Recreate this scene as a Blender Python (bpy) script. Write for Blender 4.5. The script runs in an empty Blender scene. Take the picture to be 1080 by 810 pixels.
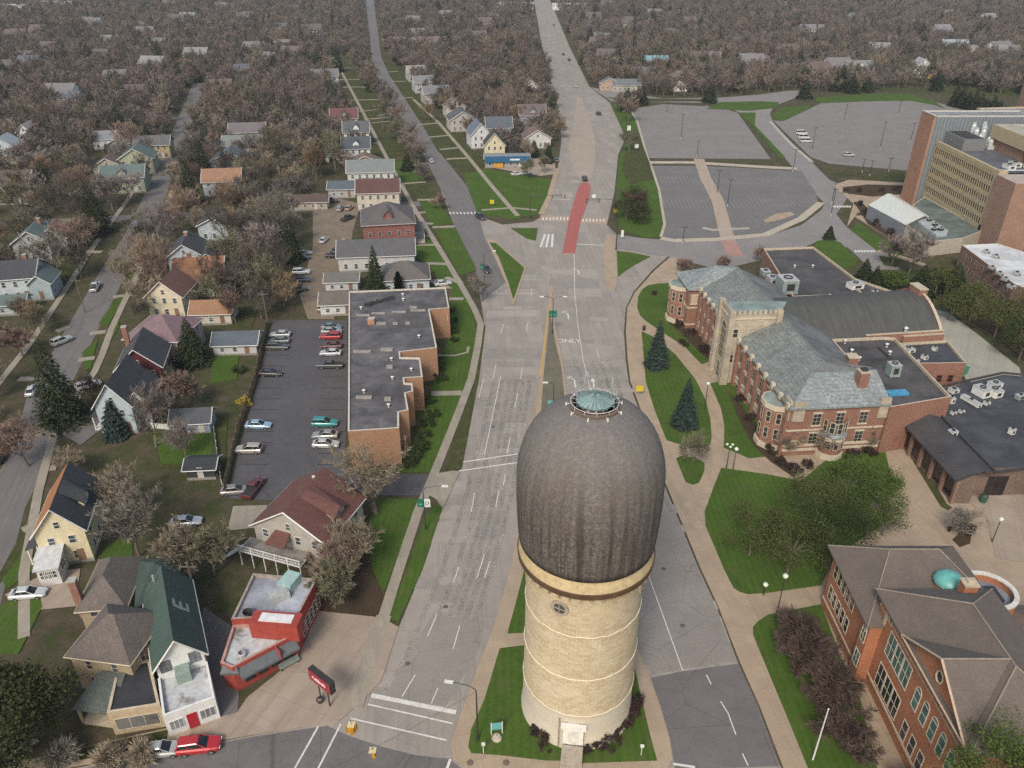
EXPO = 0.6; HAZE = 0.00012
import bpy, math, random
from mathutils import Vector, Matrix
R = math.radians
scene = bpy.context.scene
col = scene.collection
rnd = random.Random(7)
# ---------------------------------------------------------------- survey: photo pixel (1080x810) -> point on the level plane z
CAM_H, FPX, PITCH = 78.0, 820.0, R(30)
def G(x, y, z=0.0):
    a = (x-540)/FPX; b = (405-y)/FPX
    s, c = math.sin(PITCH), math.cos(PITCH)
    t = (z-CAM_H)/(-s+b*c)
    return (a*t, (c+b*s)*t)
def GP(pts, z=0.0): return [G(x, y, z) for x, y in pts]
def PX(X, Y, Z=0.0):
    s, c = math.sin(PITCH), math.cos(PITCH)
    d = Y*c+(CAM_H-Z)*s; u = Y*s-(CAM_H-Z)*c
    return (540+FPX*X/d, 405-FPX*u/d) if d > 1 else (-9999, -9999)

# ---------------------------------------------------------------- mesh helpers
class MB:
    def __init__(s): s.v = []; s.f = []; s.m = []
    def add(s, vs, fs, mi=0):
        o = len(s.v); s.v += [tuple(p) for p in vs]
        for f in fs: s.f.append(tuple(i+o for i in f)); s.m.append(mi)
        return s
    def box(s, x0, y0, z0, x1, y1, z1, mi=0):
        return s.add([(x0,y0,z0),(x1,y0,z0),(x1,y1,z0),(x0,y1,z0),(x0,y0,z1),(x1,y0,z1),(x1,y1,z1),(x0,y1,z1)],
              [(0,3,2,1),(4,5,6,7),(0,1,5,4),(1,2,6,5),(2,3,7,6),(3,0,4,7)], mi)
    def obox(s, cx, cy, ang, w, d, z0, z1, mi=0):
        c, sn = math.cos(ang), math.sin(ang)
        q = [(cx+a*c-b*sn, cy+a*sn+b*c) for a, b in ((-w/2,-d/2),(w/2,-d/2),(w/2,d/2),(-w/2,d/2))]
        return s.prism(q, z0, z1, mi)
    def prism(s, poly, z0, z1, mi=0, ms=None, bottom=False):
        a = sum(poly[i][0]*poly[(i+1)%len(poly)][1]-poly[(i+1)%len(poly)][0]*poly[i][1] for i in range(len(poly)))
        if a < 0: poly = poly[::-1]
        n = len(poly); ms = mi if ms is None else ms
        o = len(s.v); s.v += [(x,y,z0) for x,y in poly]+[(x,y,z1) for x,y in poly]
        for i in range(n):
            j = (i+1)%n; s.f.append((o+i,o+j,o+n+j,o+n+i)); s.m.append(ms)
        s.f.append(tuple(o+n+i for i in range(n))); s.m.append(mi)
        if bottom: s.f.append(tuple(o+i for i in reversed(range(n)))); s.m.append(ms)
        return s
    def sheet(s, poly, z, mi=0):
        a = sum(poly[i][0]*poly[(i+1)%len(poly)][1]-poly[(i+1)%len(poly)][0]*poly[i][1] for i in range(len(poly)))
        if a < 0: poly = poly[::-1]
        return s.add([(x,y,z) for x,y in poly], [tuple(range(len(poly)))], mi)
    def tube(s, pts, rad, n=6, mi=0, cap=True):
        pts = [Vector(p) for p in pts]
        if not isinstance(rad, (list, tuple)): rad = [rad]*len(pts)
        o = len(s.v)
        for i, p in enumerate(pts):
            d = (pts[min(i+1,len(pts)-1)]-pts[max(i-1,0)]).normalized()
            a = d.cross(Vector((0,0,1)) if abs(d.z) < .9 else Vector((1,0,0))).normalized(); b = d.cross(a)
            for k in range(n):
                t = 2*math.pi*k/n; s.v.append(tuple(p+(a*math.cos(t)+b*math.sin(t))*rad[i]))
        for i in range(len(pts)-1):
            for k in range(n):
                k2 = (k+1)%n
                s.f.append((o+i*n+k, o+i*n+k2, o+(i+1)*n+k2, o+(i+1)*n+k)); s.m.append(mi)
        if cap:
            s.f.append(tuple(o+k for k in reversed(range(n)))); s.m.append(mi)
            e = o+(len(pts)-1)*n; s.f.append(tuple(e+k for k in range(n))); s.m.append(mi)
        return s
    def lathe(s, prof, n=24, cx=0, cy=0, mi=0, a0=0, a1=2*math.pi):
        o = len(s.v); full = abs(a1-a0-2*math.pi) < 1e-6; cols = n if full else n+1
        for r, z in prof:
            for k in range(cols):
                t = a0+(a1-a0)*k/n; s.v.append((cx+r*math.cos(t), cy+r*math.sin(t), z))
        for i in range(len(prof)-1):
            for k in range(n):
                k2 = (k+1)%cols
                s.f.append((o+i*cols+k, o+i*cols+k2, o+(i+1)*cols+k2, o+(i+1)*cols+k)); s.m.append(mi)
        return s
    def slab(s, q, th, mi=0):
        # thick roof plane from a 3/4-gon, thickened straight down
        n = len(q); lo = [(x,y,z-th) for x,y,z in q]
        fs = [tuple(range(n)), tuple(n+i for i in reversed(range(n)))]
        fs += [(i, n+i, n+(i+1)%n, (i+1)%n) for i in range(n)]
        return s.add(list(q)+lo, fs, mi)
    def mesh(s, name, mats, smooth=False):
        me = bpy.data.meshes.new(name); me.from_pydata(s.v, [], s.f)
        for m in mats: me.materials.append(m)
        if len(mats) > 1: me.polygons.foreach_set('material_index', s.m)
        if smooth: me.polygons.foreach_set('use_smooth', [True]*len(s.f))
        me.update(); return me
    def build(s, name, mats, parent=None, loc=(0,0,0), rz=0, smooth=False):
        if not isinstance(mats, (list, tuple)): mats = [mats]
        return link(name, s.mesh(name, mats, smooth), parent, loc, rz)
def link(name, me, parent=None, loc=(0,0,0), rz=0):
    o = bpy.data.objects.new(name, me); col.objects.link(o)
    o.location = loc; o.rotation_euler = (0,0,rz)
    if parent is not None: o.parent = parent
    return o
def tag(o, label, cat, group=None, kind=None):
    if label: o['label'] = label
    if cat: o['category'] = cat
    if group: o['group'] = group
    if kind: o['kind'] = kind
    return o
def thing(name, label, cat, loc=(0,0,0), rz=0, group=None):
    o = bpy.data.objects.new(name, None); col.objects.link(o); o.empty_display_size = .5
    o.location = loc; o.rotation_euler = (0,0,rz)
    return tag(o, label, cat, group)
def struct(name, mb, m, smooth=False, label=None):
    o = mb.build(name, m, smooth=smooth); o['kind'] = 'structure'; return o
KIDS = {}
def copy_tree(o, parent=None):
    c = o.copy(); col.objects.link(c)
    if parent is not None: c.parent = parent
    for ch in list(o.children): copy_tree(ch, c)
    return c

# ---------------------------------------------------------------- materials
class NT:
    def __init__(s, name):
        s.mat = bpy.data.materials.new(name); s.mat.use_nodes = True
        s.t = s.mat.node_tree; s.n = s.t.nodes; s.b = s.n['Principled BSDF']
    def node(s, typ, **k):
        x = s.n.new(typ)
        for a, v in k.items():
            if a.startswith('i_'):
                key = a[2:]; x.inputs[int(key) if key.isdigit() else key.replace('_',' ')].default_value = v
            else: setattr(x, a, v)
        return x
    def l(s, a, b): s.t.links.new(a, b)
    def math(s, op, a, b=None, c=None):
        x = s.node('ShaderNodeMath', operation=op)
        for i, q in enumerate((a, b, c)):
            if q is None: continue
            if isinstance(q, (int, float)): x.inputs[i].default_value = q
            else: s.l(q, x.inputs[i])
        return x.outputs[0]
    def mix(s, fac, a, b, blend='MIX'):
        x = s.node('ShaderNodeMix', data_type='RGBA', blend_type=blend)
        for i, q in ((0,fac),(6,a),(7,b)):
            if isinstance(q, (int, float)): x.inputs[i].default_value = q
            elif isinstance(q, (tuple, list)): x.inputs[i].default_value = (*q[:3], 1)
            else: s.l(q, x.inputs[i])
        return x.outputs[2]
    def pos(s): return s.node('ShaderNodeNewGeometry').outputs['Position']
    def objc(s): return s.node('ShaderNodeTexCoord').outputs['Object']
    def noise(s, vec, scale, detail=4, rough=.6, dist=0):
        x = s.node('ShaderNodeTexNoise'); x.inputs['Scale'].default_value = scale
        x.inputs['Detail'].default_value = detail; x.inputs['Roughness'].default_value = rough; x.inputs['Distortion'].default_value = dist
        s.l(vec, x.inputs['Vector']); return x.outputs['Fac']
    def ramp(s, fac, stops):
        x = s.node('ShaderNodeValToRGB'); e = x.color_ramp.elements
        while len(e) < len(stops): e.new(.5)
        for i, (p, c) in enumerate(stops):
            e[i].position = p; e[i].color = (*c, 1) if len(c) == 3 else c
        s.l(fac, x.inputs[0]); return x.outputs[0]
    def lin(s, fac, lo, hi, a=0, b=1):
        x = s.node('ShaderNodeMapRange'); x.inputs[1].default_value = lo; x.inputs[2].default_value = hi
        x.inputs[3].default_value = a; x.inputs[4].default_value = b; s.l(fac, x.inputs[0]); return x.outputs[0]
    def rand(s): return s.node('ShaderNodeObjectInfo').outputs['Random']
    def walluv(s):
        # (distance along the wall, height, 0) for any upright wall
        g = s.node('ShaderNodeNewGeometry')
        cr = s.node('ShaderNodeVectorMath', operation='CROSS_PRODUCT'); s.l(g.outputs['Normal'], cr.inputs[0]); cr.inputs[1].default_value = (0,0,1)
        nm = s.node('ShaderNodeVectorMath', operation='NORMALIZE'); s.l(cr.outputs[0], nm.inputs[0])
        d = s.node('ShaderNodeVectorMath', operation='DOT_PRODUCT'); s.l(nm.outputs[0], d.inputs[0]); s.l(g.outputs['Position'], d.inputs[1])
        sp = s.node('ShaderNodeSeparateXYZ'); s.l(g.outputs['Position'], sp.inputs[0])
        cb = s.node('ShaderNodeCombineXYZ'); s.l(d.outputs['Value'], cb.inputs[0]); s.l(sp.outputs[2], cb.inputs[1])
        return cb.outputs[0]
    def brick(s, vec, c1, c2, mortar, w, h, ms=.015, bias=0):
        x = s.node('ShaderNodeTexBrick'); s.l(vec, x.inputs['Vector'])
        for k, c in (('Color1',c1),('Color2',c2),('Mortar',mortar)): x.inputs[k].default_value = (*c,1)
        x.inputs['Scale'].default_value = 1; x.inputs['Mortar Size'].default_value = ms; x.inputs['Bias'].default_value = bias
        x.inputs['Brick Width'].default_value = w; x.inputs['Row Height'].default_value = h
        return x
    def out(s, color, rough=.85, metal=0, spec=None, bump=None, bstr=.3, bdist=.05):
        if isinstance(color, (tuple, list)): s.b.inputs['Base Color'].default_value = (*color[:3], 1)
        else: s.l(color, s.b.inputs['Base Color'])
        if isinstance(rough, (int, float)): s.b.inputs['Roughness'].default_value = rough
        else: s.l(rough, s.b.inputs['Roughness'])
        s.b.inputs['Metallic'].default_value = metal
        if spec is not None: s.b.inputs['Specular IOR Level'].default_value = spec
        if bump is not None:
            bp = s.node('ShaderNodeBump'); bp.inputs['Strength'].default_value = bstr; bp.inputs['Distance'].default_value = bdist
            s.l(bump, bp.inputs['Height']); s.l(bp.outputs[0], s.b.inputs['Normal'])
        return s.mat
MC = {}
def cached(fn):
    def w(*a, **k):
        key = (fn.__name__, a, tuple(sorted(k.items())))
        if key not in MC: MC[key] = fn(*a, **k)
        return MC[key]
    return w
def sc(c, k): return tuple(min(1, x*k) for x in c)
@cached
def plain(c, rough=.6, metal=0, var=.18, scale=1.5):
    t = NT('paint'); n = t.noise(t.objc(), scale, 5)
    return t.out(t.mix(t.lin(n,.3,.7), sc(c,1-var), sc(c,1+var)), rough, metal)
@cached
def glass(c=(.03,.04,.05)):
    t = NT('window_glass'); n = t.noise(t.pos(), .35, 2)
    return t.out(t.mix(t.lin(n,.35,.65), c, sc(c,2.2)), .12, 0, .5)
@cached
def siding(c, step=.2):
    t = NT('lap_siding'); p = t.pos(); sp = t.node('ShaderNodeSeparateXYZ'); t.l(p, sp.inputs[0])
    fr = t.math('FRACT', t.math('DIVIDE', sp.outputs[2], step))
    n = t.noise(p, .8, 5); n2 = t.noise(p, 6, 3)
    a = t.mix(t.lin(n,.3,.75), sc(c,.8), sc(c,1.06)); a = t.mix(t.lin(n2,.4,.8,0,.25), a, sc(c,.7))
    a = t.mix(t.lin(fr,.0,.15,.45,0), a, sc(c,.55))
    return t.out(a, .65, bump=fr, bstr=.5, bdist=.02)
@cached
def brickm(c1, c2, mortar=(.4,.36,.32), w=.45, h=.16, stain=.35):
    t = NT('brickwork'); uv = t.walluv(); b = t.brick(uv, c1, c2, mortar, w, h, .012)
    p = t.pos(); n = t.noise(p, .35, 5); n2 = t.noise(p, 3, 4)
    a = t.mix(t.lin(n,.35,.75,0,stain), b.outputs[0], sc(c1,.45)); a = t.mix(t.lin(n2,.45,.8,0,.35), a, sc(c2,1.35))
    return t.out(a, .85, bump=b.outputs['Fac'], bstr=.25, bdist=.01)
@cached
def shingle(c, var=.45, row=.28):
    t = NT('roof_shingles'); p = t.pos()
    n = t.noise(p, 5, 4, .7); n2 = t.noise(p, .45, 5); n3 = t.noise(p, 1.6, 3)
    sp = t.node('ShaderNodeSeparateXYZ'); t.l(p, sp.inputs[0])
    fr = t.math('FRACT', t.math('DIVIDE', sp.outputs[2], row*.5))
    a = t.mix(t.lin(n,.3,.7), sc(c,1-var), sc(c,1+var)); a = t.mix(t.lin(n2,.4,.75,0,.5), a, sc(c,.62)); a = t.mix(t.lin(n3,.55,.8,0,.35), a, sc(c,1.5))
    a = t.mix(t.lin(fr,0,.2,.4,0), a, sc(c,.5))
    return t.out(a, .9, bump=n, bstr=.4, bdist=.03)
@cached
def slate(c1, c2, c3, w=.5, h=.3):
    # slates coursed up the slope: course from the height, position from the level direction along the eave
    t = NT('slate_roof'); uv = t.walluv()
    b = t.brick(uv, c1, c2, sc(c1,.6), w, h, .02); p = t.pos(); n = t.noise(p, 2.2, 6, .75); n2 = t.noise(p,.25,4); vo = t.node('ShaderNodeTexVoronoi'); vo.inputs['Scale'].default_value = 1.6; t.l(p, vo.inputs['Vector'])
    a = t.mix(t.lin(n,.42,.68), b.outputs[0], c3); a = t.mix(t.lin(n2,.4,.7,0,.45), a, sc(c1,.75))
    bw = t.node('ShaderNodeRGBToBW'); t.l(vo.outputs['Color'], bw.inputs[0]); a = t.mix(.14, a, bw.outputs[0], 'SOFT_LIGHT')
    return t.out(a, .6, bump=b.outputs['Fac'], bstr=.3, bdist=.02)
@cached
def membrane(c, patch=.5):
    # flat roof felt: wide sheets, ponding stains, patches
    t = NT('flat_roof'); p = t.pos(); n = t.noise(p,.28,6,.65); n2 = t.noise(p,2.5,5,.7); b = t.brick(p, sc(c,.86), sc(c,1.16), sc(c,.6), 9, 2.2, .04)
    a = t.mix(t.lin(n,.4,.68,0,.85*patch*2), b.outputs[0], sc(c,1.9)); a = t.mix(t.lin(n2,.5,.8,0,.5), a, sc(c,.45))
    n3 = t.noise(p,.12,3); a = t.mix(t.lin(n3,.5,.62,0,.45), a, sc(c,.55))
    return t.out(a, .7)
# ================================================================ ground, roads, lawns
def mat_ground():
    t = NT('ground_litter'); p = t.pos(); n = t.noise(p,.03,6,.6); n2 = t.noise(p,.35,6,.7); n3 = t.noise(p,3,5,.7)
    a = t.ramp(n, [(.3,(.055,.047,.034)),(.5,(.075,.07,.035)),(.68,(.055,.066,.026))])
    a = t.mix(t.lin(n2,.45,.7), a, (.115,.088,.064)); a = t.mix(t.lin(n2,.33,.5,.9,0), a, (.045,.066,.018)); a = t.mix(t.lin(n3,.4,.75,0,.6), a, (.03,.027,.02))
    return t.out(a, .95, spec=.1)
def mat_lawn(name, c1, c2, c3, patch=.5, mow=.18):
    t = NT(name); p = t.pos(); n = t.noise(p,.18,5,.6); n2 = t.noise(p,1.6,6,.75); n3 = t.noise(p,.5,5)
    w = t.node('ShaderNodeTexWave'); w.inputs['Scale'].default_value = .32; w.inputs['Distortion'].default_value = 1.5; t.l(p, w.inputs['Vector'])
    a = t.mix(t.lin(n2,.25,.75), c1, c2); a = t.mix(t.lin(w.outputs['Fac'],.2,.8,0,mow), a, sc(c2,1.35))
    a = t.mix(t.lin(n3,.5,.7,0,patch), a, c3); a = t.mix(t.lin(n,.35,.7,0,.4), a, sc(c1,.65)); n4 = t.noise(p,.9,6,.8); a = t.mix(t.lin(n4,.6,.72,0,.6), a, (.1,.085,.045))
    return t.out(a, .95, spec=.08, bump=n2, bstr=.5, bdist=.06)
def mat_concrete(name, c, ang, w, h, var=.12, joint=.75, stain=.35, ms=.03, off=.5):
    t = NT(name); p = t.pos()
    mp = t.node('ShaderNodeVectorRotate', rotation_type='Z_AXIS'); mp.inputs['Angle'].default_value = ang; t.l(p, mp.inputs['Vector'])
    b = t.brick(mp.outputs[0], sc(c,1-var), sc(c,1+var), sc(c,joint), w, h, ms); b.offset = off
    n = t.noise(p,.22,6,.65); n2 = t.noise(p,3.5,5,.7)
    st = t.node('ShaderNodeMapping'); st.inputs['Scale'].default_value = (1.1,.035,1); t.l(mp.outputs[0], st.inputs[0])
    n3 = t.noise(st.outputs[0], 1, 4)                       # rubber and oil drawn out along the lanes
    a = t.mix(t.lin(n,.38,.72,0,stain), b.outputs[0], sc(c,.62)); a = t.mix(t.lin(n3,.45,.72,0,stain*1.1), a, sc(c,.6)); a = t.mix(t.lin(n2,.45,.8,0,.3), a, sc(c,1.22))
    v = t.node('ShaderNodeTexVoronoi', feature='DISTANCE_TO_EDGE'); v.inputs['Scale'].default_value = .16; t.l(p, v.inputs['Vector'])
    a = t.mix(t.lin(v.outputs[0],.0,.012,.3,0), a, sc(c,.5))
    return t.out(a, .85, spec=.25)
def mat_asphalt(name, c, stain=.5, streak_ang=0):
    t = NT(name); p = t.pos(); n = t.noise(p,.12,6,.65); n2 = t.noise(p,4,5,.75); n3 = t.noise(p,.7,5)
    a = t.mix(t.lin(n2,.3,.75), sc(c,.78), sc(c,1.25)); a = t.mix(t.lin(n,.42,.68,0,stain), a, sc(c,1.5)); a = t.mix(t.lin(n3,.5,.75,0,stain), a, sc(c,.6))
    v = t.node('ShaderNodeTexVoronoi', feature='DISTANCE_TO_EDGE'); v.inputs['Scale'].default_value = .13; t.l(t.mix(.06, p, n3), v.inputs['Vector'])
    a = t.mix(t.lin(v.outputs[0],.0,.008,.55,0), a, sc(c,.45))
    return t.out(a, .85, spec=.25)
def mat_marking(c=(.62,.6,.56), wear=.5):
    t = NT('road_paint'); n = t.noise(t.pos(),1.8,6,.75)
    return t.out(t.mix(t.lin(n,.42,.66,0,wear), c, (.27,.26,.24)), .7)
M_ground = mat_ground()
M_lawn = mat_lawn('mown_lawn', (.041,.080,.013), (.074,.124,.024), (.095,.105,.04), .7)
M_dull = mat_lawn('tired_lawn', (.042,.052,.018), (.065,.075,.027), (.105,.09,.055), .85)
M_brown = mat_lawn('bare_beds', (.05,.036,.024), (.085,.06,.042), (.05,.062,.022), .5, 0)
M_road = mat_concrete('road_concrete', (.285,.256,.226), R(-4), 3.6, 9, .1, .72, .38)
M_street = mat_concrete('street_asphalt', (.165,.154,.15), R(-15), 60, 60, .03, .9, .45)
M_slip = mat_concrete('slip_concrete', (.27,.243,.217), R(20), 3.6, 6, .08, .8, .3)
M_patch = mat_asphalt('asphalt_patch', (.135,.122,.125), .35)
M_cross = mat_asphalt('cross_street_asphalt', (.13,.12,.118), .45)
M_lot = mat_asphalt('lot_asphalt', (.082,.08,.085), .35)
M_lotp = mat_asphalt('worn_lot_asphalt', (.19,.176,.168), .3)
M_lotd = mat_asphalt('lot_asphalt_mid', (.145,.138,.134), .3)
M_walk = mat_concrete('walk_concrete', (.35,.275,.2), R(-10), 1.6, 1.6, .07, .82, .3, .02, 0)
M_walkg = mat_concrete('grey_walk_concrete', (.30,.265,.215), R(-13), 1.6, 1.6, .07, .8, .35, .02, 0)
M_plaza = mat_concrete('plaza_concrete', (.33,.27,.215), R(22), 4.2, 4.2, .06, .72, .4, .03, 0)
M_kerb = mat_concrete('kerb_concrete', (.38,.35,.31), 0, 3, 3, .08, .8, .35, .02, 0)
M_dirt = mat_lawn('gravel_yard', (.17,.135,.1), (.27,.22,.17), (.13,.11,.085), .6, 0)
M_median = mat_lawn('worn_median', (.13,.118,.085), (.19,.17,.13), (.09,.09,.05), .6, 0)
M_paver = mat_concrete('red_paver', (.36,.115,.10), R(3), .5, .25, .12, .8, .3, .02)
M_tanpaver = mat_concrete('tan_paver', (.36,.275,.215), R(3), .5, .25, .1, .85, .3, .02)
M_white = mat_marking(); M_yellow = mat_marking((.5,.3,.06), .6)

WEST_ROAD = [(-60,850),(0,824),(120,803),(176,791),(223,784),(270,775),(332,765),(356,763),(381,740),(402,719),(420.5,662),(446,600),(468,535),
  (485.5,495),(503,400),(510.6,340),(502,283),(478,235),(465,200),(440,150),(415,110),(394,80),(391,50),(386,0),(384,-14)]
STREET_R = [(391,-14),(394,0),(398,30),(402,60),(411,80),(437,115),(467,165),(495.6,200),(505,228)]
MAIN_L = [(530,237),(562,234),(572,228),(581,208),(588,180),(592,150),(590,125),(585,100),(572,50),(563,0),(560,-14)]
MAIN_R = [(578,-14),(580,0),(601,50),(622,92),(643,108),(660,145),(652,163),(648,203),(640,237),(650,247),(650,262),(690,268),(705,270)]
SLIP_R = [(688,285),(668,308),(660,325),(658,350),(660,380),(663,403),(673,430),(700,510),(737,600),(755,639),(778,698),(799,745),(824,810),(850,870)]
ROAD = GP(WEST_ROAD+STREET_R+MAIN_L+MAIN_R+SLIP_R)
gmb = MB().sheet([(-2600,-60),(2600,-60),(3600,4200),(-3600,4200)], 0); struct('ground', gmb, M_ground)
LIFT = [0.0]
def lift(): LIFT[0] += .00045; return LIFT[0]
def flat(name, px, z, m, world=False):
    z += lift()
    return struct(name, MB().sheet(px if world else GP(px), z), m)
def raised(name, px, z, m, world=False, kerb=False):
    z += lift()
    return struct(name, MB().prism(px if world else GP(px), 0, z, 0, 1 if kerb else 0), [m, M_kerb] if kerb else [m])
flat('road', ROAD, .012, M_road, True)
def ribbon(pts, w):
    # closed outline of a strip of world width w along world points
    L, Rr = [], []
    for i, p in enumerate(pts):
        a = Vector(pts[max(i-1,0)]); b = Vector(pts[min(i+1,len(pts)-1)]); d = (b-a).normalized(); n = Vector((-d.y, d.x))
        L.append((p[0]+n.x*w/2, p[1]+n.y*w/2)); Rr.append((p[0]-n.x*w/2, p[1]-n.y*w/2))
    return L+Rr[::-1]
def strip(name, px, w, z, m, raised_=True, world=False):
    pl = ribbon(px if world else GP(px), w)
    return raised(name, pl, z, m, True) if raised_ else flat(name, pl, z, m, True)
# asphalt upper street lies over the concrete
flat('upper_street', [(468,205),(465,200),(440,150),(415,110),(394,80),(391,50),(386,0),(384,-14),(391,-14),(394,0),(398,30),(402,60),(411,80),(437,115),(467,165),(495.6,200),(505,228),(511,250),(522,272),(533,298),(508,318),(503,287),(479,237)], .02, M_street)
# residential street on the west
WST = [(-70.5,70),(-80,95),(-84.5,115),(-91,130.6),(-97,155),(-107,197),(-112,222),(-122,260),(-150,360),(-190,500)]
flat('west_street', ribbon(WST, 7.2), .016, M_street, True)
flat('west_cross_street', ribbon([(-200,226),(-150,236),(-112,243),(-60,252),(-30,256)], 5.5), .024, M_street, True)
flat('far_cross_street', ribbon([(-330,380),(-200,392),(-60,405)], 6), .024, M_street, True)
# the dark cross street at the bottom and the dark asphalt on the south-east carriageway
flat('cross_street', [(-60,850),(0,826),(120,805),(176,792.5),(223,785.5),(270,776.5),(345,765.5),(365,775),(400,787),(440,797),(473,800),(492,815),(540,822),(712,822),(850,826),(880,900),(0,950)], .02, M_cross)
flat('asphalt_patch', [(686.5,715),(720,708),(779,700),(800,746),(823,808),(712,812),(707,780),(697,746)], .02, M_patch)
flat('asphalt_patch', [(640,585),(675,540),(712,540),(737,602),(755,641),(776,697),(720,706),(687,712),(672,684)], .0165, mat_asphalt('weathered_patch', (.225,.203,.185), .3))
flat('asphalt_patch', [(432,690),(455,650),(512,655),(505,685),(470,745),(405,734)], .0165, mat_asphalt('left_patch', (.235,.212,.19), .25))
# slab repairs in the old concrete: paler and darker panels across a lane or the whole carriageway
rp = random.Random(3); PM = [mat_asphalt('repair_pale', (.30,.272,.243), .25), mat_asphalt('repair_dark', (.24,.217,.195), .3), mat_asphalt('repair_mid', (.285,.255,.226), .3)]
REP = [MB(), MB(), MB()]; zq = .0135
for k in range(70):
    left = k % 2 == 0; Y = rp.uniform(58, 195); L = rp.choice([1.6,2.2,3.5,5])
    if left: x0, x1 = -17.2+(Y-60)*.135, -6.0+(Y-60)*.15
    else: x0, x1 = 16.4-(Y-60)*.055, 28.6-(Y-60)*.05
    if Y > 135: x0, x1 = (-6.5,6.5) if left else (9.5,23)
    n = 3; a = rp.randrange(n); b = n if rp.random() < .45 else a+1
    if b == n and rp.random() < .5: a = 0
    A, B = x0+.3+(x1-x0-.6)*a/n, x0+.3+(x1-x0-.6)*b/n; zq += .00006; s_ = .03 if left else -.03
    REP[k%3].sheet([(A,Y),(B,Y+s_*(B-A)),(B+.13*L*(.9 if left else -.4),Y+L+s_*(B-A)),(A+.13*L*(.9 if left else -.4),Y+L)], zq)
for k in range(34):
    Y = rp.uniform(215, 700); c0 = 18 if Y < 300 else 27; a = rp.uniform(-11, 8); L = rp.uniform(3,9); zq += .00006
    REP[k%3].sheet([(c0+a,Y),(c0+a+3.6,Y),(c0+a+3.6,Y+L),(c0+a,Y+L)], zq)
for q, pmat in zip(REP, PM): struct('road_repair', q, pmat)
# tyre-darkened wheel paths follow the lanes
TY_ = MB(); zt_ = .0192
def wheel_path(pts, w=.75):
    global zt_
    zt_ += .00007; TY_.sheet(ribbon(GP(pts), w), zt_)
for q in ([(425,733),(447,690),(478,610),(500,540),(516,470),(530,400)],[(436,735),(458,690),(489,610),(509,540),(525,470),(538,400)],[(445,738),(467,690),(497,610),(518,540),(533,470),(545,400)],[(455,740),(478,690),(506,610),(527,540),(541,470),(552,400)],[(469,742),(489,690),(516,610),(536,540),(549,470),(559,400)],[(408,728),(430,690),(463,610),(487,540),(505,470),(522,400)],
          [(624,380),(650,450),(690,540),(716,620),(745,700),(772,790)],[(632,380),(658,450),(699,540),(726,620),(757,700),(785,790)],[(643,380),(667,450),(708,540),(716,560)],[(606,380),(628,440),(668,540),(690,610),(712,690),(732,790)]): wheel_path(q)
def mat_tyre_path():
    t = NT('wheel_path'); p = t.pos(); n = t.noise(p,.5,5,.7); n2 = t.noise(p,3,5,.7); tr = t.node('ShaderNodeBsdfTransparent'); mx = t.node('ShaderNodeMixShader'); t.out((.1,.09,.082), .8, spec=.2)
    f = t.math('MULTIPLY', t.lin(n,.38,.75,0,.3), t.lin(n2,.3,.7,.5,1)); t.l(f, mx.inputs[0]); t.l(tr.outputs[0], mx.inputs[1]); t.l(t.b.outputs[0], mx.inputs[2])
    t.l(mx.outputs[0], t.n['Material Output'].inputs['Surface']); return t.mat
struct('wheel_path', TY_, mat_tyre_path())
MH = plain((.09,.085,.08), .6); mh_pts = [(470,640),(455,560),(520,450),(700,600),(720,660),(640,440),(560,250),(545,300),(600,180),(430,700),(752,745),(600,420)]
mhm = MB().lathe([(.005,.0),(.34,0),(.36,-.01)], 14).mesh('manhole_cover', [MH])
for i, q in enumerate(mh_pts):
    o = link('manhole_cover', mhm, None, (*G(*q), .0215)); tag(o, 'dark iron manhole cover let into the concrete carriageway', 'manhole cover', 'manhole covers in the carriageways')
# white and yellow lines
MARK = MB(); YEL = MB()
def line(a, b, w=.12, mb=None, z=.062):
    (mb or MARK).sheet(ribbon([G(*a), G(*b)], w), z)
def poly_line(pts, w=.12, mb=None):
    for a, b in zip(pts, pts[1:]): line(a, b, w, mb)
line((392,733.6),(481,751.7),.6); line((388,743),(477.5,763.4),.22); line((370,758),(471,781),.22)
line((336,766),(308,816),.22); line((359.5,764),(333,816),.22); line((475,801),(470,815),.3)
line((710,806),(733,809.5),.3)
for a, b in [((438,712),(424,735)),((461,648),(451,671)),((485,660),(478,685)),((455,742),(462,726)),((503,610),(511,585)),((484,598),(478,615)),
             ((500.7,520),(497,540)),((526,518),(523,535)),((517,592),(511,610)),((538,462),(535,478)),((505,420),(510,400)),((549,400),(551,388)),((555,350),(557,340)),((560,312),(561,305)),
             ((533,500),(531,512)),((520,400),(523,385)),((543,430),(546,415)),((528,352),(531,342)),((760,740),(768,753)),((768,753),(776,775)),((783,795),(789,808)),((745,712),(750,722)),
             ((629,368),(632,378)),((614,700),(617,712)),((652,440),(655,450)),((573,262),(574,256)),((606,312),(607,320))]:
    line(a, b, .14)
poly_line([(605.6,268),(606,305),(609,340),(615,380),(621,405),(655,520),(685,610),(720,707.6)], .14)
poly_line([(485.5,488),(546,479)], .3); poly_line([(484,497),(547,488)], .3)
poly_line([(528,398),(511,480)], .14)
line((608,257.6),(636.5,259),.5); line((583,210),(603,211),.4)
for k in range(8): x = 573+26*k/7; line((x,229.2),(x-.4,232.4),.5)
for k in range(7): x = 615+22*k/6; line((x,231),(x-.2,234.2),.5)
for k in range(3): line((570+6*k,261),(575+4*k,247),.7)
for k in range(10): x = 474+34*k/9; line((x,223.8),(x+1.4,226),.5)
for k in range(8): x = 878+18*k/7; line((x,217),(x+.6,219),.6)
for k in range(7): x = 902+19*k/6; line((x,264),(x+.9,266.2),.6)
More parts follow.
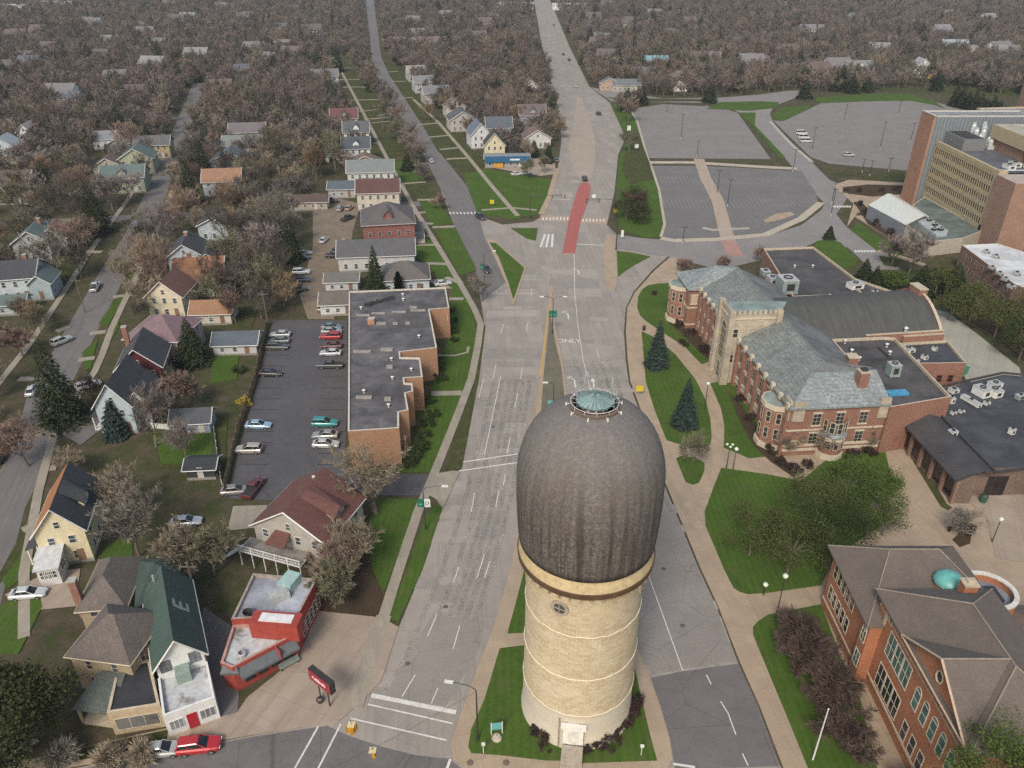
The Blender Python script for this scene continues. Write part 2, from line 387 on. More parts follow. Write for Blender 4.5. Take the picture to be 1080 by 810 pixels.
# turn arrows and ONLY on the left lane
def arrow(cx, cy, s=1.0):
    X, Y = G(cx, cy)
    MARK.sheet([(X-.12*s,Y-2*s),(X+.12*s,Y-2*s),(X+.12*s,Y+.2*s),(X-.12*s,Y+.4*s)], .064)
    MARK.sheet([(X-.12*s,Y+.4*s),(X+.12*s,Y+.2*s),(X-.5*s,Y+1.2*s),(X-.75*s,Y+.95*s)], .064)
    MARK.sheet([(X-.3*s,Y+1.6*s),(X-1.2*s,Y+1.0*s),(X-.55*s,Y+.55*s)], .064)
for p in [(599,332),(606,402),(610,286)]: arrow(*p, 1.3)
def straight_arrow(cx, cy, s=1.0):
    X, Y = G(cx, cy)
    MARK.sheet([(X-.1*s,Y-1.6*s),(X+.1*s,Y-1.6*s),(X+.1*s,Y+.7*s),(X-.1*s,Y+.7*s)], .064); MARK.sheet([(X-.45*s,Y+.7*s),(X+.45*s,Y+.7*s),(X,Y+1.8*s)], .064)
straight_arrow(626,405,1.3)
struct('road_marking', MARK, M_white)
def text_mesh(name, body, size, m, extrude=0.0, offset=0.0, sx=1, sy=1):
    cu = bpy.data.curves.new('lettering', 'FONT'); cu.body = body; cu.size = size; cu.align_x = 'CENTER'; cu.align_y = 'CENTER'; cu.extrude = extrude; cu.offset = offset
    o = bpy.data.objects.new('lettering', cu); me = bpy.data.meshes.new_from_object(o); bpy.data.objects.remove(o)
    me.name = name; me.transform(Matrix.Diagonal((sx,sy,1,1))); me.materials.clear(); me.materials.append(m); return me
to = link('road_word_marking', text_mesh('road_word_marking', 'ONLY', 2.0, M_white, 0, .03, 1, 1.25), None, (*G(600,360), .067)); to['kind'] = 'structure'
poly_line([(582,302),(580.5,312),(577,340),(570,397)], .4, YEL); poly_line([(596.5,266),(589,285),(584,300)], .12, YEL)
poly_line([(571,398),(560,450),(547,560)], .12, YEL)
struct('yellow_line', YEL, M_yellow)
# centre islands and paved strips
raised('paver_island', [(593,268),(596.5,250),(600,232.5),(605.5,212),(610,198),(613,194),(617,192.5),(621,194),(623,198),(621,211),(612.6,232.5),(609,250),(606,268)], .13, M_paver, kerb=True)
flat('paver_lane', [(600,150),(606,125),(608,103),(613,103),(622,125),(628,150),(627,175),(623,191),(613,191),(603,175)], .02, mat_asphalt('tan_lane', (.31,.262,.215), .25))
flat('paver_crossing', [(570,226.5),(640,230.5),(640,237),(569,233)], .019, M_tanpaver)
raised('median', [(581.5,303),(583,320),(587,350),(594,385),(598,422),(618,480),(640,560),(660,640),(672,686),(685,714),(696,745),(706,779),(709,802),(703,812),(500,812),(486,807),(478,800),(475,785),(485,756),(498,719),(519,667),(538.5,600),(553,520),(563,445),(571,398),(577,350)], .12, M_walk)
raised('median_bed', [(579.5,330),(582,340),(586,362),(592,388),(596,424),(600,440),(570,445),(573,398),(578,350)], .135, M_median)
raised('lawn', [(553.5,600),(556,640),(556,668),(535,669),(543,640)], .15, M_lawn)
raised('lawn', [(527,684.5),(556,681),(640,676),(664,694),(671,712),(685,774),(693,803),(606,806),(606,803),(577,803),(530,797.5),(497,795),(494,788),(497,770),(511,738)], .15, M_lawn)
raised('walk_island', [(636,260),(640,247),(650,248),(650,264),(651,290),(650,302),(648,307),(641,305),(638,298)], .13, M_walk, kerb=True)
raised('lawn', [(650.5,265),(668,267),(686,271),(676,276),(667,281),(658,287),(652,292)], .15, M_lawn)
# campus side: one sheet of tan paving with lawns standing a little above it
raised('campus_walk', [(712,272),(706,272),(690,286),(669.5,309),(661.5,325),(660,350),(662,380),(665,403),(675,430),(702,510),(739,600),(757,639),(780,698),(801,745),(826,810),(852,870),(1350,900),(1250,560),(1100,455),(960,440),(800,430),(775,380),(740,300),(725,285)], .12, M_walk)
for q in [
  [(705,299),(694,299.5),(683,301.5),(677,306),(673,313),(672,325),(675,333),(681,339),(700,352),(722,366),(740,385),(757,378),(757,345),(735,325),(722,310)],
  [(676.6,350),(690,356),(712,374),(733,400),(744,422),(749,442),(750.5,462),(749,470),(745,474),(728,472.7),(703,465),(690,432),(681,403)],
  [(749,405),(760.5,432),(764,450),(763,472.7),(790,484),(821,481),(845,480),(838,440),(800,405),(768,400)],
  [(713,484),(718,481.5),(733,483),(743,489),(742.5,498),(737,510),(730.5,512),(723,509)],
  [(760.5,494),(753,513),(743,540),(744,555),(763,600),(773.5,620.7),(780,625),(789,627.5),(810,626),(866,618),(880,588),(930,555),(940,505),(932,470),(880,478),(845,508),(810,501)],
  [(794,670),(794,662),(799.4,655.8),(810,649),(866,638),(885,690),(905,730),(925,812),(930,870),(880,870),(851.5,810),(830,757),(810,709)]]:
    raised('lawn', q, .15, M_lawn)
raised('lawn', [(1040,549),(1080,541),(1150,540),(1160,575),(1085,578),(1062,577),(1048,566)], .15, M_lawn)
raised('planting_bed', [(948,447),(957,462),(974,490),(998,532),(1004,536),(1000,539),(992,535),(968,496),(945,457)], .16, M_dull)
raised('planting_bed', [(704,331),(722,340),(737,345),(757,370),(757,388),(738,372),(718,352),(706,342)], .155, M_brown)
raised('planting_bed', [(768,413),(784,430),(815,480),(834,490),(838,505),(812,487),(795,472),(778,440)], .155, M_brown)
raised('planting_bed', [(1015,560),(1024,566),(1023,574),(1012,578),(1004,570)], .16, M_brown)
# lower-left corner and west-side walks
raised('plaza', [(336,645),(403,652),(420.5,662),(402,719),(381.5,740),(356,763),(332,765),(270,774.5),(223,783),(222,760),(250,752),(262,735),(300,705),(316,690)], .12, M_plaza)
raised('sidewalk', [(222,759),(179,768),(100,786),(40,800),(0,806),(0,822),(120,801.5),(176,789.5),(223,782.5)], .11, M_walk)
raised('verge_lawn', [(178,770),(176,782),(120,797),(60,806),(42,801),(100,786.5)], .13, M_dull)
raised('sidewalk', [(-10,783),(40,780),(42,782),(16,795),(16,806),(-10,810)], .12, M_walkg)
flat('driveway', [(214,640),(244,660),(252,735),(250,752),(222,760),(216,735),(210,690)], .02, M_lotd)
# west walk along the left road, with the strip of grass outside it
WALK_U = [(352,60),(358,72),(373,100),(395,142),(415,180),(437,220),(465,265),(484,297),(500,325),(507,342),(504,365),(497,400),(485,432),(474,460),(462,490),(455,507),(441,540),(420,603),(405,650)]
strip('sidewalk', WALK_U, 1.5, .11, M_walkg)
strip('sidewalk', [(405,650),(385,710),(374,747)], 2.0, .125, M_walkg)
raised('lawn', [(505,331),(512,345),(505,400),(487,495),(470.5,497),(478,475),(500.5,400),(508,362),(510,345)], .1, M_dull)
raised('lawn', [(462,530),(467,535),(444.5,603),(421,655),(408,652),(430,600),(447,548)], .1, M_lawn)
raised('lawn', [(476,306),(487,305),(499,333),(502.5,350),(500,372),(493,400),(475,447),(457,498),(411,499),(424,492),(440,455),(446,440),(465,378),(474,355)], .1, M_lawn)
raised('lawn', [(396,526),(446,527),(425,573),(405,625),(392,600),(388,560)], .1, M_lawn)
raised('yard', [(388,560),(392,600),(404,630),(398,650),(337,643),(330,600),(372,560)], .06, M_brown)
strip('entry_walk', [(455,415.5),(487,415)], 1.7, .115, M_walkg)
strip('entry_walk', [(462,375),(480,375.5),(493,372),(494,366)], .6, .115, M_walkg)
# street-side lawns of the upper street, cut by front walks and drives
raised('lawn', [(458,242),(480.5,241),(502,283),(500,286),(485,291)], .1, M_lawn)
raised('lawn', [(452,279.5),(474,279),(478,289),(489,305),(478,305),(462,295)], .1, M_lawn)
raised('lawn', [(431,248),(455,247),(474,277),(450,278)], .1, M_lawn)
raised('lawn', [(442,212.5),(463,212),(477,236),(456,238)], .1, M_lawn)
raised('lawn', [(427,196),(448,194),(462,210),(439,210)], .1, M_dull)
raised('lawn', [(413,172),(434,168),(447,190),(424,193)], .1, M_lawn)
raised('lawn', [(390,132),(410,118),(432,160),(410,168)], .1, M_dull)
raised('lawn', [(372,100),(388,90),(409,115),(389,128)], .1, M_dull)
raised('lawn', [(352,63),(388,62),(390,82),(387,89),(371,98)], .1, M_dull)
raised('lawn', [(355,102),(371,101),(394,142),(413,180),(395,182),(372,142)], .1, M_dull)
raised('lawn', [(404,64),(424,72),(440,104),(462,127),(442,127),(414,84)], .1, M_dull)
for a, b in [((346,72),(390,72)),((352,84),(388,84)),((360,92),(386,92)),((371,106),(400,105)),((384,126),(412,124))]: strip('front_walk', [a, b], 1.8, .113, M_walkg)
for a, b in [((436,225),(449,224)),((441,236),(457,236)),((428,220),(434,235)),((449,278),(475,279)),((456,240),(480,239)),((440,211),(464,210.5)),((424,194),(449,192)),((392,130),(411,128)),((378,118),(405,115)),((350,114),(378,113.5)),((344,130),(388,131)),((350,152),(398,151)),((470,293),(487,299)),((474,315.5),(489,315.5)),((426,250),(455,249)),((433,259),(462,258.5))]:
    strip('front_walk', [a, b], 1.3 if a[0] < 440 else 1.6, .112, M_walkg)
raised('lawn', [(427,262),(458,261),(470,277),(446,277)], .1, M_lawn)
raised('lawn', [(418,225),(433,224),(440,235),(420,236)], .1, M_lawn)
flat('driveway', [(452,296),(470,293),(482,300),(486,305),(462,304)], .03, M_plaza)
# north block between the two roads
raised('lawn', [(488,184),(512,178),(545,184),(570,188),(585,190),(577,213),(567,226),(540,231.5),(527,229),(504,226)], .1, M_lawn)
raised('lawn', [(443,128),(462,160),(468,164),(490,184),(518,172),(498,160),(470,125)], .1, M_dull)
strip('sidewalk', [(436,105),(463,130),(493,165),(520,198),(546,228)], 1.6, .112, M_walkg)
strip('sidewalk', [(508,222),(540,219.5),(566,222)], 1.5, .112, M_walkg)
strip('sidewalk', [(588,178),(580,207),(571,226)], 2, .112, M_walk)
for a, b in [((440,132),(462,130)),((452,145),(474,143)),((464,158),(484,156)),((471,168),(492,167)),((420,104),(436,103)),((412,86),(428,86)),((410,76),(420,75.5))]:
    strip('front_walk', [a, b], 2, .112, M_walkg)
flat('forecourt', [(512,176),(520,167),(556,165),(585,168),(586,184),(570,186),(545,182)], .105, M_plaza)
raised('island_border', [(512,251),(522,254),(555,283),(543,320),(540,323),(534,300),(522,272)], .12, M_walk, kerb=True)
raised('lawn', [(516,256),(523,257),(553,283),(541.5,317),(536,298),(526,272)], .14, M_lawn)
raised('lawn', [(539,241),(567,241),(565,254),(556,252)], .13, M_lawn)
# campus roads and lots, north-east
ROAD_E = [(640,237),(650,247),(673,251),(715,254.5),(758,254.5),(810,249),(845,237.5),(866,222),(870,215),(858,203),(840,181),(828,167),(795,133),(780,119),(760,109),(700,108),(645,107),(622,92),(700,104),(760,103),(800,100),(830,96),(850,95),(840,103),(816,112),(812,120),(815,128),(838,157),(856,171),(875,190),(898,200),(890,215),(882,226),(893,240),(935,268),(980,320),(960,330),(925,290),(895,262),(870,252),(845,262),(800,275),(760,285),(705,271),(650,262)]
flat('campus_road', ROAD_E, .018, mat_asphalt('campus_road_surface', (.21,.195,.19), .3))
LOTN = [(665,115),(700,110),(758,113),(778,119),(813,168),(683,167)]; LOTS = [(687,175),(740,175),(845,180.5),(860,203),(863,215),(847,228),(810,247),(757,250),(713,252),(697,249.5),(700,237),(695,200)]
LOTE = [(815,127),(825,128),(855,114),(866,109),(960,105.5),(985,108),(1030,116),(1030,180),(955,180),(875,173),(855,166)]
flat('parking_lot', LOTN, .03, M_lotp); flat('parking_lot', LOTS, .03, M_lotd); flat('parking_lot', LOTE, .03, M_lotp)
LOTA = [(288,338),(366,338),(367,405),(364,480),(372,499),(455,501),(452,523),(395,523),(372,516),(330,530),(240,526),(250,480),(272,403)]
flat('parking_lot', LOTA, .03, M_lot)
flat('driveway_apron', [(455,501),(478,497),(485,498),(467,537),(460,527),(452,523)], .115, M_walkg)
flat('gravel_yard', [(330,203),(380,215),(372,245),(364,300),(352,337),(325,337),(316,312),(330,260)], .02, M_dirt)
flat('gravel_yard', [(246,534),(282,533),(276,556),(240,560)], .02, M_walkg)
flat('service_yard', [(968,318),(985,326),(1000,330),(1030,352),(1075,388),(1083,420),(1020,402),(1000,374),(985,345)], .03, mat_concrete('yard_concrete', (.33,.32,.27), R(30), 4, 4, .06, .8, .3))
flat('service_yard', [(1003,514),(1035,503),(1130,500),(1130,600),(1050,590),(1040,545)], .135, M_plaza)
raised('lawn', [(645,110),(663,109.5),(670,128),(685,172),(693,200),(700,237),(697,250),(680,251),(658,243),(651,236),(650,203),(652,168),(661,148)], .12, M_lawn)
raised('lawn', [(663,150),(673,140),(685,172),(690,190),(664,195),(655,180)], .13, M_dull)
raised('lawn', [(745,115),(760,108),(800,107),(822,108),(818,114),(790,117)], .1, M_lawn)
raised('lawn', [(778,119),(797,119),(796,132),(828,166),(821,166),(795,134)], .1, M_lawn)
raised('lawn', [(812,123),(826,114),(850,111),(856,114),(826,128)], .1, M_lawn)
raised('lawn', [(855,104),(885,101),(930,99),(960,100),(985,107),(997,115),(985,111),(960,106.5),(900,107),(866,109)], .1, M_lawn)
raised('lawn', [(918,92),(960,92),(1000,95),(1080,93),(1080,102),(1000,99),(940,97)], .1, M_dull)
raised('lawn', [(640,103),(680,104),(745,105),(745,107),(680,107.5),(655,107)], .1, M_dull)
M_kerbt = mat_concrete('pale_kerb_walk', (.40,.355,.29), 0, 2, 2, .06, .85, .25, .02, 0)
strip('median_kerb', [(683,171.5),(730,171.5),(800,176),(840,178)], 3.2, .12, M_kerbt)
strip('lot_edge', [(663,113),(672,128),(683,167),(687,176),(695,200),(701,237),(697,250)], .9, .125, M_kerbt)
strip('brick_walk', [(737,168),(744,188),(757,212),(764,240),(768,254)], 4.2, .13, mat_concrete('pink_paver', (.37,.30,.235), R(10), .5, .25, .1, .85, .3, .02))
strip('crossing_walk', [(768,254),(772,262),(776,270)], 4.2, .03, mat_concrete('faded_paver', (.36,.215,.175), R(10), .5, .25, .1, .85, .3, .02), False)
strip('lot_walk', [(697,251.5),(712,254),(757,252.5),(808,247.8),(845,231),(866,214)], 2.6, .13, M_kerbt)
strip('lot_walk', [(741,240.5),(752,243),(790,241)], 1.4, .14, M_kerb)
strip('lot_walk', [(812,128.5),(835,153),(856,171)], 1.6, .13, M_kerb)
raised('lot_island', [(805,233),(818,226),(834,224),(838,227),(820,233),(808,235)], .14, M_walk)
raised('lawn', [(905,235),(897,243),(905,249),(924,264),(945,269),(956,270)], .12, M_lawn)
raised('lawn', [(858,257),(862,254.5),(875,253),(886,256),(893,263),(904,273),(902,281),(880,285),(862,275)], .12, M_lawn)
raised('lawn', [(927,270),(950,274),(945,282),(932,280)], .12, M_dull)
raised('lawn', [(900,300),(930,285),(990,285),(1010,300),(1020,330),(985,322),(968,312)], .1, M_dull)
raised('planting_bed', [(968,310),(985,318),(1010,330),(1050,355),(1085,385),(1085,375),(1040,330),(1000,312)], .12, M_brown)
raised('plaza', [(878,196),(895,190),(960,193),(960,228),(905,224),(893,240),(900,215)], .12, M_walk)
strip('plaza_walk', [(905,228),(960,262)], 3, .135, M_walk)
strip('plaza_walk', [(925,265),(952,272),(975,280)], 2, .135, M_walk)
raised('lawn', [(876,183),(885,181),(910,181),(905,185),(888,186)], .14, M_dull)
raised('lawn', [(909,186),(920,184),(954,182),(954,193),(930,192),(912,189.5)], .14, M_dull)
raised('planting_bed', [(888,198),(915,195),(955,196),(955,205),(920,208),(895,205)], .14, M_brown)
raised('planting_bed', [(900,213),(910,215),(930,238),(945,250),(940,253),(915,237)], .14, M_brown)
# west block walks and lawns
WW = [(-62.5,70),(-69,82),(-76.5,100),(-83,118),(-86,140),(-88,148),(-91.5,160),(-101,200),(-107,223),(-117,262),(-145,362)]
strip('sidewalk', WW, 1.4, .09, M_walkg, world=True)
strip('sidewalk', [(-100,112),(-103,135),(-106,152),(-115,190),(-121,215),(-131,262),(-158,362)], 1.4, .09, M_walkg, world=True)
for q, m in [([(87,372),(104,356),(96,388),(90,392)], M_lawn), ([(92,395),(102,380),(112,352),(124,330),(126,345),(112,368)], M_lawn), ([(104,342),(112,330),(125,312),(130,316),(122,330),(114,344)], M_lawn),
             ([(131,297),(140,283),(150,283),(143,297)], M_lawn), ([(135,232),(150,222),(150,232)], M_dull), ([(1,610),(38,530),(28,560),(38,600),(8,622)], M_lawn), ([(-20,640),(8,590),(36,540),(20,590)], M_dull),
             ([(158,455),(200,440),(240,440),(238,490),(170,495)], M_dull), ([(165,462),(225,458),(222,488),(170,490)], M_lawn), ([(225,365),(252,375),(250,400),(222,405)], M_lawn), ([(240,320),(275,318),(265,348),(240,345)], M_dull),
             ([(335,155),(362,150),(362,170),(340,175)], M_dull), ([(62,266),(100,262),(75,308),(60,310)], M_dull), ([(110,580),(140,560),(140,600),(105,596)], M_lawn), ([(0,255),(20,250),(25,268),(0,275)], M_dull), ([(40,620),(45,640),(20,690),(0,690),(0,640)], M_lawn)]:
    raised('lawn', q, .07, m)
for a, b in [((95,352),(112,350)),((83,380),(100,378)),((119,314),(131,312)),((135,281),(160,278)),((75,440),(92,450)),((40,400),(20,400)),((70,265),(108,266)),((60,350),(73,345)),((53,494),(60,493)),((24,560),(40,553))]:
    strip('front_walk', [a, b], 1.6, .095, M_walkg)
flat('driveway', [(5,628),(50,604),(85,600),(80,640),(30,645)], .05, M_plaza)
flat('driveway', [(60,455),(110,425),(118,445),(85,470)], .05, M_street)
# painted bays
BAY = MB()
for k in range(13):
    y = 352+k*(490-352)/12; X0, Y0 = G(286-(y-352)*.25, y); BAY.sheet(ribbon([(X0,Y0),(X0+5,Y0)], .11), .075)
    X1, Y1 = G(363, y); BAY.sheet(ribbon([(X1-4.6,Y1),(X1,Y1)], .11), .075)
struct('bay_marking', BAY, mat_marking((.36,.36,.35), .7))
BAY2 = MB()
for (p, q, n) in [((668,122),(775,122),30),((675,140),(790,140),32),((680,157),(803,157),32),((697,190),(742,190),12),((700,215),(752,215),13),((755,190),(845,192),22),((762,215),(858,213),22),((880,125),(975,122),22),((868,145),(965,143),22),((865,163),(955,167),20)]:
    for k in range(n):
        X, Y = G(p[0]+(q[0]-p[0])*k/(n-1), p[1]+(q[1]-p[1])*k/(n-1)); BAY2.sheet(ribbon([(X,Y-4.5),(X+.4,Y+4.5)], .1), .075)
struct('bay_marking', BAY2, mat_marking((.27,.26,.25), .9))
# ================================================================ windows
WC = {}
M_wframe = plain((.72,.70,.66), .5, var=.08)
M_stone = plain((.5,.44,.34), .8, var=.15, scale=3)
def add_window(parent, x, y, z, rz, w, h, frame=None, pane=None, mull=(1,1), sill=None, arch=False, pieces=True):
    # a window standing 5 cm proud of a wall; local +Y points out of the wall
    frame = frame or M_wframe; pane = pane or glass()
    key = (round(w,2), round(h,2), frame.name, pane.name, mull, sill.name if sill else None, arch)
    if key not in WC:
        b = .07 if h < 2 else .1
        m = MB()
        m.box(-w/2,0,0,-w/2+b,.06,h); m.box(w/2-b,0,0,w/2,.06,h); m.box(-w/2+b,0,h-b,w/2-b,.06,h); m.box(-w/2+b,0,0,w/2-b,.06,b)
        nx, nz = mull
        for i in range(1,nx+1) if nx else (): q = -w/2+w*i/(nx+1); m.box(q-.035,0,b,q+.035,.05,h-b)
        for i in range(1,nz+1) if nz else (): q = h*i/(nz+1); m.box(-w/2+b,0,q-.035,w/2-b,.048,q+.035)
        if sill: m.box(-w/2-.12,0,-.2,w/2+.12,.14,-.003,1); m.box(-w/2-.1,0,h+.003,w/2+.1,.08,h+.28,1)
        if arch:
            n = 8
            for i in range(n):
                a0, a1 = math.pi*i/n, math.pi*(i+1)/n; r0, r1 = w/2-b, w/2
                q = [(r*math.cos(a), h+r*math.sin(a)) for r, a in ((r0,a0),(r1,a0),(r1,a1),(r0,a1))]
                m.add([(px,0,pz) for px,pz in q]+[(px,.06,pz) for px,pz in q], [(4,5,6,7),(0,1,5,4),(1,2,6,5),(2,3,7,6),(3,0,4,7)])
        fm = m.mesh('window', [frame]+([sill] if sill else []))
        p = MB()
        if arch:
            pts = [(-w/2+.02,0),(w/2-.02,0)]+[((w/2-.03)*math.cos(math.pi*i/8), h+(w/2-.03)*math.sin(math.pi*i/8)) for i in range(9)]
            p.add([(a,.025,c) for a,c in pts], [tuple(reversed(range(len(pts))))])
        else: p.add([(-w/2+.02,.025,.02),(w/2-.02,.025,.02),(w/2-.02,.025,h-.02),(-w/2+.02,.025,h-.02)], [(3,2,1,0)])
        WC[key] = (fm, p.mesh('pane', [pane]))
    fm, pm = WC[key]
    o = link('window', fm, parent, (x,y,z), rz); link('pane', pm, o)
    return o
def wall_windows(parent, p0, p1, zs, n, w, h, margin=1.0, skip=(), **k):
    # n windows in each row along the wall p0->p1, whose outside is on the right-hand side of that direction
    dx, dy = p1[0]-p0[0], p1[1]-p0[1]; L = math.hypot(dx,dy); ang = math.atan2(dy,dx)+math.pi
    for z in zs:
        for i in range(n):
            if i in skip: continue
            t = (margin+(L-2*margin)*(i+.5)/n)/L
            add_window(parent, p0[0]+dx*t+.0*dy, p0[1]+dy*t, z, ang, w, h, **k)

# ================================================================ the water tower
def mat_tower_stone():
    t = NT('tower_stone'); p = t.objc(); sp = t.node('ShaderNodeSeparateXYZ'); t.l(p, sp.inputs[0])
    ang = t.math('ARCTAN2', sp.outputs[1], sp.outputs[0]); u = t.math('MULTIPLY', ang, 6.3)
    cb = t.node('ShaderNodeCombineXYZ'); t.l(u, cb.inputs[0]); t.l(sp.outputs[2], cb.inputs[1])
    b = t.brick(cb.outputs[0], (.42,.335,.205), (.55,.465,.325), (.62,.555,.44), .85, .34, .025, -.1)
    n = t.noise(p,.45,5); n2 = t.noise(p,2.6,5,.8); n3 = t.noise(p,.16,3)
    a = t.mix(t.lin(n2,.45,.7,0,.55), b.outputs[0], (.37,.27,.145)); a = t.mix(t.lin(n,.45,.75,0,.5), a, (.66,.58,.45))
    lo = t.lin(sp.outputs[2], 4.9, 5.5, .75, 0)
    a = t.mix(lo, a, (.53,.49,.42)); a = t.mix(t.lin(n3,.5,.7,0,.35), a, (.6,.5,.33))
    return t.out(a, .85, bump=b.outputs['Fac'], bstr=.5, bdist=.03)
def mat_dome():
    t = NT('cedar_shingles'); p = t.objc(); sp = t.node('ShaderNodeSeparateXYZ'); t.l(p, sp.inputs[0])
    ang = t.math('ARCTAN2', sp.outputs[1], sp.outputs[0]); u = t.math('MULTIPLY', ang, 7.0)
    r = t.math('SQRT', t.math('ADD', t.math('POWER', sp.outputs[0], 2), t.math('POWER', sp.outputs[1], 2)))
    v = t.math('SUBTRACT', sp.outputs[2], t.math('MULTIPLY', r, .6))
    cb = t.node('ShaderNodeCombineXYZ'); t.l(u, cb.inputs[0]); t.l(v, cb.inputs[1])
    b = t.brick(cb.outputs[0], (.075,.061,.052), (.185,.168,.156), (.045,.036,.03), .22, .2, .018, -.05)
    n2 = t.noise(p,2.4,6,.9); n3 = t.noise(p,.28,5)
    mp = t.node('ShaderNodeMapping'); mp.inputs['Scale'].default_value = (1,.03,1); t.l(cb.outputs[0], mp.inputs[0]); st = t.noise(mp.outputs[0],1.5,5,.65)
    a = t.mix(t.lin(n2,.52,.66,0,.7), b.outputs[0], (.29,.275,.265)); a = t.mix(t.lin(n2,.25,.42,.6,0), a, (.05,.038,.03))
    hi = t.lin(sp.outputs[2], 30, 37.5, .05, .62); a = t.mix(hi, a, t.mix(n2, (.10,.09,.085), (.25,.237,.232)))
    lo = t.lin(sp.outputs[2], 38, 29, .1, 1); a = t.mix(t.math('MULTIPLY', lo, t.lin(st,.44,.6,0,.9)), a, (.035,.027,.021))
    a = t.mix(t.lin(n3,.5,.72,0,.4), a, (.115,.09,.07))
    return t.out(a, .9, bump=n2, bstr=.7, bdist=.06)
TX, TY = 7.55, 60.5
tw = thing('water_tower', 'tall round limestone water tower with a brown shingled domed top', 'water tower', (TX,TY,0))
mst = mat_tower_stone()
MB().lathe([(6.5,-.1),(6.45,.5),(6.3,.8),(6.25,3),(6.2,8),(6.12,15),(6.08,22.3),(6.15,23.0),(6.6,23.35)], 72).build('shaft', mst, tw, smooth=True)
m = MB().lathe([(6.6,23.35),(6.98,23.4),(7.02,24.0),(6.85,24.05)], 72); m.build('brown_cornice', plain((.085,.05,.027),.7,var=.3,scale=1), tw, smooth=False)
m = MB().lathe([(6.9,24.0),(6.85,24.4),(6.62,25.1),(6.55,25.6)], 72); m.build('tan_fascia', plain((.48,.38,.22),.8,var=.2,scale=2), tw, smooth=True)
bme = MB().box(-.45,-.08,0,.45,.08,.44).mesh('bracket', [plain((.4,.3,.17),.8)])
for k in range(40):
    a = 2*math.pi*k/40; link('bracket', bme, tw, (6.5*math.cos(a), 6.5*math.sin(a), 22.9), a)
prof = [(6.5,25.55),(6.85,25.5),(6.95,26.4),(7.06,28.5),(7.14,31),(7.12,32.6)]
for i in range(1,15):
    a = i/14*R(79); prof.append((7.12*math.cos(a)**.76, 32.9+8.05*math.sin(a)))
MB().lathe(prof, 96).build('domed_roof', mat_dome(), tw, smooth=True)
rp = prof[-1]
white = plain((.7,.68,.64),.5,var=.08)
m = MB().lathe([(2.3,40.2),(2.32,40.95),(2.05,41.05),(2.0,40.2)], 40); dk = m.build('top_deck', plain((.12,.09,.075),.8), tw)
m = MB()
for r, z in ((2.2,41.3),):
    pts = [(r*math.cos(2*math.pi*k/40), r*math.sin(2*math.pi*k/40), z) for k in range(41)]; m.tube(pts, .04, 6, cap=False)
for k in range(12):
    a = 2*math.pi*k/12; m.tube([(2.2*math.cos(a),2.2*math.sin(a),40.95),(2.2*math.cos(a),2.2*math.sin(a),41.3)], .035, 5)
m.build('railing', plain((.5,.48,.43),.6), tw)
for k in range(9):
    a = 2*math.pi*k/9+.2; m = MB(); c, s_ = math.cos(a), math.sin(a)
    m.tube([(2.25*c,2.25*s_,40.85),(2.6*c,2.6*s_,40.75)], .04, 5); m.tube([(2.6*c,2.6*s_,40.55),(2.6*c,2.6*s_,40.95)], [.1,.05], 6); m.build('floodlight', white, tw)
m = MB().lathe([(1.3,40.6),(1.3,41.38)], 12); m.build('cupola_wall', plain((.15,.14,.13),.7), tw)
bme = MB().box(-.05,-.11,0,.05,.11,.5).mesh('cupola_post', [white])
for k in range(12):
    a = 2*math.pi*k/12; link('cupola_post', bme, tw, (1.34*math.cos(a),1.34*math.sin(a),40.9), a)
verd = plain((.20,.285,.29),.5,.0,.3,1.5)
m = MB()
for k in range(24):
    a0, a1 = 2*math.pi*k/24, 2*math.pi*(k+1)/24
    m.add([(1.72*math.cos(a0),1.72*math.sin(a0),41.4),(1.72*math.cos(a1),1.72*math.sin(a1),41.4),(.12*math.cos(a1),.12*math.sin(a1),42.0),(.12*math.cos(a0),.12*math.sin(a0),42.0)], [(0,1,2,3)], 0)
    m.tube([(1.74*math.cos(a0),1.74*math.sin(a0),41.43),(.12*math.cos(a0),.12*math.sin(a0),42.03)], .035, 4, 1)
m.lathe([(1.72,41.4),(1.72,41.28),(1.25,41.3)], 24, mi=1)
cr = m.build('cupola_roof', [verd, plain((.13,.2,.2),.5)], tw)
for k, (a, r, h) in enumerate([(.3,1.9,2.6),(.9,1.7,2.9),(1.5,1.9,2.4),(2.2,1.8,3.0),(2.9,2.0,2.2),(.6,2.2,2.0),(1.9,2.2,2.2),(3.4,2.0,1.8),(5.9,2.1,1.6)]):
    r *= .85; x, y = r*math.cos(a), r*math.sin(a); m = MB(); m.tube([(x,y,40.9),(x,y,42.2),(x,y,42.2+h)], [.03,.03,.012], 5)
    if k % 3 == 0: m.box(x-.07,y-.05,42.4,x+.07,y+.05,43.4)
    m.build('antenna', plain((.3,.34,.35),.4), tw)
bme = MB().tube([(1.6,0,41.45),(2.3,0,41.65)], .022, 4).mesh('roof_spike', [plain((.3,.42,.44),.4)])
for k in range(16): link('roof_spike', bme, tw, (0,0,0), 2*math.pi*k/16)
glow = NT('light_string'); lmat = glow.out((.72,.66,.52), .4)
for z, r in ((17.4,6.15),(11.2,6.2),(5.6,6.27)):
    pts = [(r*math.cos(2*math.pi*k/72), r*math.sin(2*math.pi*k/72), z+.06*math.sin(k*1.7)) for k in range(73)]
    MB().tube(pts, .045, 5, cap=False).build('light_string', lmat, tw)
def on_shaft(a, r=6.15): return (r*math.cos(a), r*math.sin(a))
